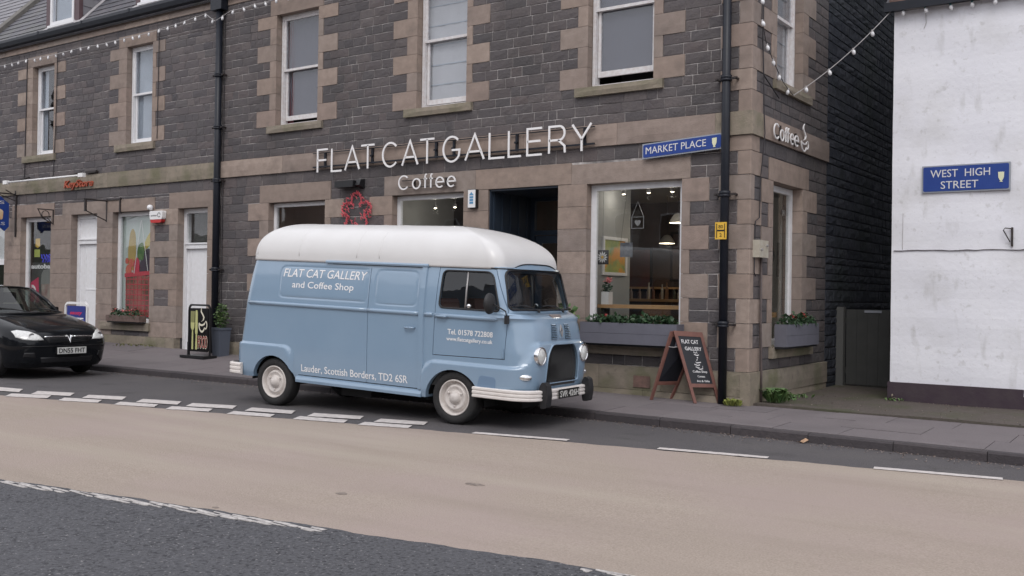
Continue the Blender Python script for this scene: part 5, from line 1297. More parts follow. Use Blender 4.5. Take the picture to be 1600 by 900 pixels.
street_sign('market_place_sign', 'blue street sign MARKET PLACE below the stone band by the corner downpipe', WF if False else (lambda u, z, d: WF(u, z, d+.06)), -1.61, -.37, 3.595, 3.815, .07, [('MARKET PLACE', -1.55, -.61, 3.66, .098)], (-1.03, 0, 3.6))
street_sign('west_high_street_sign', 'blue street sign WEST HIGH STREET on the white rendered wall', lambda u, z, d: WW(u, z, d+.012), 1.785, 2.935, 3.14, 3.525, .0, [('WEST  HIGH', 1.90, 2.68, 3.355, .105), ('STREET', 2.04, 2.53, 3.19, .105)], (2.36, YW, 3.14))
# grocer's name in red letters
ks = thing('grocer_name_sign', 'small orange-red slanted letters KeyStore on the stone band', 'sign', (-16, 0, 3.87))
mb = MB(); text_into(mb, 'KeyStore', -16.62, -15.46, 3.905, .165, lambda u, v, d: WF(u, v, .06+d), .03, shear=.25, bold=.012); mb.build('lettering', ORANGE, ks)
# tube lamp above
tl = thing('tube_lamp', 'long white tube lamp on brackets above the orange-red letters', 'lamp', (-17.1, -.3, 4.1))
MB().tube([(-18.7, -.3, 4.125), (-15.6, -.3, 4.125)], .022, 10).build('tube', SIGNWHITE, tl, smooth=True)
for x_ in (-18.74, -15.55):
    q = MB(); q.box(x_-.09, x_+.09, -.34, -.26, 4.08, 4.17); q.build('end_cap', SIGNWHITE, tl)
q = MB(); q.tube([(-18.2, -.28, 4.15), (-18.2, -.02, 4.25)], .02, 6); q.tube([(-16.0, -.28, 4.15), (-16.0, -.02, 4.25)], .02, 6); q.box(-15.75, -15.35, -.09, -.02, 4.20, 4.25); q.build('bracket', IRON, tl)
# iron brackets
sb = thing('scroll_bracket', 'small black scrolled iron bracket beside the dark shop window with the cup poster', 'bracket', (-17.15, 0, 3.1))
q = MB(); q.tube([(-17.13, -.03, 3.43), (-17.13, -.03, 3.08)], .016, 6); q.tube([(-17.13, -.03, 3.42), (-17.13, -.42, 3.42)], .014, 6)
q.tube([(-17.13, -.06, 3.12)]+[(-17.13, -.22+.09*math.cos(R(a)), 3.30+.09*math.sin(R(a))) for a in range(-60, 300, 30)], .010, 6); q.tube([(-17.13, -.05, 3.10), (-17.13, -.30, 3.22), (-17.13, -.40, 3.41)], .011, 6); q.build('iron_scroll', IRON, sb)
sb = thing('empty_sign_frame', 'empty black sign frame projecting over the first white door', 'bracket', (-14.9, 0, 3.1))
q = MB(); q.box(-15.02, -14.98, -.03, .0, 3.08, 3.60); q.box(-15.02, -14.99, -.56, -.02, 3.53, 3.56); q.box(-15.02, -14.97, -.56, -.52, 3.28, 3.56); q.tube([(-15.0, -.54, 3.30), (-15.0, -.02, 3.10)], .012, 6); q.box(-14.5, -14.46, -.05, 0, 3.25, 3.6)
q.box(-15.0, -14.46, -.04, -.02, 3.55, 3.575); q.build('frame', IRON, sb)
hs_ = thing('hanging_bakery_sign', 'blue hanging sign with a loaf on an iron bracket at the far shop', 'sign', (-18.75, -.5, 2.9))
q = MB(); q.box(-18.78, -18.74, -.06, -.02, 2.82, 3.95); q.tube([(-18.76, -.03, 3.86), (-18.76, -1.15, 3.86)], .018, 6); q.tube([(-18.76, -.05, 3.70), (-18.76, -.5, 3.84)], .01, 6); q.tube([(-18.76, -.3, 3.95), (-18.76, .0, 3.80)], .012, 6); q.build('bracket', IRON, hs_)
q = MB(); pr = [(-1.05, 3.03), (-.98, 2.95), (-.9, 3.02), (-.4, 3.02), (-.32, 2.95), (-.22, 3.06), (-.22, 3.62), (-.34, 3.70), (-.42, 3.78), (-.85, 3.78), (-.93, 3.70), (-1.05, 3.62)]
q.prism(pr, lambda a, b, t: (t, a, b), -18.785, -18.735); pnl = q.build('panel', SIGNBLUE, hs_)
q = MB(); q.prism(rpoly([(-.90, 3.22), (-.38, 3.22), (-.36, 3.44), (-.5, 3.50), (-.82, 3.50), (-.92, 3.44)], .05), lambda a, b, t: (t, a, b), -18.735, -18.728); q.build('loaf_picture', mat('loaf_orange', (.62, .30, .10), .6, col2=(.75, .62, .45), nscale=6, namt=.8), pnl)
q = MB(); text_into(q, 'ES', -.62, -.34, 3.60, .075, lambda u, v, d: (-18.734+d, u, v), .004); q.build('lettering', CHALK, pnl); q = MB(); text_into(q, 'ERS', -.66, -.32, 3.09, .07, lambda u, v, d: (-18.734+d, u, v), .004); q.build('lettering', CHALK, pnl)

# alarm box, plaque, floodlight, hydrant plate, meter box
al = thing('alarm_box', 'white burglar alarm box with a red base beside the grocer window', 'alarm', (-13.05, 0, 3.0))
q = MB(); q.prism(rpoly([(-13.27, 3.07), (-12.86, 3.07), (-12.84, 3.25), (-13.29, 3.25)], .04), lambda a, b, t: (a, -t, b), .03, .13); q.build('case', SIGNWHITE, al)
q = MB(); q.prism(rpoly([(-13.24, 3.0), (-12.90, 3.0), (-12.87, 3.068), (-13.27, 3.068)], .03), lambda a, b, t: (a, -t, b), .03, .125); q.build('red_base', RED, al)
q = MB(); text_into(q, 'pointer', -13.23, -13.02, 3.135, .04, lambda u, v, d: (u, -.131-d, v), .002); ribbon(q, arc(-12.955, 3.16, .045, .045, 0, 330, 14), .012, lambda u, v, d: (u, -d, v), .131, .134); q.build('lettering', PLATEK, al)
q = MB(); q.lathe([(.001, -.065), (.05, -.045), (.065, 0), (.05, .045), (.001, .065)], c=(-13.31, -.10, 3.33), n=14, cap=False); q.build('lamp_globe', BULB, al, smooth=True)
pq = thing('notice_plaque', 'small white wall plaque with a blue pictogram between window and doorway', 'plaque', (-4.71, 0, 3.0))
q = MB(); q.prism(rpoly([(-4.81, 3.0), (-4.635, 3.0), (-4.635, 3.31), (-4.81, 3.31)], .015), lambda a, b, t: (a, -t, b), .02, .085); q.build('case', BLACKPLASTIC, pq)
q = MB(); q.box(-4.80, -4.65, -.093, -.086, 3.01, 3.30); q.build('face', SIGNWHITE, pq)
q = MB(); BL_ = mat('pictogram_blue', (.10, .28, .48), .5)
for zz in (3.07, 3.115, 3.16): q.box(-4.765, -4.69, -.097, -.0935, zz, zz+.035)
q.prism([(-4.775, 3.21), (-4.68, 3.21), (-4.73, 3.265)], lambda a, b, t: (a, -t, b), .0935, .097); q.build('pictogram', BL_, pq)
fl = thing('wall_floodlight', 'black box lamp fixed under the letters above the red rope light', 'lamp', (-7.47, 0, 3.45))
q = MB(); q.box(-7.75, -7.30, -.20, -.04, 3.47, 3.585); q.build('housing', BLACKPLASTIC, fl); q = MB(); q.prism([(-.0, 3.44), (-.0, 3.62), (-.12, 3.60), (-.16, 3.50)], lambda a, b, t: (t, a, b), -7.28, -7.18); q.build('bracket', BLACKPLASTIC, fl)
hy = thing('hydrant_plate', 'small yellow hydrant plate strapped to the corner downpipe', 'sign', (-.33, -.19, 2.4))
q = MB(); q.box(-.415, -.25, -.20, -.185, 2.40, 2.635); q.build('plate', YELLOW, hy)
q = MB(); yb = -.2035
for a, b, c, e in [(-.395, -.385, 2.42, 2.615), (-.28, -.27, 2.42, 2.615), (-.385, -.28, 2.51, 2.53)]: q.box(a, b, yb, -.20, c, e)
q.build('black_bars', PLATEK, hy)
q = MB(); text_into(q, '80', -.365, -.30, 2.55, .045, lambda u, v, d: (u, -.2005-d, v), .002); q.build('numerals', PLATEK, hy); q = MB(); text_into(q, '2', -.35, -.315, 2.435, .045, lambda u, v, d: (u, -.2005-d, v), .002); q.build('numerals', PLATEK, hy)
mt = thing('meter_box', 'small cream enamel box on the gable with a conduit running down', 'box', (.1, .3, .2))
q = MB(); q.box(.02, .12, .08, .42, 2.16, 2.40); q.build('case', CREAMBOX, mt)
for yy_, zz in ((.15, 2.27), (.35, 2.33)): q = MB(); q.lathe([(.018, 0), (.018, .02)], c=(.12, yy_, zz), ax='x', n=10); q.build('screw_cap', GREYMETAL, mt)
q = MB(); q.tube([(.05, .33, 2.16), (.055, .33, 1.2), (.075, .32, .62), (.085, .30, .14)], .018, 8); q.build('conduit', mat('conduit_brown', (.10, .075, .07), .6, col2=(.05, .04, .04), nscale=9, namt=.6), mt, smooth=True)
q = MB(); q.tube([(.05, .30, 7.3), (.05, .28, 5.2), (.05, .33, 4.72), (.05, .95, 4.5)], .010, 6); q.tube([(.05, .33, 4.70), (.06, .34, 4.2), (.075, .345, 3.9), (.04, .30, 3.3), (.04, .27, 2.72), (.04, .12, 2.66), (.04, .10, 1.95), (.04, .16, 1.90)], .008, 6); q.build('wall_cable', CABLE_D, gal)
q = MB(); q.tube([(-11.05, -.03, 7.2), (-11.03, -.03, .5)], .008, 5); q.build('wall_cable', CABLE_D, gal)
q = MB(); q.tube([(-17.05, -.04, 7.1), (-17.08, -.04, 5.4), (-17.15, -.04, 4.2)], .009, 5); q.tube([(-18.36, -.04, 7.15), (-18.40, -.04, 4.2)], .012, 5); q.tube([(-13.18, -.04, 7.1), (-13.20, -.04, 4.8)], .009, 5); q.tube([(-24, -.05, 7.27), (-11.3, -.05, 7.26)], .008, 5); q.build('wall_cable', CABLE_D, gro)

# red rope-light ornament
rl_ = thing('rope_light_star', 'red rope-light ornament of looped arms on the wall over the van', 'ornament', (-7.35, 0, 2.6))
q = MB(); rr = random.Random(2); base = []
path = []
for k in range(5):
    a0 = 90+72*k
    for t in range(8):
        a = a0-36+72*t/8; r_ = .19+.17*abs(math.cos(R((a-a0)*2.5)))
        path.append((-7.33+r_*1.02*math.cos(R(a)), 3.02+r_*math.sin(R(a))))
f = lambda u, z: (u, -.055, z)
for k in range(70):
    a = rr.uniform(0, 6.28); r_ = .10+.26*rr.random()**.7; c_ = (-7.33+r_*math.cos(a), 3.02+r_*math.sin(a)*.95); b = rr.uniform(0, 3.14)
    if (c_[0]+7.33)**2+(c_[1]-3.04)**2 > .012: q.tube([(c_[0]-.03*math.cos(b), -.06, c_[1]-.03*math.sin(b)), (c_[0]+.03*math.cos(b), -.072, c_[1]+.03*math.sin(b))], .007, 5)
q.tube([f(*p) for p in path], .009, 6, closed=True)
for i in range(0, len(path)):
    p, p2 = Vector(path[i]), Vector(path[(i+1) % len(path)])
    for t in (.0, .5):
        c_ = p.lerp(p2, t); a = rr.uniform(0, 3.14); l = .035
        q.tube([(c_.x-l*math.cos(a), -.062, c_.y-l*math.sin(a)), (c_.x+l*math.cos(a), -.075, c_.y+l*math.sin(a))], .008, 5)
for s_ in (-1, 1):
    for k in range(7):
        c_ = (-7.33+s_*(.06+.02*k), 2.72-.045*k); a = rr.uniform(0, 3.14); q.tube([(c_[0]-.035*math.cos(a), -.062, c_[1]-.035*math.sin(a)), (c_[0]+.035*math.cos(a), -.07, c_[1]+.035*math.sin(a))], .008, 5)
q.build('rope', REDGLOW, rl_)

# ================================================================ festoon lights
def festoon(name, label, pts, step, sag, cable, cap, r=.033, n0=0):
    t = thing(name, label, 'string lights', pts[0], group=None)
    P = [Vector(p) for p in pts]; line = []
    for a, b in zip(P, P[1:]):
        L = (b-a).length; k = max(2, int(L/.12))
        for i in range(k): u = i/k; line.append(a.lerp(b, u)-Vector((0, 0, sag*L*4*u*(1-u))))
    line.append(P[-1]); MB().tube(line, .006, 5).build('cable', cable, t)
    acc = 0; rr = random.Random(3); nxt = step*.5; bme = None
    for a, b in zip(line, line[1:]):
        L = (b-a).length
        while acc+L >= nxt:
            p = a.lerp(b, (nxt-acc)/L); nxt += step*rr.uniform(.85, 1.15)
            if bme is None:
                q = MB(); q.lathe([(.001, -.085), (r*.7, -.078), (r, -.05), (r*.85, -.025), (.014, -.012), (.014, -.008)], n=12, cap=False); b0 = q.build('bulb', BULB, t, smooth=True); bme = b0.data
                q = MB(); q.lathe([(.015, -.012), (.016, .012), (.008, .016)], n=8); q0 = q.build('bulb_cap', cap, b0, smooth=False); cme = q0.data
                o, c_ = b0, q0
            else:
                o = bpy.data.objects.new('bulb', bme); COL.objects.link(o); o.parent = t; o.matrix_parent_inverse = Matrix.Translation(-Vector(pts[0]))
                c_ = bpy.data.objects.new('bulb_cap', cme); COL.objects.link(c_); c_.parent = o
            o.location = p; o.rotation_euler = (rr.uniform(-.35, .35), rr.uniform(-.35, .35), 0)
        acc += L
    return t
festoon('festoon_lights', 'string of small white bulbs along the eaves of both stone buildings', [(-22, -.12, 7.16), (-18.4, -.14, 7.08), (-16.0, -.12, 7.08), (-14.2, -.12, 7.07), (-12.9, -.12, 7.10), (-11.9, -.14, 7.16), (-11.5, -.16, 7.18), (-11.15, -.20, 6.97), (-10.75, -.16, 7.12), (-10.1, -.14, 7.15), (-9.4, -.14, 7.16), (-8.2, -.14, 7.22), (-5, -.14, 7.25), (-.1, -.14, 7.25)], .31, .012, CABLE_W, CABLE_W, r=.025)
festoon('corner_festoon_lights', 'string of white bulbs looping from the gable window across the lane to the white building', [(.10, .12, 5.9), (.10, .10, 5.45), (.10, .28, 5.15), (.10, .62, 4.92), (.10, 1.0, 4.72), (.12, 1.35, 4.60)], .34, .01, CABLE_D, CABLE_W, r=.028)
festoon('lane_festoon_lights', 'pale cable of white bulbs sagging across the lane up to the white eaves', [(.12, 1.35, 4.60), (1.34, YW-.10, 5.82)], .44, .045, CABLE_W, CABLE_W, r=.029)
festoon('eaves_festoon_lights', 'row of white bulbs with teal caps under the gutter of the white building', [(1.34, YW-.10, 5.82), (1.9, YW-.10, 5.80), (2.4, YW-.10, 5.79), (4, YW-.1, 5.80), (7, YW-.1, 5.8)], .33, .008, CABLE_W, TEAL, r=.029)
hk = thing('wall_hook', 'small rusty hook bracket on the white wall under the street sign', 'bracket', (2.95, YW, 2.35))
q = MB(); q.box(2.95, 2.975, YW-.05, YW, 2.36, 2.62); q.tube([(2.962, YW-.05, 2.60), (2.88, YW-.08, 2.61), (2.86, YW-.09, 2.58), (2.94, YW-.05, 2.42)], .008, 6); q.build('iron', IRON, hk)

# ================================================================ planters and plants
def planter(name, label, W, u0, u1, z0, z1, d0, d1, m, petals, dens=1., n=160, h=.1, size=.055, boards=2):
    t = thing(name, label, 'planter', W((u0+u1)/2, z0, (d0+d1)/2))
    hh = (z1-z0)/boards
    for k in range(boards):
        q = MB(); q.wbox(W, u0, u1, z0+k*hh, z0+(k+1)*hh-.003, d1-.02, d1+.0015*k); q.build('front_board', m, t)
    q = MB(); q.wbox(W, u0, u0+.02, z0, z1, d0, d1-.02); q.build('end_board', m, t); q = MB(); q.wbox(W, u1-.02, u1, z0, z1, d0, d1-.02); q.build('end_board', m, t)
    q = MB(); q.wbox(W, u0+.02, u1-.02, z0+.02, z1-.04, d0+.01, d1-.02); q.build('soil', SOIL, t)
    q = MB(); q.wbox(W, u0-.0, u1, z0-.03, z0-.004, d0, d1-.03); q.build('support_bar', BLACKPLASTIC, t)
    rr = random.Random(hash(name) % 1000 if False else len(name)); k = int((u1-u0)/.18)
    for i in range(k):
        c = W(u0+.1+(u1-u0-.2)*(i+.5)/k, z1+h*.25+rr.uniform(-.01, .03), (d0+d1)/2); q = MB()
        q.leaves(c, (.11, .11, h*rr.uniform(.7, 1.1)), int(n/k*dens*1.4), size, rnd=rr); pl_ = q.build('plant', LEAF, t)
        if petals and (i % petals[1] == petals[2]):
            q = MB(); q.leaves((c[0], c[1], c[2]+h*.6), (.07, .08, .04), 26, .035, up=.8, rnd=rr); q.build('flowers', petals[0], pl_)
    return t
planter('window_planter', 'long grey painted planter of dark leafy plants under the big front window', WF, -2.50, -.925, .90, 1.21, .06, .30, PLANTGREY, (PETAL_R, 8, 1), h=.08, n=520, size=.065)
planter('gable_planter', 'short grey painted planter with red flowers under the side window', WS, .86, 2.30, .90, 1.225, .06, .24, PLANTGREY, (PETAL_R, 3, 2), h=.11, n=380)
planter('flower_trough', 'weathered wooden trough of bright flowers on the grocer window sill', WF, -14.66, -13.45, .885, 1.02, .05, .22, PLANTWOOD, (PETAL_P, 2, 0), h=.12, n=300, size=.05)
for o in [x for x in COL.objects if x.name.startswith('flower_trough')]:
    for i, c in enumerate([k for k in o.children if k.name.startswith('plant')]):
        if i in (3, 5): 
            pass
pp = thing('tall_plant_pot', 'tall dark blue pot of feathery green foliage beside the food board', 'plant pot', (-10.62, -.30, .30))
q = MB(); q.prism([(-.11, -.11), (.11, -.11), (.11, .11), (-.11, .11)], lambda a, b, t: (-10.68+a*(1+.35*(t-.3)), -.30+b*(1+.35*(t-.3)), t), .29, .84); q.build('pot', mat('pot_slate_blue', (.10, .115, .15), .6), pp)
q = MB(); q.box(-10.82, -10.54, -.44, -.16, .82, .86); q.build('pot_rim', MATS['pot_slate_blue'], pp)
rr = random.Random(6); q = MB(); q.leaves((-10.66, -.30, 1.06), (.13, .13, .28), 560, .05, up=1.2, rnd=rr); q.build('foliage', LEAF_Y, pp)
dp = thing('doorway_plant', 'leafy green shrub in a dark pot at the doorway behind the windscreen', 'plant pot', (-2.80, -.30, .2))
q = MB(); q.lathe([(.14, 0), (.19, .42), (.21, .44), (.21, .48), (.17, .48)], c=(-2.80, -.30, .175), n=20); q.build('pot', PLANTGREY, dp, smooth=False)
q = MB(); q.tube([(-2.80, -.3, .6), (-2.79, -.3, 1.2)], .015, 6); q.leaves((-2.78, -.30, 1.12), (.20, .2, .34), 420, .085, rnd=rr); q.build('foliage', LEAF_Y, dp)
# weeds at the wall foot
def weed(label, x, y, rad, h, n, m, seed, size=.07):
    rr = random.Random(seed); z = pave_z(x, y) if y < .06 else fz(x, y)
    q = MB()
    for _ in range(n):
        a = rr.uniform(0, 6.28); r0 = rr.random()**.7*rad; c = Vector((x+r0*math.cos(a)*1.2, y+r0*math.sin(a), z)); l = h*rr.uniform(.5, 1.1); b = rr.uniform(0, 6.28); d = Vector((math.cos(b), math.sin(b), 0))*l*rr.uniform(.3, .9); w_ = Vector((-math.sin(b), math.cos(b), 0))*size*.18
        q.tone = rr.random(); m_ = c+d*.55+Vector((0, 0, l*.8)); e = c+d+Vector((0, 0, l*.75))
        q.add([c, m_-w_*2.2, e, m_+w_*2.2], [(0, 1, 2, 3)])
    return tag(q.build('weed', m), label, 'weed', None)
weed('big clump of broad green weeds at the foot of the gable corner', .29, .33, .10, .24, 60, LEAF_Y, 1, .11)
weed('bright yellow-green tuft at the foot of the corner downpipe', -.12, -.20, .10, .11, 90, mat('moss_bright', (0, 0, 0), .7, tones=[(.16, .19, .03), (.24, .26, .06), (.12, .15, .03)]), 2, .05)
weed('low green weeds trailing along the foot of the gable', .14, .85, .22, .07, 60, LEAF_Y, 3, .07)
weed('sparse weeds further back along the gable foot', .14, 1.45, .25, .06, 60, LEAF_Y, 4, .05)
weed('thin moss and weeds along the grocer wall between sill and door', -13.6, -.12, .5, .05, 90, mat('moss_dull', (0, 0, 0), .8, tones=[(.09, .10, .03), (.14, .14, .05)]), 5, .05)
weed('small weeds at the maroon base corner of the white building', 1.45, YW-.12, .12, .05, 26, LEAF_Y, 6, .05)
lv = MB(); rr = random.Random(4)
LEAFLIT = mat('fallen_leaves', (0, 0, 0), .85, tones=[(.20, .14, .11), (.34, .27, .23), (.13, .09, .08), (.5, .42, .38)])
for _ in range(1300):
    x = rr.uniform(-11, 5.5); y = interp(KERBT, x)-abs(rr.gauss(0, .16)); s = rr.uniform(.006, .018); s *= rr.choice([.5, .7, 1]); a = rr.uniform(0, 3.1); lv.tone = rr.random(); c, d = math.cos(a)*s, math.sin(a)*s
    z = road_z(x)+.006; lv.add([(x-c, y-d, z), (x+d, y-c, z+.008), (x+c, y+d, z), (x-d, y+c, z+.005)], [(0, 1, 2, 3)])
for _ in range(160):
    x = rr.uniform(.15, 3.5); y = rr.choice([rr.uniform(.1, 1.9), 1.95, 1.2*rr.random()]); s = rr.uniform(.005, .015); a = rr.uniform(0, 3.1); lv.tone = rr.random(); c, d = math.cos(a)*s, math.sin(a)*s
    z = fz(x, y)+.004; lv.add([(x-c, y-d, z), (x+d, y-c, z+.008), (x+c, y+d, z), (x-d, y+c, z+.005)], [(0, 1, 2, 3)])
lv.build('leaf_litter', LEAFLIT, kind='stuff')
q = MB(); q.add([(1.44, -2.09, -.005), (1.50, -2.12, .0), (1.545, -2.08, .03), (1.50, -2.05, .045), (1.46, -2.05, .02)], [(0, 1, 2, 3, 4)]); q.add([(1.40, -2.12, -.004), (1.46, -2.13, .012), (1.50, -2.10, .004), (1.45, -2.09, -.002)], [(0, 1, 2, 3)])
tag(q.build('dead_leaf', mat('dead_leaf_tan', (.42, .27, .17), .8)), 'single tan dead leaf lying against the kerb', 'leaf')

# ================================================================ boards on the pavement
ab = thing('chalk_sandwich_board', 'red framed chalk sandwich board on the pavement by the corner downpipe', 'sandwich board', (-.75, -.25, .14))
P1, P2 = Vector((-.615, -.33, pave_z(-.6, -.33))), Vector((-.375, -.075, pave_z(-.375, -.07))); Q1, Q2 = Vector((-1.255, -.40, pave_z(-1.25, -.4))), Vector((-1.095, -.09, pave_z(-1.09, -.09)))
T1, T2 = Vector((-.925, -.36, 1.125)), Vector((-.655, -.10, 1.105))
def leaf_board(A, B, TA, TB, face, nm, m, out):
    """frame of two stiles and two rails round a chalkboard panel; A,B feet, TA,TB top"""
    un = (B-A).normalized(); upv = (TA-A).normalized(); n = un.cross(upv).normalized()*out
    def pt(s, t, o): return (A.lerp(B, s)).lerp(TA.lerp(TB, s), t)+n*o
    def bar(s0, s1, t0, t1, nm_, o0=-.012, o1=.012, mm=None, par=ab):
        q = MB(); q.add([pt(s0, t0, o0), pt(s1, t0, o0), pt(s1, t1, o0), pt(s0, t1, o0), pt(s0, t0, o1), pt(s1, t0, o1), pt(s1, t1, o1), pt(s0, t1, o1)], [(0, 3, 2, 1), (4, 5, 6, 7), (0, 1, 5, 4), (1, 2, 6, 5), (2, 3, 7, 6), (3, 0, 4, 7)])
        return q.build(nm_, mm or m, par)
    bar(-.06, .06, 0, 1, 'stile'); bar(.94, 1.06, 0, 1, 'stile'); bar(.06, .94, .93, 1.0, 'rail'); bar(.06, .94, .22, .27, 'rail')
    pn_ = bar(.06, .94, .27, .93, 'chalkboard', -.005, .005, BOARD)
    return pt, pn_
pt, pn_ = leaf_board(P1, P2, T1, T2, 1, 'front', REDWOOD, 1)
bpt, _ = leaf_board(Q1, Q2, T1+Vector((-.04, 0, -.01)), T2+Vector((-.04, 0, -.01)), 1, 'back', REDWOOD, -1)
ff = lambda u, v, d: tuple(pt(u, v, .0055+d))
for s_, a, b, v, c in [('FLAT CAT', .14, .80, .83, .052), ('GALLERY', .20, .86, .735, .048), ('Coffee Shop', .26, .84, .425, .030), ('Coteau', .40, .70, .36, .026), ('Art & Gifts', .32, .84, .295, .026)]:
    q = MB(); text_into(q, s_, a, b, v, c, ff, .002, bold=.02); q.build('chalk_lettering', CHALK, pn_)
q = MB(); rr = random.Random(3)
for k in range(6):      # small chalk cat seen from behind
    ribbon(q, [(.50+.10*math.sin(k*1.1), .68-.035*k), (.56+.05*math.cos(k), .665-.035*k), (.62+.08*math.sin(k*2.1+1), .675-.035*k)], .014, ff, 0, .002)
ribbon(q, [(.50, .70), (.52, .72), (.55, .70), (.60, .70), (.63, .72), (.64, .69)], .01, ff, 0, .002); ribbon(q, [(.48, .50), (.56, .47), (.70, .48), (.72, .52)], .012, ff, 0, .002); q.build('chalk_cat', CHALK, pn_)
q = MB(); a_, b_ = pt(.0, .78, .0), bpt(.0, .78, 0); q.tube([a_, tuple((Vector(a_)+Vector(b_))/2-Vector((0, 0, .01))), b_], .005, 5); q.build('stay_cord', CABLE_W, ab)

def on_pave(x, y): return (x, y, pave_z(x, y))
fd = thing('food_board', 'black swing board with a fork, knife, steaming cup and the word FOOD', 'pavement sign', on_pave(-10.8, -.72))
FX0, FX1, FY = -11.12, -10.52, -.72      # board plane
Fz = pave_z(-10.8, FY)
def FB(u, v, d): return (FX0+u*.60, FY-d+u*.03, Fz+v)
q = MB(); ribbon(q, [(.0, .04), (.0, .90)]+arc(.12, .90, .12, .12, 180, 90, 6)+arc(.88, .90, .12, .12, 90, 0, 6)+[(1.0, .04)], .034, FB, -.015, .015); q.build('tubular_frame', BLACKPLASTIC, fd)
q = MB(); q.prism(rpoly([(.06, .12), (.94, .12), (.94, .96), (.06, .96)], .06), lambda a, b, t: FB(a, b, t), -.01, .012); bd_ = q.build('panel', FOODBLACK, fd)
q = MB(); q.box(FX0-.06, FX1+.05, FY-.16, FY+.16, Fz-.0, Fz+.05); q.build('base', BLACKPLASTIC, fd); q = MB(); q.box(FX0-.02, FX0+.02, FY-.02, FY+.02, Fz+.05, Fz+.30); q.build('base_post', BLACKPLASTIC, fd)
q = MB()
for k in range(4): ribbon(q, [(.13+.047*k, .90), (.13+.047*k, .66)], .020, FB, .0125, .016)
q.prism([(.115, .68), (.295, .68), (.285, .58), (.225, .52), (.185, .52), (.125, .58)], lambda a, b, t: FB(a, b, t), .0125, .0165); q.prism(rpoly([(.18, .54), (.23, .54), (.245, .16), (.165, .16)], .02), lambda a, b, t: FB(a, b, t), .0125, .0165); q.build('fork', FOODGREEN, bd_)
q = MB(); q.prism(rpoly([(.345, .92), (.42, .92), (.44, .86), (.44, .46), (.33, .46), (.33, .88)], .02), lambda a, b, t: FB(a, b, t), .0125, .0165); q.prism(rpoly([(.36, .47), (.42, .47), (.435, .16), (.345, .16)], .02), lambda a, b, t: FB(a, b, t), .0125, .0165); q.build('knife', FOODGREEN, bd_)
q = MB(); cupmark(q, FB, .485, .50, .40, .036, .0125, .0165); q.build('cup', FOODCREAM, bd_)
q = MB(); text_into(q, 'FOOD', .465, .91, .19, .24, lambda u, v, d: FB(u, v, .0125+d), .004, bold=.03); q.build('lettering_edge', FOODCREAM, bd_)
q = MB(); text_into(q, 'FOOD', .47, .905, .195, .23, lambda u, v, d: FB(u, v, .0175+d), .003); q.build('lettering', FOODRED, bd_)
bb = thing('blue_swing_board', 'white framed royal blue swing board by the white door behind the car', 'pavement sign', on_pave(-14.6, -.95))
BX, BY = -15.0, -.95; Bz = pave_z(-14.6, BY)
def BBf(u, v, d): return (BX+u*.80, BY-d, Bz+v)
q = MB(); ribbon(q, [(.0, .04), (.0, .86)]+arc(.14, .86, .14, .10, 180, 90, 6)+arc(.86, .86, .14, .10, 90, 0, 6)+[(1.0, .04)], .05, BBf, -.02, .02); q.build('frame', SIGNWHITE, bb)
q = MB(); q.prism(rpoly([(.08, .14), (.92, .14), (.92, .90), (.08, .90)], .05), lambda a, b, t: BBf(a, b, t), -.01, .012); b2_ = q.build('panel', mat('board_blue', (.015, .03, .22), .35), bb)
q = MB(); text_into(q, 'sausy', .22, .80, .72, .075, lambda u, v, d: BBf(u, v, .0125+d), .003, shear=.2, bold=.03); q.build('lettering', mat('magenta_letters', (.55, .02, .10), .5), b2_, label='red script word at the top')
q = MB(); text_into(q, 'FREE', .16, .86, .52, .13, lambda u, v, d: BBf(u, v, .0125+d), .003, bold=.03); q.build('lettering', SIGNWHITE, b2_); q = MB(); text_into(q, 'CASH', .16, .86, .33, .13, lambda u, v, d: BBf(u, v, .0125+d), .003, bold=.03); q.build('lettering', SIGNWHITE, b2_)
q = MB(); q.box(BX-.05, BX+.85, BY-.2, BY+.2, Bz, Bz+.06); q.build('base', BLACKPLASTIC, bb)

# ================================================================ posters in the grocer's windows
ps = thing('basket_poster', 'large window poster of a red shopping basket full of fruit and vegetables', 'poster', (-14.1, .2, .95))
YP = .205
def PP(u, v, d): return (-14.71+u*1.24, YP-d-.0, .93+v*2.29)
def shape(pts, nm, m, d, par=ps):
    q = MB(); q.prism(pts, lambda a, b, t: PP(a, b, t), d-.003, d); return q.build(nm, m, par)
shape([(0, 0), (1, 0), (1, 1), (0, 1)], 'sheet', mat('poster_pale_green', (.46, .54, .50), .35, col2=(.62, .66, .66), nscale=1.3, namt=.6), 0)
def crescent(cx, cy, r0, r1, a0, a1, sx=1, sy=1):
    o = [(cx+r1*math.cos(R(a0+(a1-a0)*i/12))*sx, cy+r1*math.sin(R(a0+(a1-a0)*i/12))*sy) for i in range(13)]
    i_ = [(cx+(r1-(r1-r0)*math.sin(math.pi*i/12))*math.cos(R(a1-(a1-a0)*i/12))*sx, cy+(r1-(r1-r0)*math.sin(math.pi*i/12))*math.sin(R(a1-(a1-a0)*i/12))*sy) for i in range(1, 12)]
    return o+i_
BAN = mat('banana_yellow', (.62, .48, .09), .5, col2=(.5, .42, .12), nscale=5, namt=.5)
shape(rpoly([(.18, .50), (.34, .46), (.40, .62), (.38, .82), (.30, .88), (.22, .84), (.16, .66)], .04), 'loaf_print', mat('loaf_tan', (.50, .36, .10), .5, col2=(.4, .28, .1), nscale=6, namt=.5), .004)
for k, dy in enumerate((0, .05, .10)): shape(crescent(1.0, .58-dy*.3, .30, .42+.0*k, 80+k*6, 170-k*5, 1, .55+.1*k), 'banana_print', BAN, .006+.002*k)
shape(rpoly([(.50, .40), (.82, .42), (.95, .58), (.80, .68), (.66, .66), (.52, .54)], .05), 'aubergine_print', mat('aubergine_dark', (.045, .02, .05), .3), .012)
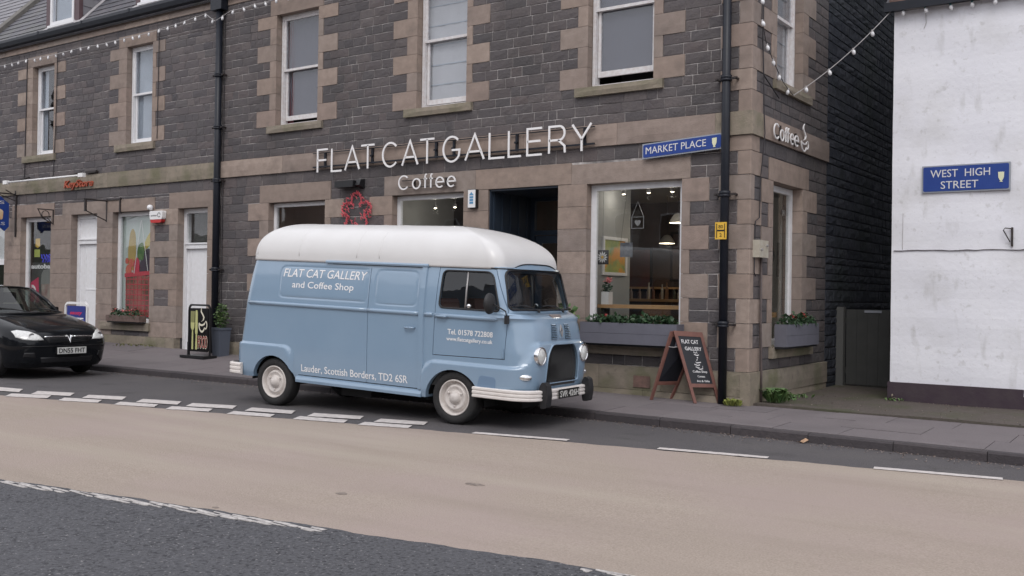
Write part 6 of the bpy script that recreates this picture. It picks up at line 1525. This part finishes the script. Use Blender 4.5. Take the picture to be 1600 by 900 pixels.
shape(rpoly([(.46, .58), (.62, .56), (.66, .66), (.60, .74), (.50, .72), (.44, .66)], .03), 'lettuce_print', mat('lettuce_green', (.05, .14, .03), .5, col2=(.12, .22, .06), nscale=9, namt=.9), .014)
for cx, cy, r_ in ((.20, .47, .09), (.28, .54, .07), (.15, .56, .05)): shape([(cx+r_*math.cos(R(a)), cy+r_*.6*math.sin(R(a))) for a in range(0, 360, 20)], 'tomato_print', mat('tomato_red', (.62, .10, .07), .4, col2=(.7, .3, .2), nscale=8, namt=.4), .015+cx*.003)
shape(rpoly([(.34, .40), (.52, .42), (.52, .56), (.44, .60), (.36, .56)], .03), 'pepper_print', mat('pepper_red', (.60, .03, .08), .35), .019)
BASK = mat('basket_red', (.60, .05, .08), .4); BASKF = mat('basket_fill', (.42, .15, .12), .5, col2=(.10, .07, .04), nscale=3.2, namt=.9, dirt=[dict(c=(.55, .10, .12), s=2.5, a=.6, lo=.5, hi=.6)])
shape([(.14, .02), (1, .02), (1, .40), (.12, .44)], 'basket_contents_print', BASKF, .020)
for k in range(8): v = .03+.05*k; shape([(.13, v), (1, v-.004), (1, v+.006), (.13, v+.008)], 'basket_bar_print', BASK, .024)
for k in range(8): u = .15+.11*k; shape([(u, .03), (u+.010, .03), (u+.002, .42), (u-.008, .42)], 'basket_bar_print', BASK, .026)
shape([(.10, .40), (1, .43), (1, .47), (.10, .44)], 'basket_rim_print', BASK, .028)
q = MB(); ribbon(q, [(.38, .44), (.56, .94), (.58, .94), (.78, .46)], .014, PP, .028, .031); q.build('basket_handle_print', SIGNWHITE, ps)
cp = thing('cup_poster', 'window poster of a paper coffee cup with yellow notices above it', 'poster', (-17.9, .2, .95))
def PC(u, v, d): return (-18.45+u*1.10, .205-d, 1.23+v*2.2)
def shc(pts, nm, m, d):
    q = MB(); q.prism(pts, lambda a, b, t: PC(a, b, t), d-.003, d); return q.build(nm, m, cp)
shc([(0, -.13), (1, -.13), (1, .44), (0, .44)], 'sheet', mat('poster_near_black', (.03, .028, .03), .4), 0)
shc([(0, .0), (.34, .0), (.30, .28), (0, .22)], 'pink_panel_print', mat('poster_crimson', (.55, .02, .10), .4), .004)
q = MB(); ribbon(q, arc(.06, .08, .16, .10, 100, -60, 10), .03, PC, .004, .007); q.build('ring_print', SIGNWHITE, cp)
shc([(.40, .20), (.94, .21), (.92, .32), (.86, .37), (.50, .36), (.42, .31)], 'cup_lid_print', mat('cup_lid_grey', (.20, .20, .19), .5), .004)
shc([(.42, .20), (.92, .21), (.82, -.12), (.50, -.12)], 'cup_body_print', mat('cup_band', (.22, .10, .09), .5, col2=(.35, .32, .28), nscale=5, namt=.9), .007)
q = MB(); text_into(q, 'autobars', .0, .98, .375, .05, lambda u, v, d: PC(u, v, .001+d), .003, bold=.04); q.build('lettering', SIGNWHITE, cp)
for k, (z_, m_) in enumerate(((.62, YELLOW), (.50, mat('notice_lime', (.45, .5, .10), .5)))):
    q = MB(); q.prism([(.12, z_), (.34, z_), (.34, z_+.085), (.12, z_+.085)] if k else [(.16, z_), (.24, z_-.02), (.34, z_), (.34, z_+.085), (.16, z_+.085)], lambda a, b, t: PC(a, b, t), 0, .004); q.build('notice', m_, cp)
ne = thing('blue_neon_sign', 'small unreadable blue neon scrawl glowing in the dark shop window', 'sign', (-17.7, .24, 2.0))
q = MB(); NEON = mat('neon_blue', (.06, .06, .6), .5, emit=.25); pth = [(-18.08+.42*i/26+.05*math.sin(i*1.9), .24, 2.30+.10*math.sin(i*.9)) for i in range(27)]; q.tube(pth, .010, 5); q.build('neon_tube', NEON, ne)

# ================================================================ inside the gallery
tbh = thing('window_table', 'long pine bar table along the inside of the front shop window', 'table', (-1.9, .6, .5))
q = MB(); q.box(-2.72, -.60, .45, .80, 1.41, 1.465); q.build('table_top', TABLEWOOD, tbh)
for x_ in (-2.6, -.75): q = MB(); q.box(x_-.03, x_+.03, .55, .72, .5, 1.41); q.build('leg', IRON, tbh)
tb2 = thing('gable_window_table', 'short brown wooden bar table inside the side window', 'table', (-.55, 1.6, .5))
q = MB(); q.box(-.70, -.36, .95, 2.10, 1.30, 1.38); q.build('table_top', TABLEWOOD, tb2); q = MB(); q.box(-.58, -.5, 1.5, 1.58, .5, 1.30); q.build('leg', IRON, tb2)
def chair(x, y, label):
    t = thing('wicker_chair', label, 'chair', (x, y, .5), group=None, world=False)
    q = MB(); q.box(-.25, .25, -.22, .22, .42, .48); q.build('seat', WICKER, t)
    q = MB(); q.grid([[(-.25+.05*i, .22+.03*math.sin(math.pi*i/10)+.05*k, .48+.13*k) for i in range(11)] for k in range(4)]); q.grid([[(-.25+.05*i, .25+.03*math.sin(math.pi*i/10)+.05*k, .48+.13*k) for i in range(11)] for k in range(4)]); q.tube([(-.25+.05*i, .235+.03*math.sin(math.pi*i/10)+.15, .88) for i in range(11)], .028, 6); q.build('backrest', WICKER, t)
    for sx in (-.21, .21):
        for sy in (-.18, .18): q = MB(); q.tube([(sx, sy, .42), (sx*1.05, sy*1.05, 0)], .02, 6); q.build('leg', WICKER, t)
    return t
for i, (x, l) in enumerate(((-2.10, 'wicker chair tucked under the window table, nearer the vase'), (-1.28, 'wicker chair tucked under the window table, nearer the corner'))):
    c = chair(x, 1.05, l); c.location.z = .56
def picture(x, y0, y1, z0, z1, label, m, axis='x', fm=SIGNWHITE, fw_=.05):
    t = thing('framed_picture', label, 'picture', (x, (y0+y1)/2, z0) if axis == 'x' else ((y0+y1)/2, x, z0))
    W = (lambda u, z, d: (x+d, u, z)) if axis == 'x' else (lambda u, z, d: (u, x-d, z))
    q = frame_mb(W, y0, y1, z0, z1, fw_, 0, .03); q.build('frame', fm, t); q = MB(); q.wbox(W, y0+fw_, y1-fw_, z0+fw_, z1-fw_, .0, .012); q.build('canvas', m, t); return t
picture(-2.75, .76, 1.56, 1.93, 2.55, 'bright yellow, orange and green abstract picture in a pale frame inside', TILE_Y)
picture(5.2, -1.55, -1.15, 1.95, 2.7, 'small framed print on the pale back wall seen through the side window', PIC_D, axis='y')
picture(5.2, -1.05, -.7, 1.3, 1.8, 'lower framed print on the pale back wall seen through the side window', PIC_D, axis='y')
picture(5.2, -3.7, -2.6, 1.9, 2.9, 'wide dark picture on the dim back wall of the gallery', mat('picture_maroon', (.08, .05, .045), .6, col2=(.14, .11, .09), nscale=2, namt=.7), axis='y', fm=IRON)
picture(5.2, -5.0, -4.1, 1.7, 2.6, 'reddish picture on the dim back wall of the gallery', mat('picture_red', (.16, .06, .05), .6, col2=(.09, .07, .06), nscale=3, namt=.7), axis='y', fm=IRON)
fl_ = thing('daisy_tile', 'square black tile with a white daisy hanging in the front window', 'ornament', (-2.47, .29, 2.08))
q = MB(); q.box(-2.575, -2.365, .29, .30, 2.08, 2.30); q.build('tile', BLACKPLASTIC, fl_)
q = MB()
for k in range(12):
    a = R(30*k); c, s_ = math.cos(a), math.sin(a); q.prism([(-2.47+.02*c, 2.19+.02*s_), (-2.47+.06*math.cos(a-.18), 2.19+.06*math.sin(a-.18)), (-2.47+.093*c, 2.19+.093*s_), (-2.47+.06*math.cos(a+.18), 2.19+.06*math.sin(a+.18))], lambda a, b, t: (a, t, b), .284, .289)
q.build('petals', SIGNWHITE, fl_); q = MB(); q.lathe([(.024, 0), (.001, -.003)], c=(-2.47, .286, 2.19), ax='y', n=12); q.build('flower_centre', YELLOW, fl_); q = MB(); q.tube([(-2.47, .295, 2.30), (-2.47, .295, 3.2)], .002, 4); q.build('cord', CABLE_D, fl_)
gl_ = thing('glass_leaf_tile', 'square grey glass panel with a leaf pattern hanging in the front window', 'ornament', (-2.06, .29, 2.19))
q = MB(); q.box(-2.165, -1.955, .29, .30, 2.19, 2.41); q.build('panel', mat('smoked_grey_panel', (.10, .105, .12), .3, col2=(.22, .23, .25), nscale=12, namt=.7), gl_); q = MB(); q.tube([(-2.16, .295, 2.40), (-2.06, .295, 3.2)], .002, 4); q.build('cord', CABLE_D, gl_)
hh_ = thing('hanging_heart_frame', 'triangular wire frame with a heart hanging in the front window', 'ornament', (-1.87, .29, 2.62))
q = MB(); F2 = lambda u, v, d: (u, .29-d, v)
ribbon(q, [(-1.97, 2.62), (-1.77, 2.62), (-1.77, 2.79), (-1.97, 2.79)], .008, F2, 0, .01, closed=True); ribbon(q, [(-1.97, 2.79), (-1.87, 3.02), (-1.77, 2.79)], .005, F2, 0, .008)
q.prism([(-1.87+.05*math.sin(R(a))**3, 2.705+.045*(math.cos(R(a))-.35*math.cos(R(2*a))-.15*math.cos(R(3*a)))) for a in range(0, 360, 20)], lambda a, b, t: (a, t, b), .284, .288); q.build('heart_frame', GREYMETAL, hh_)
vs_ = thing('flower_vase', 'small white pot of pink flowers on the window table', 'vase', (-2.52, .52, 1.465))
q = MB(); q.prism([(-2.585, .47), (-2.455, .47), (-2.455, .60), (-2.585, .60)], lambda a, b, t: (a, b, t), 1.465, 1.66); q.build('pot', SIGNWHITE, vs_)
rr = random.Random(9); q = MB(); q.leaves((-2.52, .53, 1.73), (.07, .07, .07), 60, .05, rnd=rr); q.build('leaves', LEAF, vs_); q = MB(); q.leaves((-2.50, .53, 1.84), (.06, .06, .035), 60, .035, up=.8, rnd=rr); q.build('flowers', PETAL_P, vs_)
for i, (x, y, z) in enumerate(((-1.6, 1.3, 2.78), (-1.55, 1.3, 2.50))):
    x, y, z = [(-2.02, 2.0, 2.82), (-3.2, 4.0, 2.60)][i]
    t = thing('pendant_lamp', ['cream enamel pendant lamp hanging nearest the window pier', 'lower lit pendant lamp hanging further inside the gallery'][i], 'lamp', (x, y, z))
    q = MB(); q.lathe([(.02, .16), (.06, .15), (.10, .10), (.155, .0), (.150, .0), (.095, .095), (.05, .14)], c=(x, y, z), n=24, cap=False); q.build('lamp_shade', PENDANT, t, smooth=True)
    q = MB(); q.lathe([(.001, -.005), (.14, .002), (.13, .02)], c=(x, y, z), n=20, cap=False); q.build('lit_opening', WARM, t)
    ld = bpy.data.lights.new('lamp_bulb', 'POINT'); ld.energy = 5; ld.shadow_soft_size = .08; ld.color = (1, .9, .78); lo = bpy.data.objects.new('lamp_bulb', ld); COL.objects.link(lo); lo.parent = t; lo.location = (0, 0, -.06)
    q = MB(); q.tube([(x, y, z+.15), (x, y, 3.5)], .005, 5); q.build('cord', CABLE_D, t)
for i, (x, y) in enumerate(((-2.50, 1.0), (-2.06, 1.0), (-1.65, 1.0), (-6.3, .9), (-5.85, .9), (-5.35, .9))):
    l = ['spotlight nearest the partition of the big front window', 'middle spotlight of three inside the big front window', 'spotlight nearest the corner inside the big front window', 'spotlight at the far side of the window under the coffee sign', 'middle spotlight of the window under the coffee sign', 'spotlight nearest the door in the window under the coffee sign'][i]
    z = 3.25 if i < 3 else 3.16
    t = thing('ceiling_spotlight', l, 'lamp', (x, y, z)); q = MB(); q.lathe([(.028, .03), (.036, -.02), (.030, -.025)], c=(x, y, z), n=12); q.tube([(x, y, z+.03), (x, y, 3.5)], .008, 5); q.build('spot_body', GREYMETAL, t); q = MB(); q.lathe([(.001, -.035), (.026, -.026), (.028, -.02)], c=(x, y, z), n=12, cap=False); q.build('lit_lens', WARM, t)
    ld = bpy.data.lights.new('spot_beam', 'POINT'); ld.energy = 2.5; ld.shadow_soft_size = .05; ld.color = (1, .93, .84); lo = bpy.data.objects.new('spot_beam', ld); COL.objects.link(lo); lo.parent = t; lo.location = (0, 0, -.08)
for i, (x, z, r_) in enumerate(((-.55, 2.55, .17), (-.42, 2.28, .15))):
    y = (1.62, 1.96)[i]; t = thing('hanging_disc', ['dark round hanging disc higher in the side window', 'dark patterned disc lower in the side window'][i], 'ornament', (x, y, z-r_)); q = MB(); q.lathe([(.001, -.01), (r_, -.008), (r_, .008), (.001, .012)], c=(x, y, z), ax='x', n=24, cap=False); q.build('disc', mat('dark_bronze%d' % i, (.03, .028, .03), .5, col2=(.12, .1, .08), nscale=14, namt=.6), t); q = MB(); q.tube([(x, y, z+r_), (x, y, 3.4)], .003, 4); q.build('cord', CABLE_D, t)
nb = thing('window_number_badge', 'black quatrefoil badge with white characters hanging at the side window', 'ornament', (-.26, 2.08, 2.83))
q = MB(); q.prism([(2.085+.15*(1+.22*math.cos(R(4*a)))*math.cos(R(a))*.9, 2.93+.10*(1+.22*math.cos(R(4*a)))*math.sin(R(a))) for a in range(0, 360, 12)], lambda a, b, t: (t, a, b), -.27, -.255); q.build('badge', BLACKPLASTIC, nb)
q = MB(); text_into(q, 'N6', 2.0, 2.17, 2.885, .09, lambda u, v, d: (-.2545+d, u, v), .004, bold=.02); q.build('characters', SIGNWHITE, nb)
bc = thing('shop_counter', 'dark counter with rows of bottles and jars at the back of the gallery', 'counter', (-4.0, 4.3, .5))
q = MB(); q.box(-5.5, -2.2, 4.0, 4.5, .5, 1.5); q.build('counter_body', INDARK, bc); q = MB(); q.box(-5.6, -2.1, 3.95, 4.55, 1.5, 1.55); q.build('counter_top', TABLEWOOD, bc)
SH = MB(); SH.box(-5.5, -2.2, 5.0, 5.18, 1.75, 1.79); SH.build('shelf', TABLEWOOD, bc)
rr = random.Random(12); JAR = mat('jar_glassware', (0, 0, 0), .3, tones=[(.05, .05, .06), (.12, .05, .03), (.3, .28, .25), (.04, .06, .05), (.18, .1, .06)])
for k in range(34):
    x = -5.45+.095*k; r_ = rr.uniform(.025, .04); h = rr.uniform(.14, .32); q = MB(); q.tone = rr.random(); q.lathe([(r_, 0), (r_, h*.6), (r_*.45, h*.78), (r_*.45, h)], c=(x, rr.choice([4.15, 4.3]), 1.551), n=10); q.build('bottle', JAR, bc)

# ================================================================ the black car
CS = 1.07
car = thing('black_hatchback', 'small black hatchback parked nose-on at the kerb behind the van', 'car', (-11.45, -3.56, .083), R(1.0), world=False)
CT = {'xf': [(.17, .70), (.25, .76), (.45, .80), (.55, .81), (.62, .79), (.66, .765), (.70, .73), (.74, .67), (.79, .55), (.85, .32), (.90, .10), (.94, -.10), (.975, -.32), (.99, -.5)],
      'xr': [(.17, -2.85), (.3, -2.96), (.6, -2.97), (.95, -2.90), (.99, -2.85)], 'w': [(.17, .76), (.25, .80), (.5, .825), (.65, .822), (.75, .805), (.85, .775), (.92, .74), (.97, .70), (.99, .66)],
      'rf': [(.17, .42), (.5, .45), (.62, .46), (.75, .48), (.85, .42), (.92, .30), (.99, .16)]}
def ct(k, z): return interp(CT[k], z)
def car_outline(z, n1=12, off=0.):
    xr, xf, w_, rf = ct('xr', z), ct('xf', z), ct('w', z), ct('rf', z); rr_ = .25; pts = []
    for i in range(5): pts.append((xr-off, -(w_-rr_)*i/4))
    for i in range(1, 7): a = math.pi/2*i/6; pts.append((xr+rr_-(rr_+off)*math.cos(a), -(w_-rr_)-(rr_+off)*math.sin(a)))
    for i in range(1, 30): t = i/30; pts.append((xr+rr_+(xf-rf-xr-rr_)*t, -w_-off-(.012*sstep(.12, .0, abs(z-.60)) if False else 0)))
    for i in range(n1+1): a = math.pi/2*i/n1; pts.append((xf-rf+(rf+off)*math.sin(a), -(w_-rf*.75)-(rf*.75+off)*math.cos(a)))
    for i in range(1, 9): y = -(w_-rf*.75)*(1-i/8); pts.append((xf+off+.07*(1-(y/w_)**2)-.07*(1-((w_-rf*.75)/w_)**2), y))
    half = pts[1:-1]; return pts+[(a, -b) for a, b in reversed(half)]
def car_x(y, z):
    o = car_outline(z); best = None; ay = -abs(y)
    front = [p for p in o if p[0] > ct('xf', z)-ct('rf', z)-.01 and p[1] <= 0]
    front.sort(key=lambda p: p[1])
    for (x0, y0), (x1, y1) in zip(front, front[1:]):
        if y0 <= ay <= y1 and y1 > y0: return x0+(x1-x0)*(ay-y0)/(y1-y0)
    return front[0][0]
zc = [.17, .20, .25, .32, .40, .46, .50, .55, .60, .64, .67, .70, .73, .76, .79, .82, .85, .88, .91, .935, .955, .975, .985, .99]
cm = MB(); rows = [[(x*CS, y*CS, z*CS) for x, y in car_outline(z)] for z in zc]; cm.grid(rows, closed=True); cm.add(rows[0], [tuple(range(len(rows[0])))[::-1]]); cm.add(rows[-1], [tuple(range(len(rows[0])))])
co = mesh_obj(cm); cuts = []
for cx in (0, -2.49):
    for s in (-1, 1): cuts.append(mesh_obj(MB().prism(archpoly(cx*CS, .345*CS, .29*CS), sidef, s*1.1, s*.56)))
cme = boolean(co, cuts); finish(cme, 'body', CARBLACK, car, 30, rake=False)
for o in [co]+cuts: bpy.data.objects.remove(o)
def cpt(x, y, z): return (x*CS, y*CS, z*CS)
A0, A1, B0, B1, C0, C1 = (-.52, .665, .965), (-1.16, .53, 1.375), (-2.40, .53, 1.39), (-2.84, .64, .98), (-.27, 0, .985), (-1.02, 0, 1.425)
def cpatch(p00, p01, p10, p11, bulge, n=10):
    """p00-p01 bottom edge, p10-p11 top edge; bulge is a vector at the middle"""
    rows = []
    for j in range(n+1):
        v = j/n; row = []
        for i in range(n+1):
            u = i/n; a = Vector(p00).lerp(Vector(p01), u); b = Vector(p10).lerp(Vector(p11), u); k = 4*u*(1-u)
            row.append(tuple((a.lerp(b, v)+Vector(bulge)*k)*CS))
        rows.append(row)
    return MB().grid(rows)
mir = lambda p: (p[0], -p[1], p[2])
cpatch(mir(A0), A0, mir(A1), A1, (.22, 0, .03)).build('windscreen', GLASSC, car, smooth=True)
for s in (0, 1):
    g = (lambda p: p) if s else mir
    cpatch(g((-.62, .69, .965)), g((-2.62, .67, .985)), g((-1.20, .545, 1.36)), g((-2.36, .545, 1.37)), (0, .03 if s else -.03, .01)).build('side_window', GLASSC, car, smooth=True)
    for a, b in ((A0, A1), (B1, B0)): MB().tube([tuple(Vector(g(a))*CS), tuple(((Vector(g(a))+Vector(g(b)))/2+Vector((.03 if a is A0 else -.03, 0, .02)))*CS), tuple(Vector(g(b))*CS)], .032, 8).build('pillar', CARBLACK, car, smooth=True)
    MB().tube([tuple(Vector(g(p))*CS) for p in ((-1.16, .54, 1.375), (-1.6, .56, 1.405), (-2.1, .56, 1.405), (-2.42, .54, 1.385))], .026, 8).build('roof_rail', CARBLACK, car, smooth=True)
    MB().tube([tuple(Vector(g(p))*CS) for p in ((-1.55, .70, .97), (-1.60, .55, 1.39))], .03, 8).build('pillar', BLACKPLASTIC, car, smooth=True)
cpatch(mir(B1), B1, mir(B0), B0, (-.1, 0, .02)).build('rear_window', GLASSC, car, smooth=True)
rows = []
for j in range(9):
    v = j/8; row = []
    for i in range(13):
        u = -1+2*i/12; x0 = -1.16+.19*(1-u*u); x1 = -2.40-.08*(1-u*u); row.append(cpt(x0+(x1-x0)*v, .54*u, 1.375+.055*(1-u*u)+.03*math.sin(math.pi*v)))
    rows.append(row)
MB().grid(rows).build('roof', CARBLACK, car, smooth=True)
MB().tube([cpt(-.50+.24*(1-(i/6-1)**2), -.66+.11*i, .975+.018*(1-(i/6-1)**2)) for i in range(13)], .02, 6).build('scuttle', BLACKPLASTIC, car, smooth=True)
for y0, y1 in ((.10, .58), (-.45, .02)):
    q = MB(); q.tube([cpt(-.30, y1, 1.0), cpt(-.42, (y0+y1)/2, 1.055), cpt(-.52, y0, 1.075)], .010, 5); q.build('wiper', RUBBER, car)
def fpatch(poly, d, name, m, par=car, n=1, s=1, th=.012):
    k = len(poly); c = (sum(p[0] for p in poly)/k, sum(p[1] for p in poly)/k); rows = []
    for t, dd in ((1.02, -.02), (1., d), (.75, d+.003), (.4, d+.004), (.05, d+.004)):
        rows.append([cpt(car_x(s*(c[0]+(p[0]-c[0])*t), c[1]+(p[1]-c[1])*t)+dd, s*(c[0]+(p[0]-c[0])*t), c[1]+(p[1]-c[1])*t) for p in poly])
    q = MB(); q.grid(rows, closed=True); return q.build(name, m, par, smooth=True)
def dense(poly, n=5):
    out = []
    for a, b in zip(poly, poly[1:]+poly[:1]):
        for i in range(n): out.append((a[0]+(b[0]-a[0])*i/n, a[1]+(b[1]-a[1])*i/n))
    return out
for s in (-1, 1):
    hp = dense([(.41, .60), (.55, .597), (.68, .61), (.745, .645), (.745, .735), (.68, .755), (.56, .735), (.46, .675)])
    h_ = fpatch(hp, .008, 'headlight', LENS, s=s)
    q = MB(); q.lathe([(.05, .0), (.03, -.015), (.001, -.018)], c=cpt(car_x(s*.58, .665)+.016, s*.58, .665), ax='x', n=16, cap=False); q.build('reflector', CHROME, h_, smooth=True)
    fpatch(dense([(.52, .33), (.68, .34), (.67, .41), (.54, .41)]), .004, 'fog_lamp', BLACKPLASTIC, s=s)
fpatch(dense([(-.33, .555), (.33, .555), (.39, .635), (.0, .645), (-.39, .635)]), .006, 'grille', BLACKPLASTIC)
for zz in (.575, .595, .615): MB().tube([cpt(car_x(y, zz)+.014, y, zz) for y in [-.33+.066*i for i in range(11)]], .005, 5).build('grille_bar', CARBLACK, car)
q = MB(); q.tube([cpt(car_x(y, .64)+.016, y, .65) for y in [-.40+.04*i for i in range(9)]], .014, 6); q.tube([cpt(car_x(y, .64)+.016, y, .65) for y in [.08+.04*i for i in range(9)]], .014, 6); q.build('chrome_bar', CHROME, car, smooth=True)
q = MB(); ribbon(q, [(-.065, .66), (-.03, .66), (.0, .575), (.03, .66), (.065, .66)], .022, lambda u, v, d: cpt(car_x(u, v)+.012+d, u, v), 0, .02); q.build('badge', CHROME, car)
fpatch(dense([(-.42, .245), (.42, .245), (.44, .33), (-.44, .33)]), .004, 'lower_intake', BLACKPLASTIC)
MB().tube([cpt(car_x(y, .50)+.006, y, .505) for y in [-.7+.1*i for i in range(15)]], .007, 5).build('bumper_line', BLACKPLASTIC, car, smooth=True)
q = MB(); XP = .90; q.prism([(-.26, -.055), (.26, -.055), (.26, .055), (-.26, .055)], lambda a, b, t: (XP*CS+t, a, .435*CS+b), 0, .01); np_ = q.build('number_plate', PLATEW, car)
q = MB(); text_into(q, 'DN55 FHT', -.235, .235, .435*CS-.038, .076, lambda u, v, d: (XP*CS+.0105+d, u, v), .002, bold=.02); q.build('lettering', PLATEK, np_)
q = MB(); q.box((XP-.14)*CS, XP*CS-.001, -.24, .24, .39*CS, .48*CS); q.build('plate_backing', BLACKPLASTIC, car)
for x_ in (0, -2.49):
    for s in (-1, 1): wheel(car, x_*CS, s*.725*CS, s, r=.295*CS, width=.17, rim_r=.19, rimm=GREYMETAL, style='car')
q = MB(); q.box(-2.6*CS, .6*CS, -.55*CS, .55*CS, .17*CS, .30*CS); q.box(-2.8*CS, .5*CS, -.76*CS, .76*CS, .40*CS, .60*CS) if False else None; q.build('underbody', UNDER, car)
for cx in (0, -2.49):
    for s in (-1, 1):
        q = MB(); n_ = 12; r_ = .36*CS; rows = [[(cx*CS+r_*math.cos(math.pi*i/n_), s*t*CS, .28*CS+r_*math.sin(math.pi*i/n_)) for i in range(n_+1)] for t in (.79, .57)]; q.grid(rows); q.add(list(rows[1]), [tuple(range(n_+1))]); q.build('wheel_well', UNDER, car)
for s in (-1, 1):
    q = MB(); q.prism(rpoly([(-1.62, .6), (-1.42, .6), (-1.50, 1.12), (-1.66, 1.12)], .05), lambda a, b, t: cpt(a, t, b), s*.36-.22, s*.36+.22); q.prism(rpoly([(-1.66, 1.14), (-1.54, 1.14), (-1.55, 1.32), (-1.66, 1.32)], .04), lambda a, b, t: cpt(a, t, b), s*.36-.12, s*.36+.12); q.build('seat', mat('car_seat_grey%d' % s, (.09, .095, .10), .8), car)
    q = MB(); q.tube([cpt(-1.0, s*.72, 1.0), cpt(-1.02, s*.82, 1.02)], .02, 6); q.prism(rpoly([(s*.80, .98), (s*.93, .98), (s*.93, 1.08), (s*.81, 1.08)], .03), lambda a, b, t: cpt(t, a, b), -1.07, -.99); q.build('door_mirror', CARBLACK, car)
q = MB(); cc = Vector(cpt(-.98, -.36, .99)); q.tube([cc+Vector((-.05*math.sin(a)*CS, .18*math.cos(a), .17*math.sin(a))) for a in [2*math.pi*k/20 for k in range(20)]], .014, 6, closed=True); q.build('steering_wheel', BLACKPLASTIC, car)
q = MB(); q.box(-1.0*CS, -.4*CS, -.66*CS, .66*CS, .7*CS, .955*CS); q.build('dashboard', BLACKPLASTIC, car)

lp = thing('reflection_lamp_post', 'dark ornate lamp post added across the street, unseen, to be mirrored in the left upstairs window', 'street lamp', (-31.5, -8.2, .2))  # unseen post, added only for the upstairs glass to mirror
q = MB(); q.lathe([(.22, .0), (.22, .3), (.13, .5), (.10, 1.4), (.075, 2.5), (.06, 7.6)], c=(-31.5, -8.2, .2), n=12); q.build('post', IRON, lp)
q = MB(); q.tube([(-32.2, -8.2, 8.15), (-30.8, -8.2, 8.15)], .05, 6); q.lathe([(.06, 7.6), (.3, 7.75), (.42, 7.95), (.2, 8.1), (.12, 8.4), (.26, 8.6), (.1, 8.75), (.16, 8.95), (.02, 9.4)], c=(-31.5, -8.2, .0), n=12); q.build('lantern', IRON, lp)
# ---------------------------------------------------------------- unseen houses added behind the camera, only for windows and van to reflect
STONE_O = mat('opposite_stone', (.26, .23, .21), .9, col2=(.16, .14, .13), nscale=3, namt=.8, bump=.4, bscale=9); HARL = mat('opposite_harling', (.52, .50, .46), .9)
for k, (x0, x1, h, m_, lab) in enumerate(((-46, -30, 7.6, STONE_O, 'long stone house added for reflections across the road, furthest down the street'), (-30, -19, 6.4, HARL, 'cream harled house added for reflections across the road with a low roof'), (-19, -6, 8.2, STONE_O, 'tall stone house added for reflections across the road facing the van'), (-6, 6, 6.2, HARL, 'cream harled cottage row added for reflections across the road by the camera'), (6, 22, 7.8, STONE_O, 'stone house added for reflections across the road at the end of the market place'))):
    YO = -34 if k % 2 else -33
    t = thing('reflection_house', lab, 'house', ((x0+x1)/2, YO, 0)); q = MB(); q.box(x0, x1-.05, YO-9, YO, -.6, h); q.build('wall', m_, t)
    q = MB(); q.prism([(YO+.3, h-.05), (YO-4.5, h+4.2), (YO-9.3, h-.05)], lambda a, b, c: (c, a, b), x0-.1, x1+.05); q.build('roof', SLATE, t)
    for xc in (x0+1.5, x1-1.5): q = MB(); q.box(xc-.6, xc+.6, YO-5.1, YO-3.9, h+3, h+5.4); q.build('chimney', STONE_O, t)
    n = int((x1-x0)/3.2)
    for i in range(n):
        for j in range(2):
            u = x0+1.6+(x1-x0-3.2)*i/max(1, n-1); z0 = (1.0, 4.2)[j]
            q = MB(); q.box(u-.55, u+.55, YO, YO+.06, z0, z0+1.7); w0 = q.build('window', WPAINT, t); q = MB(); q.box(u-.47, u+.47, YO+.06, YO+.065, z0+.08, z0+1.62); q.build('pane', MATS['sign_black'], w0)

GROUPS = {'reflection_house': 'unseen houses added for reflections', 'weed': 'weeds at the foot of the walls', 'ceiling_spotlight': 'spotlights in the shop windows', 'wicker_chair': 'wicker chairs at the window table',
          'framed_picture': 'pictures on the gallery walls', 'pendant_lamp': 'pendant lamps in the gallery', 'hanging_disc': 'discs hanging in the side window', 'window_planter': 'grey planters under the shop windows', 'gable_planter': 'grey planters under the shop windows',
          'festoon_lights': 'festoon lights of white bulbs', 'corner_festoon_lights': 'festoon lights of white bulbs', 'lane_festoon_lights': 'festoon lights of white bulbs', 'eaves_festoon_lights': 'festoon lights of white bulbs',
          'market_place_sign': 'blue street signs', 'west_high_street_sign': 'blue street signs'}
for o in COL.objects:
    g_ = GROUPS.get(o.name.split('.')[0])
    if g_ and o.parent is None: o['group'] = g_
# nothing here is measured twice: top-level custom flags used while building are removed
for o in list(COL.objects):
    for k in ('_w', '_loc'):
        if k in o: del o[k]
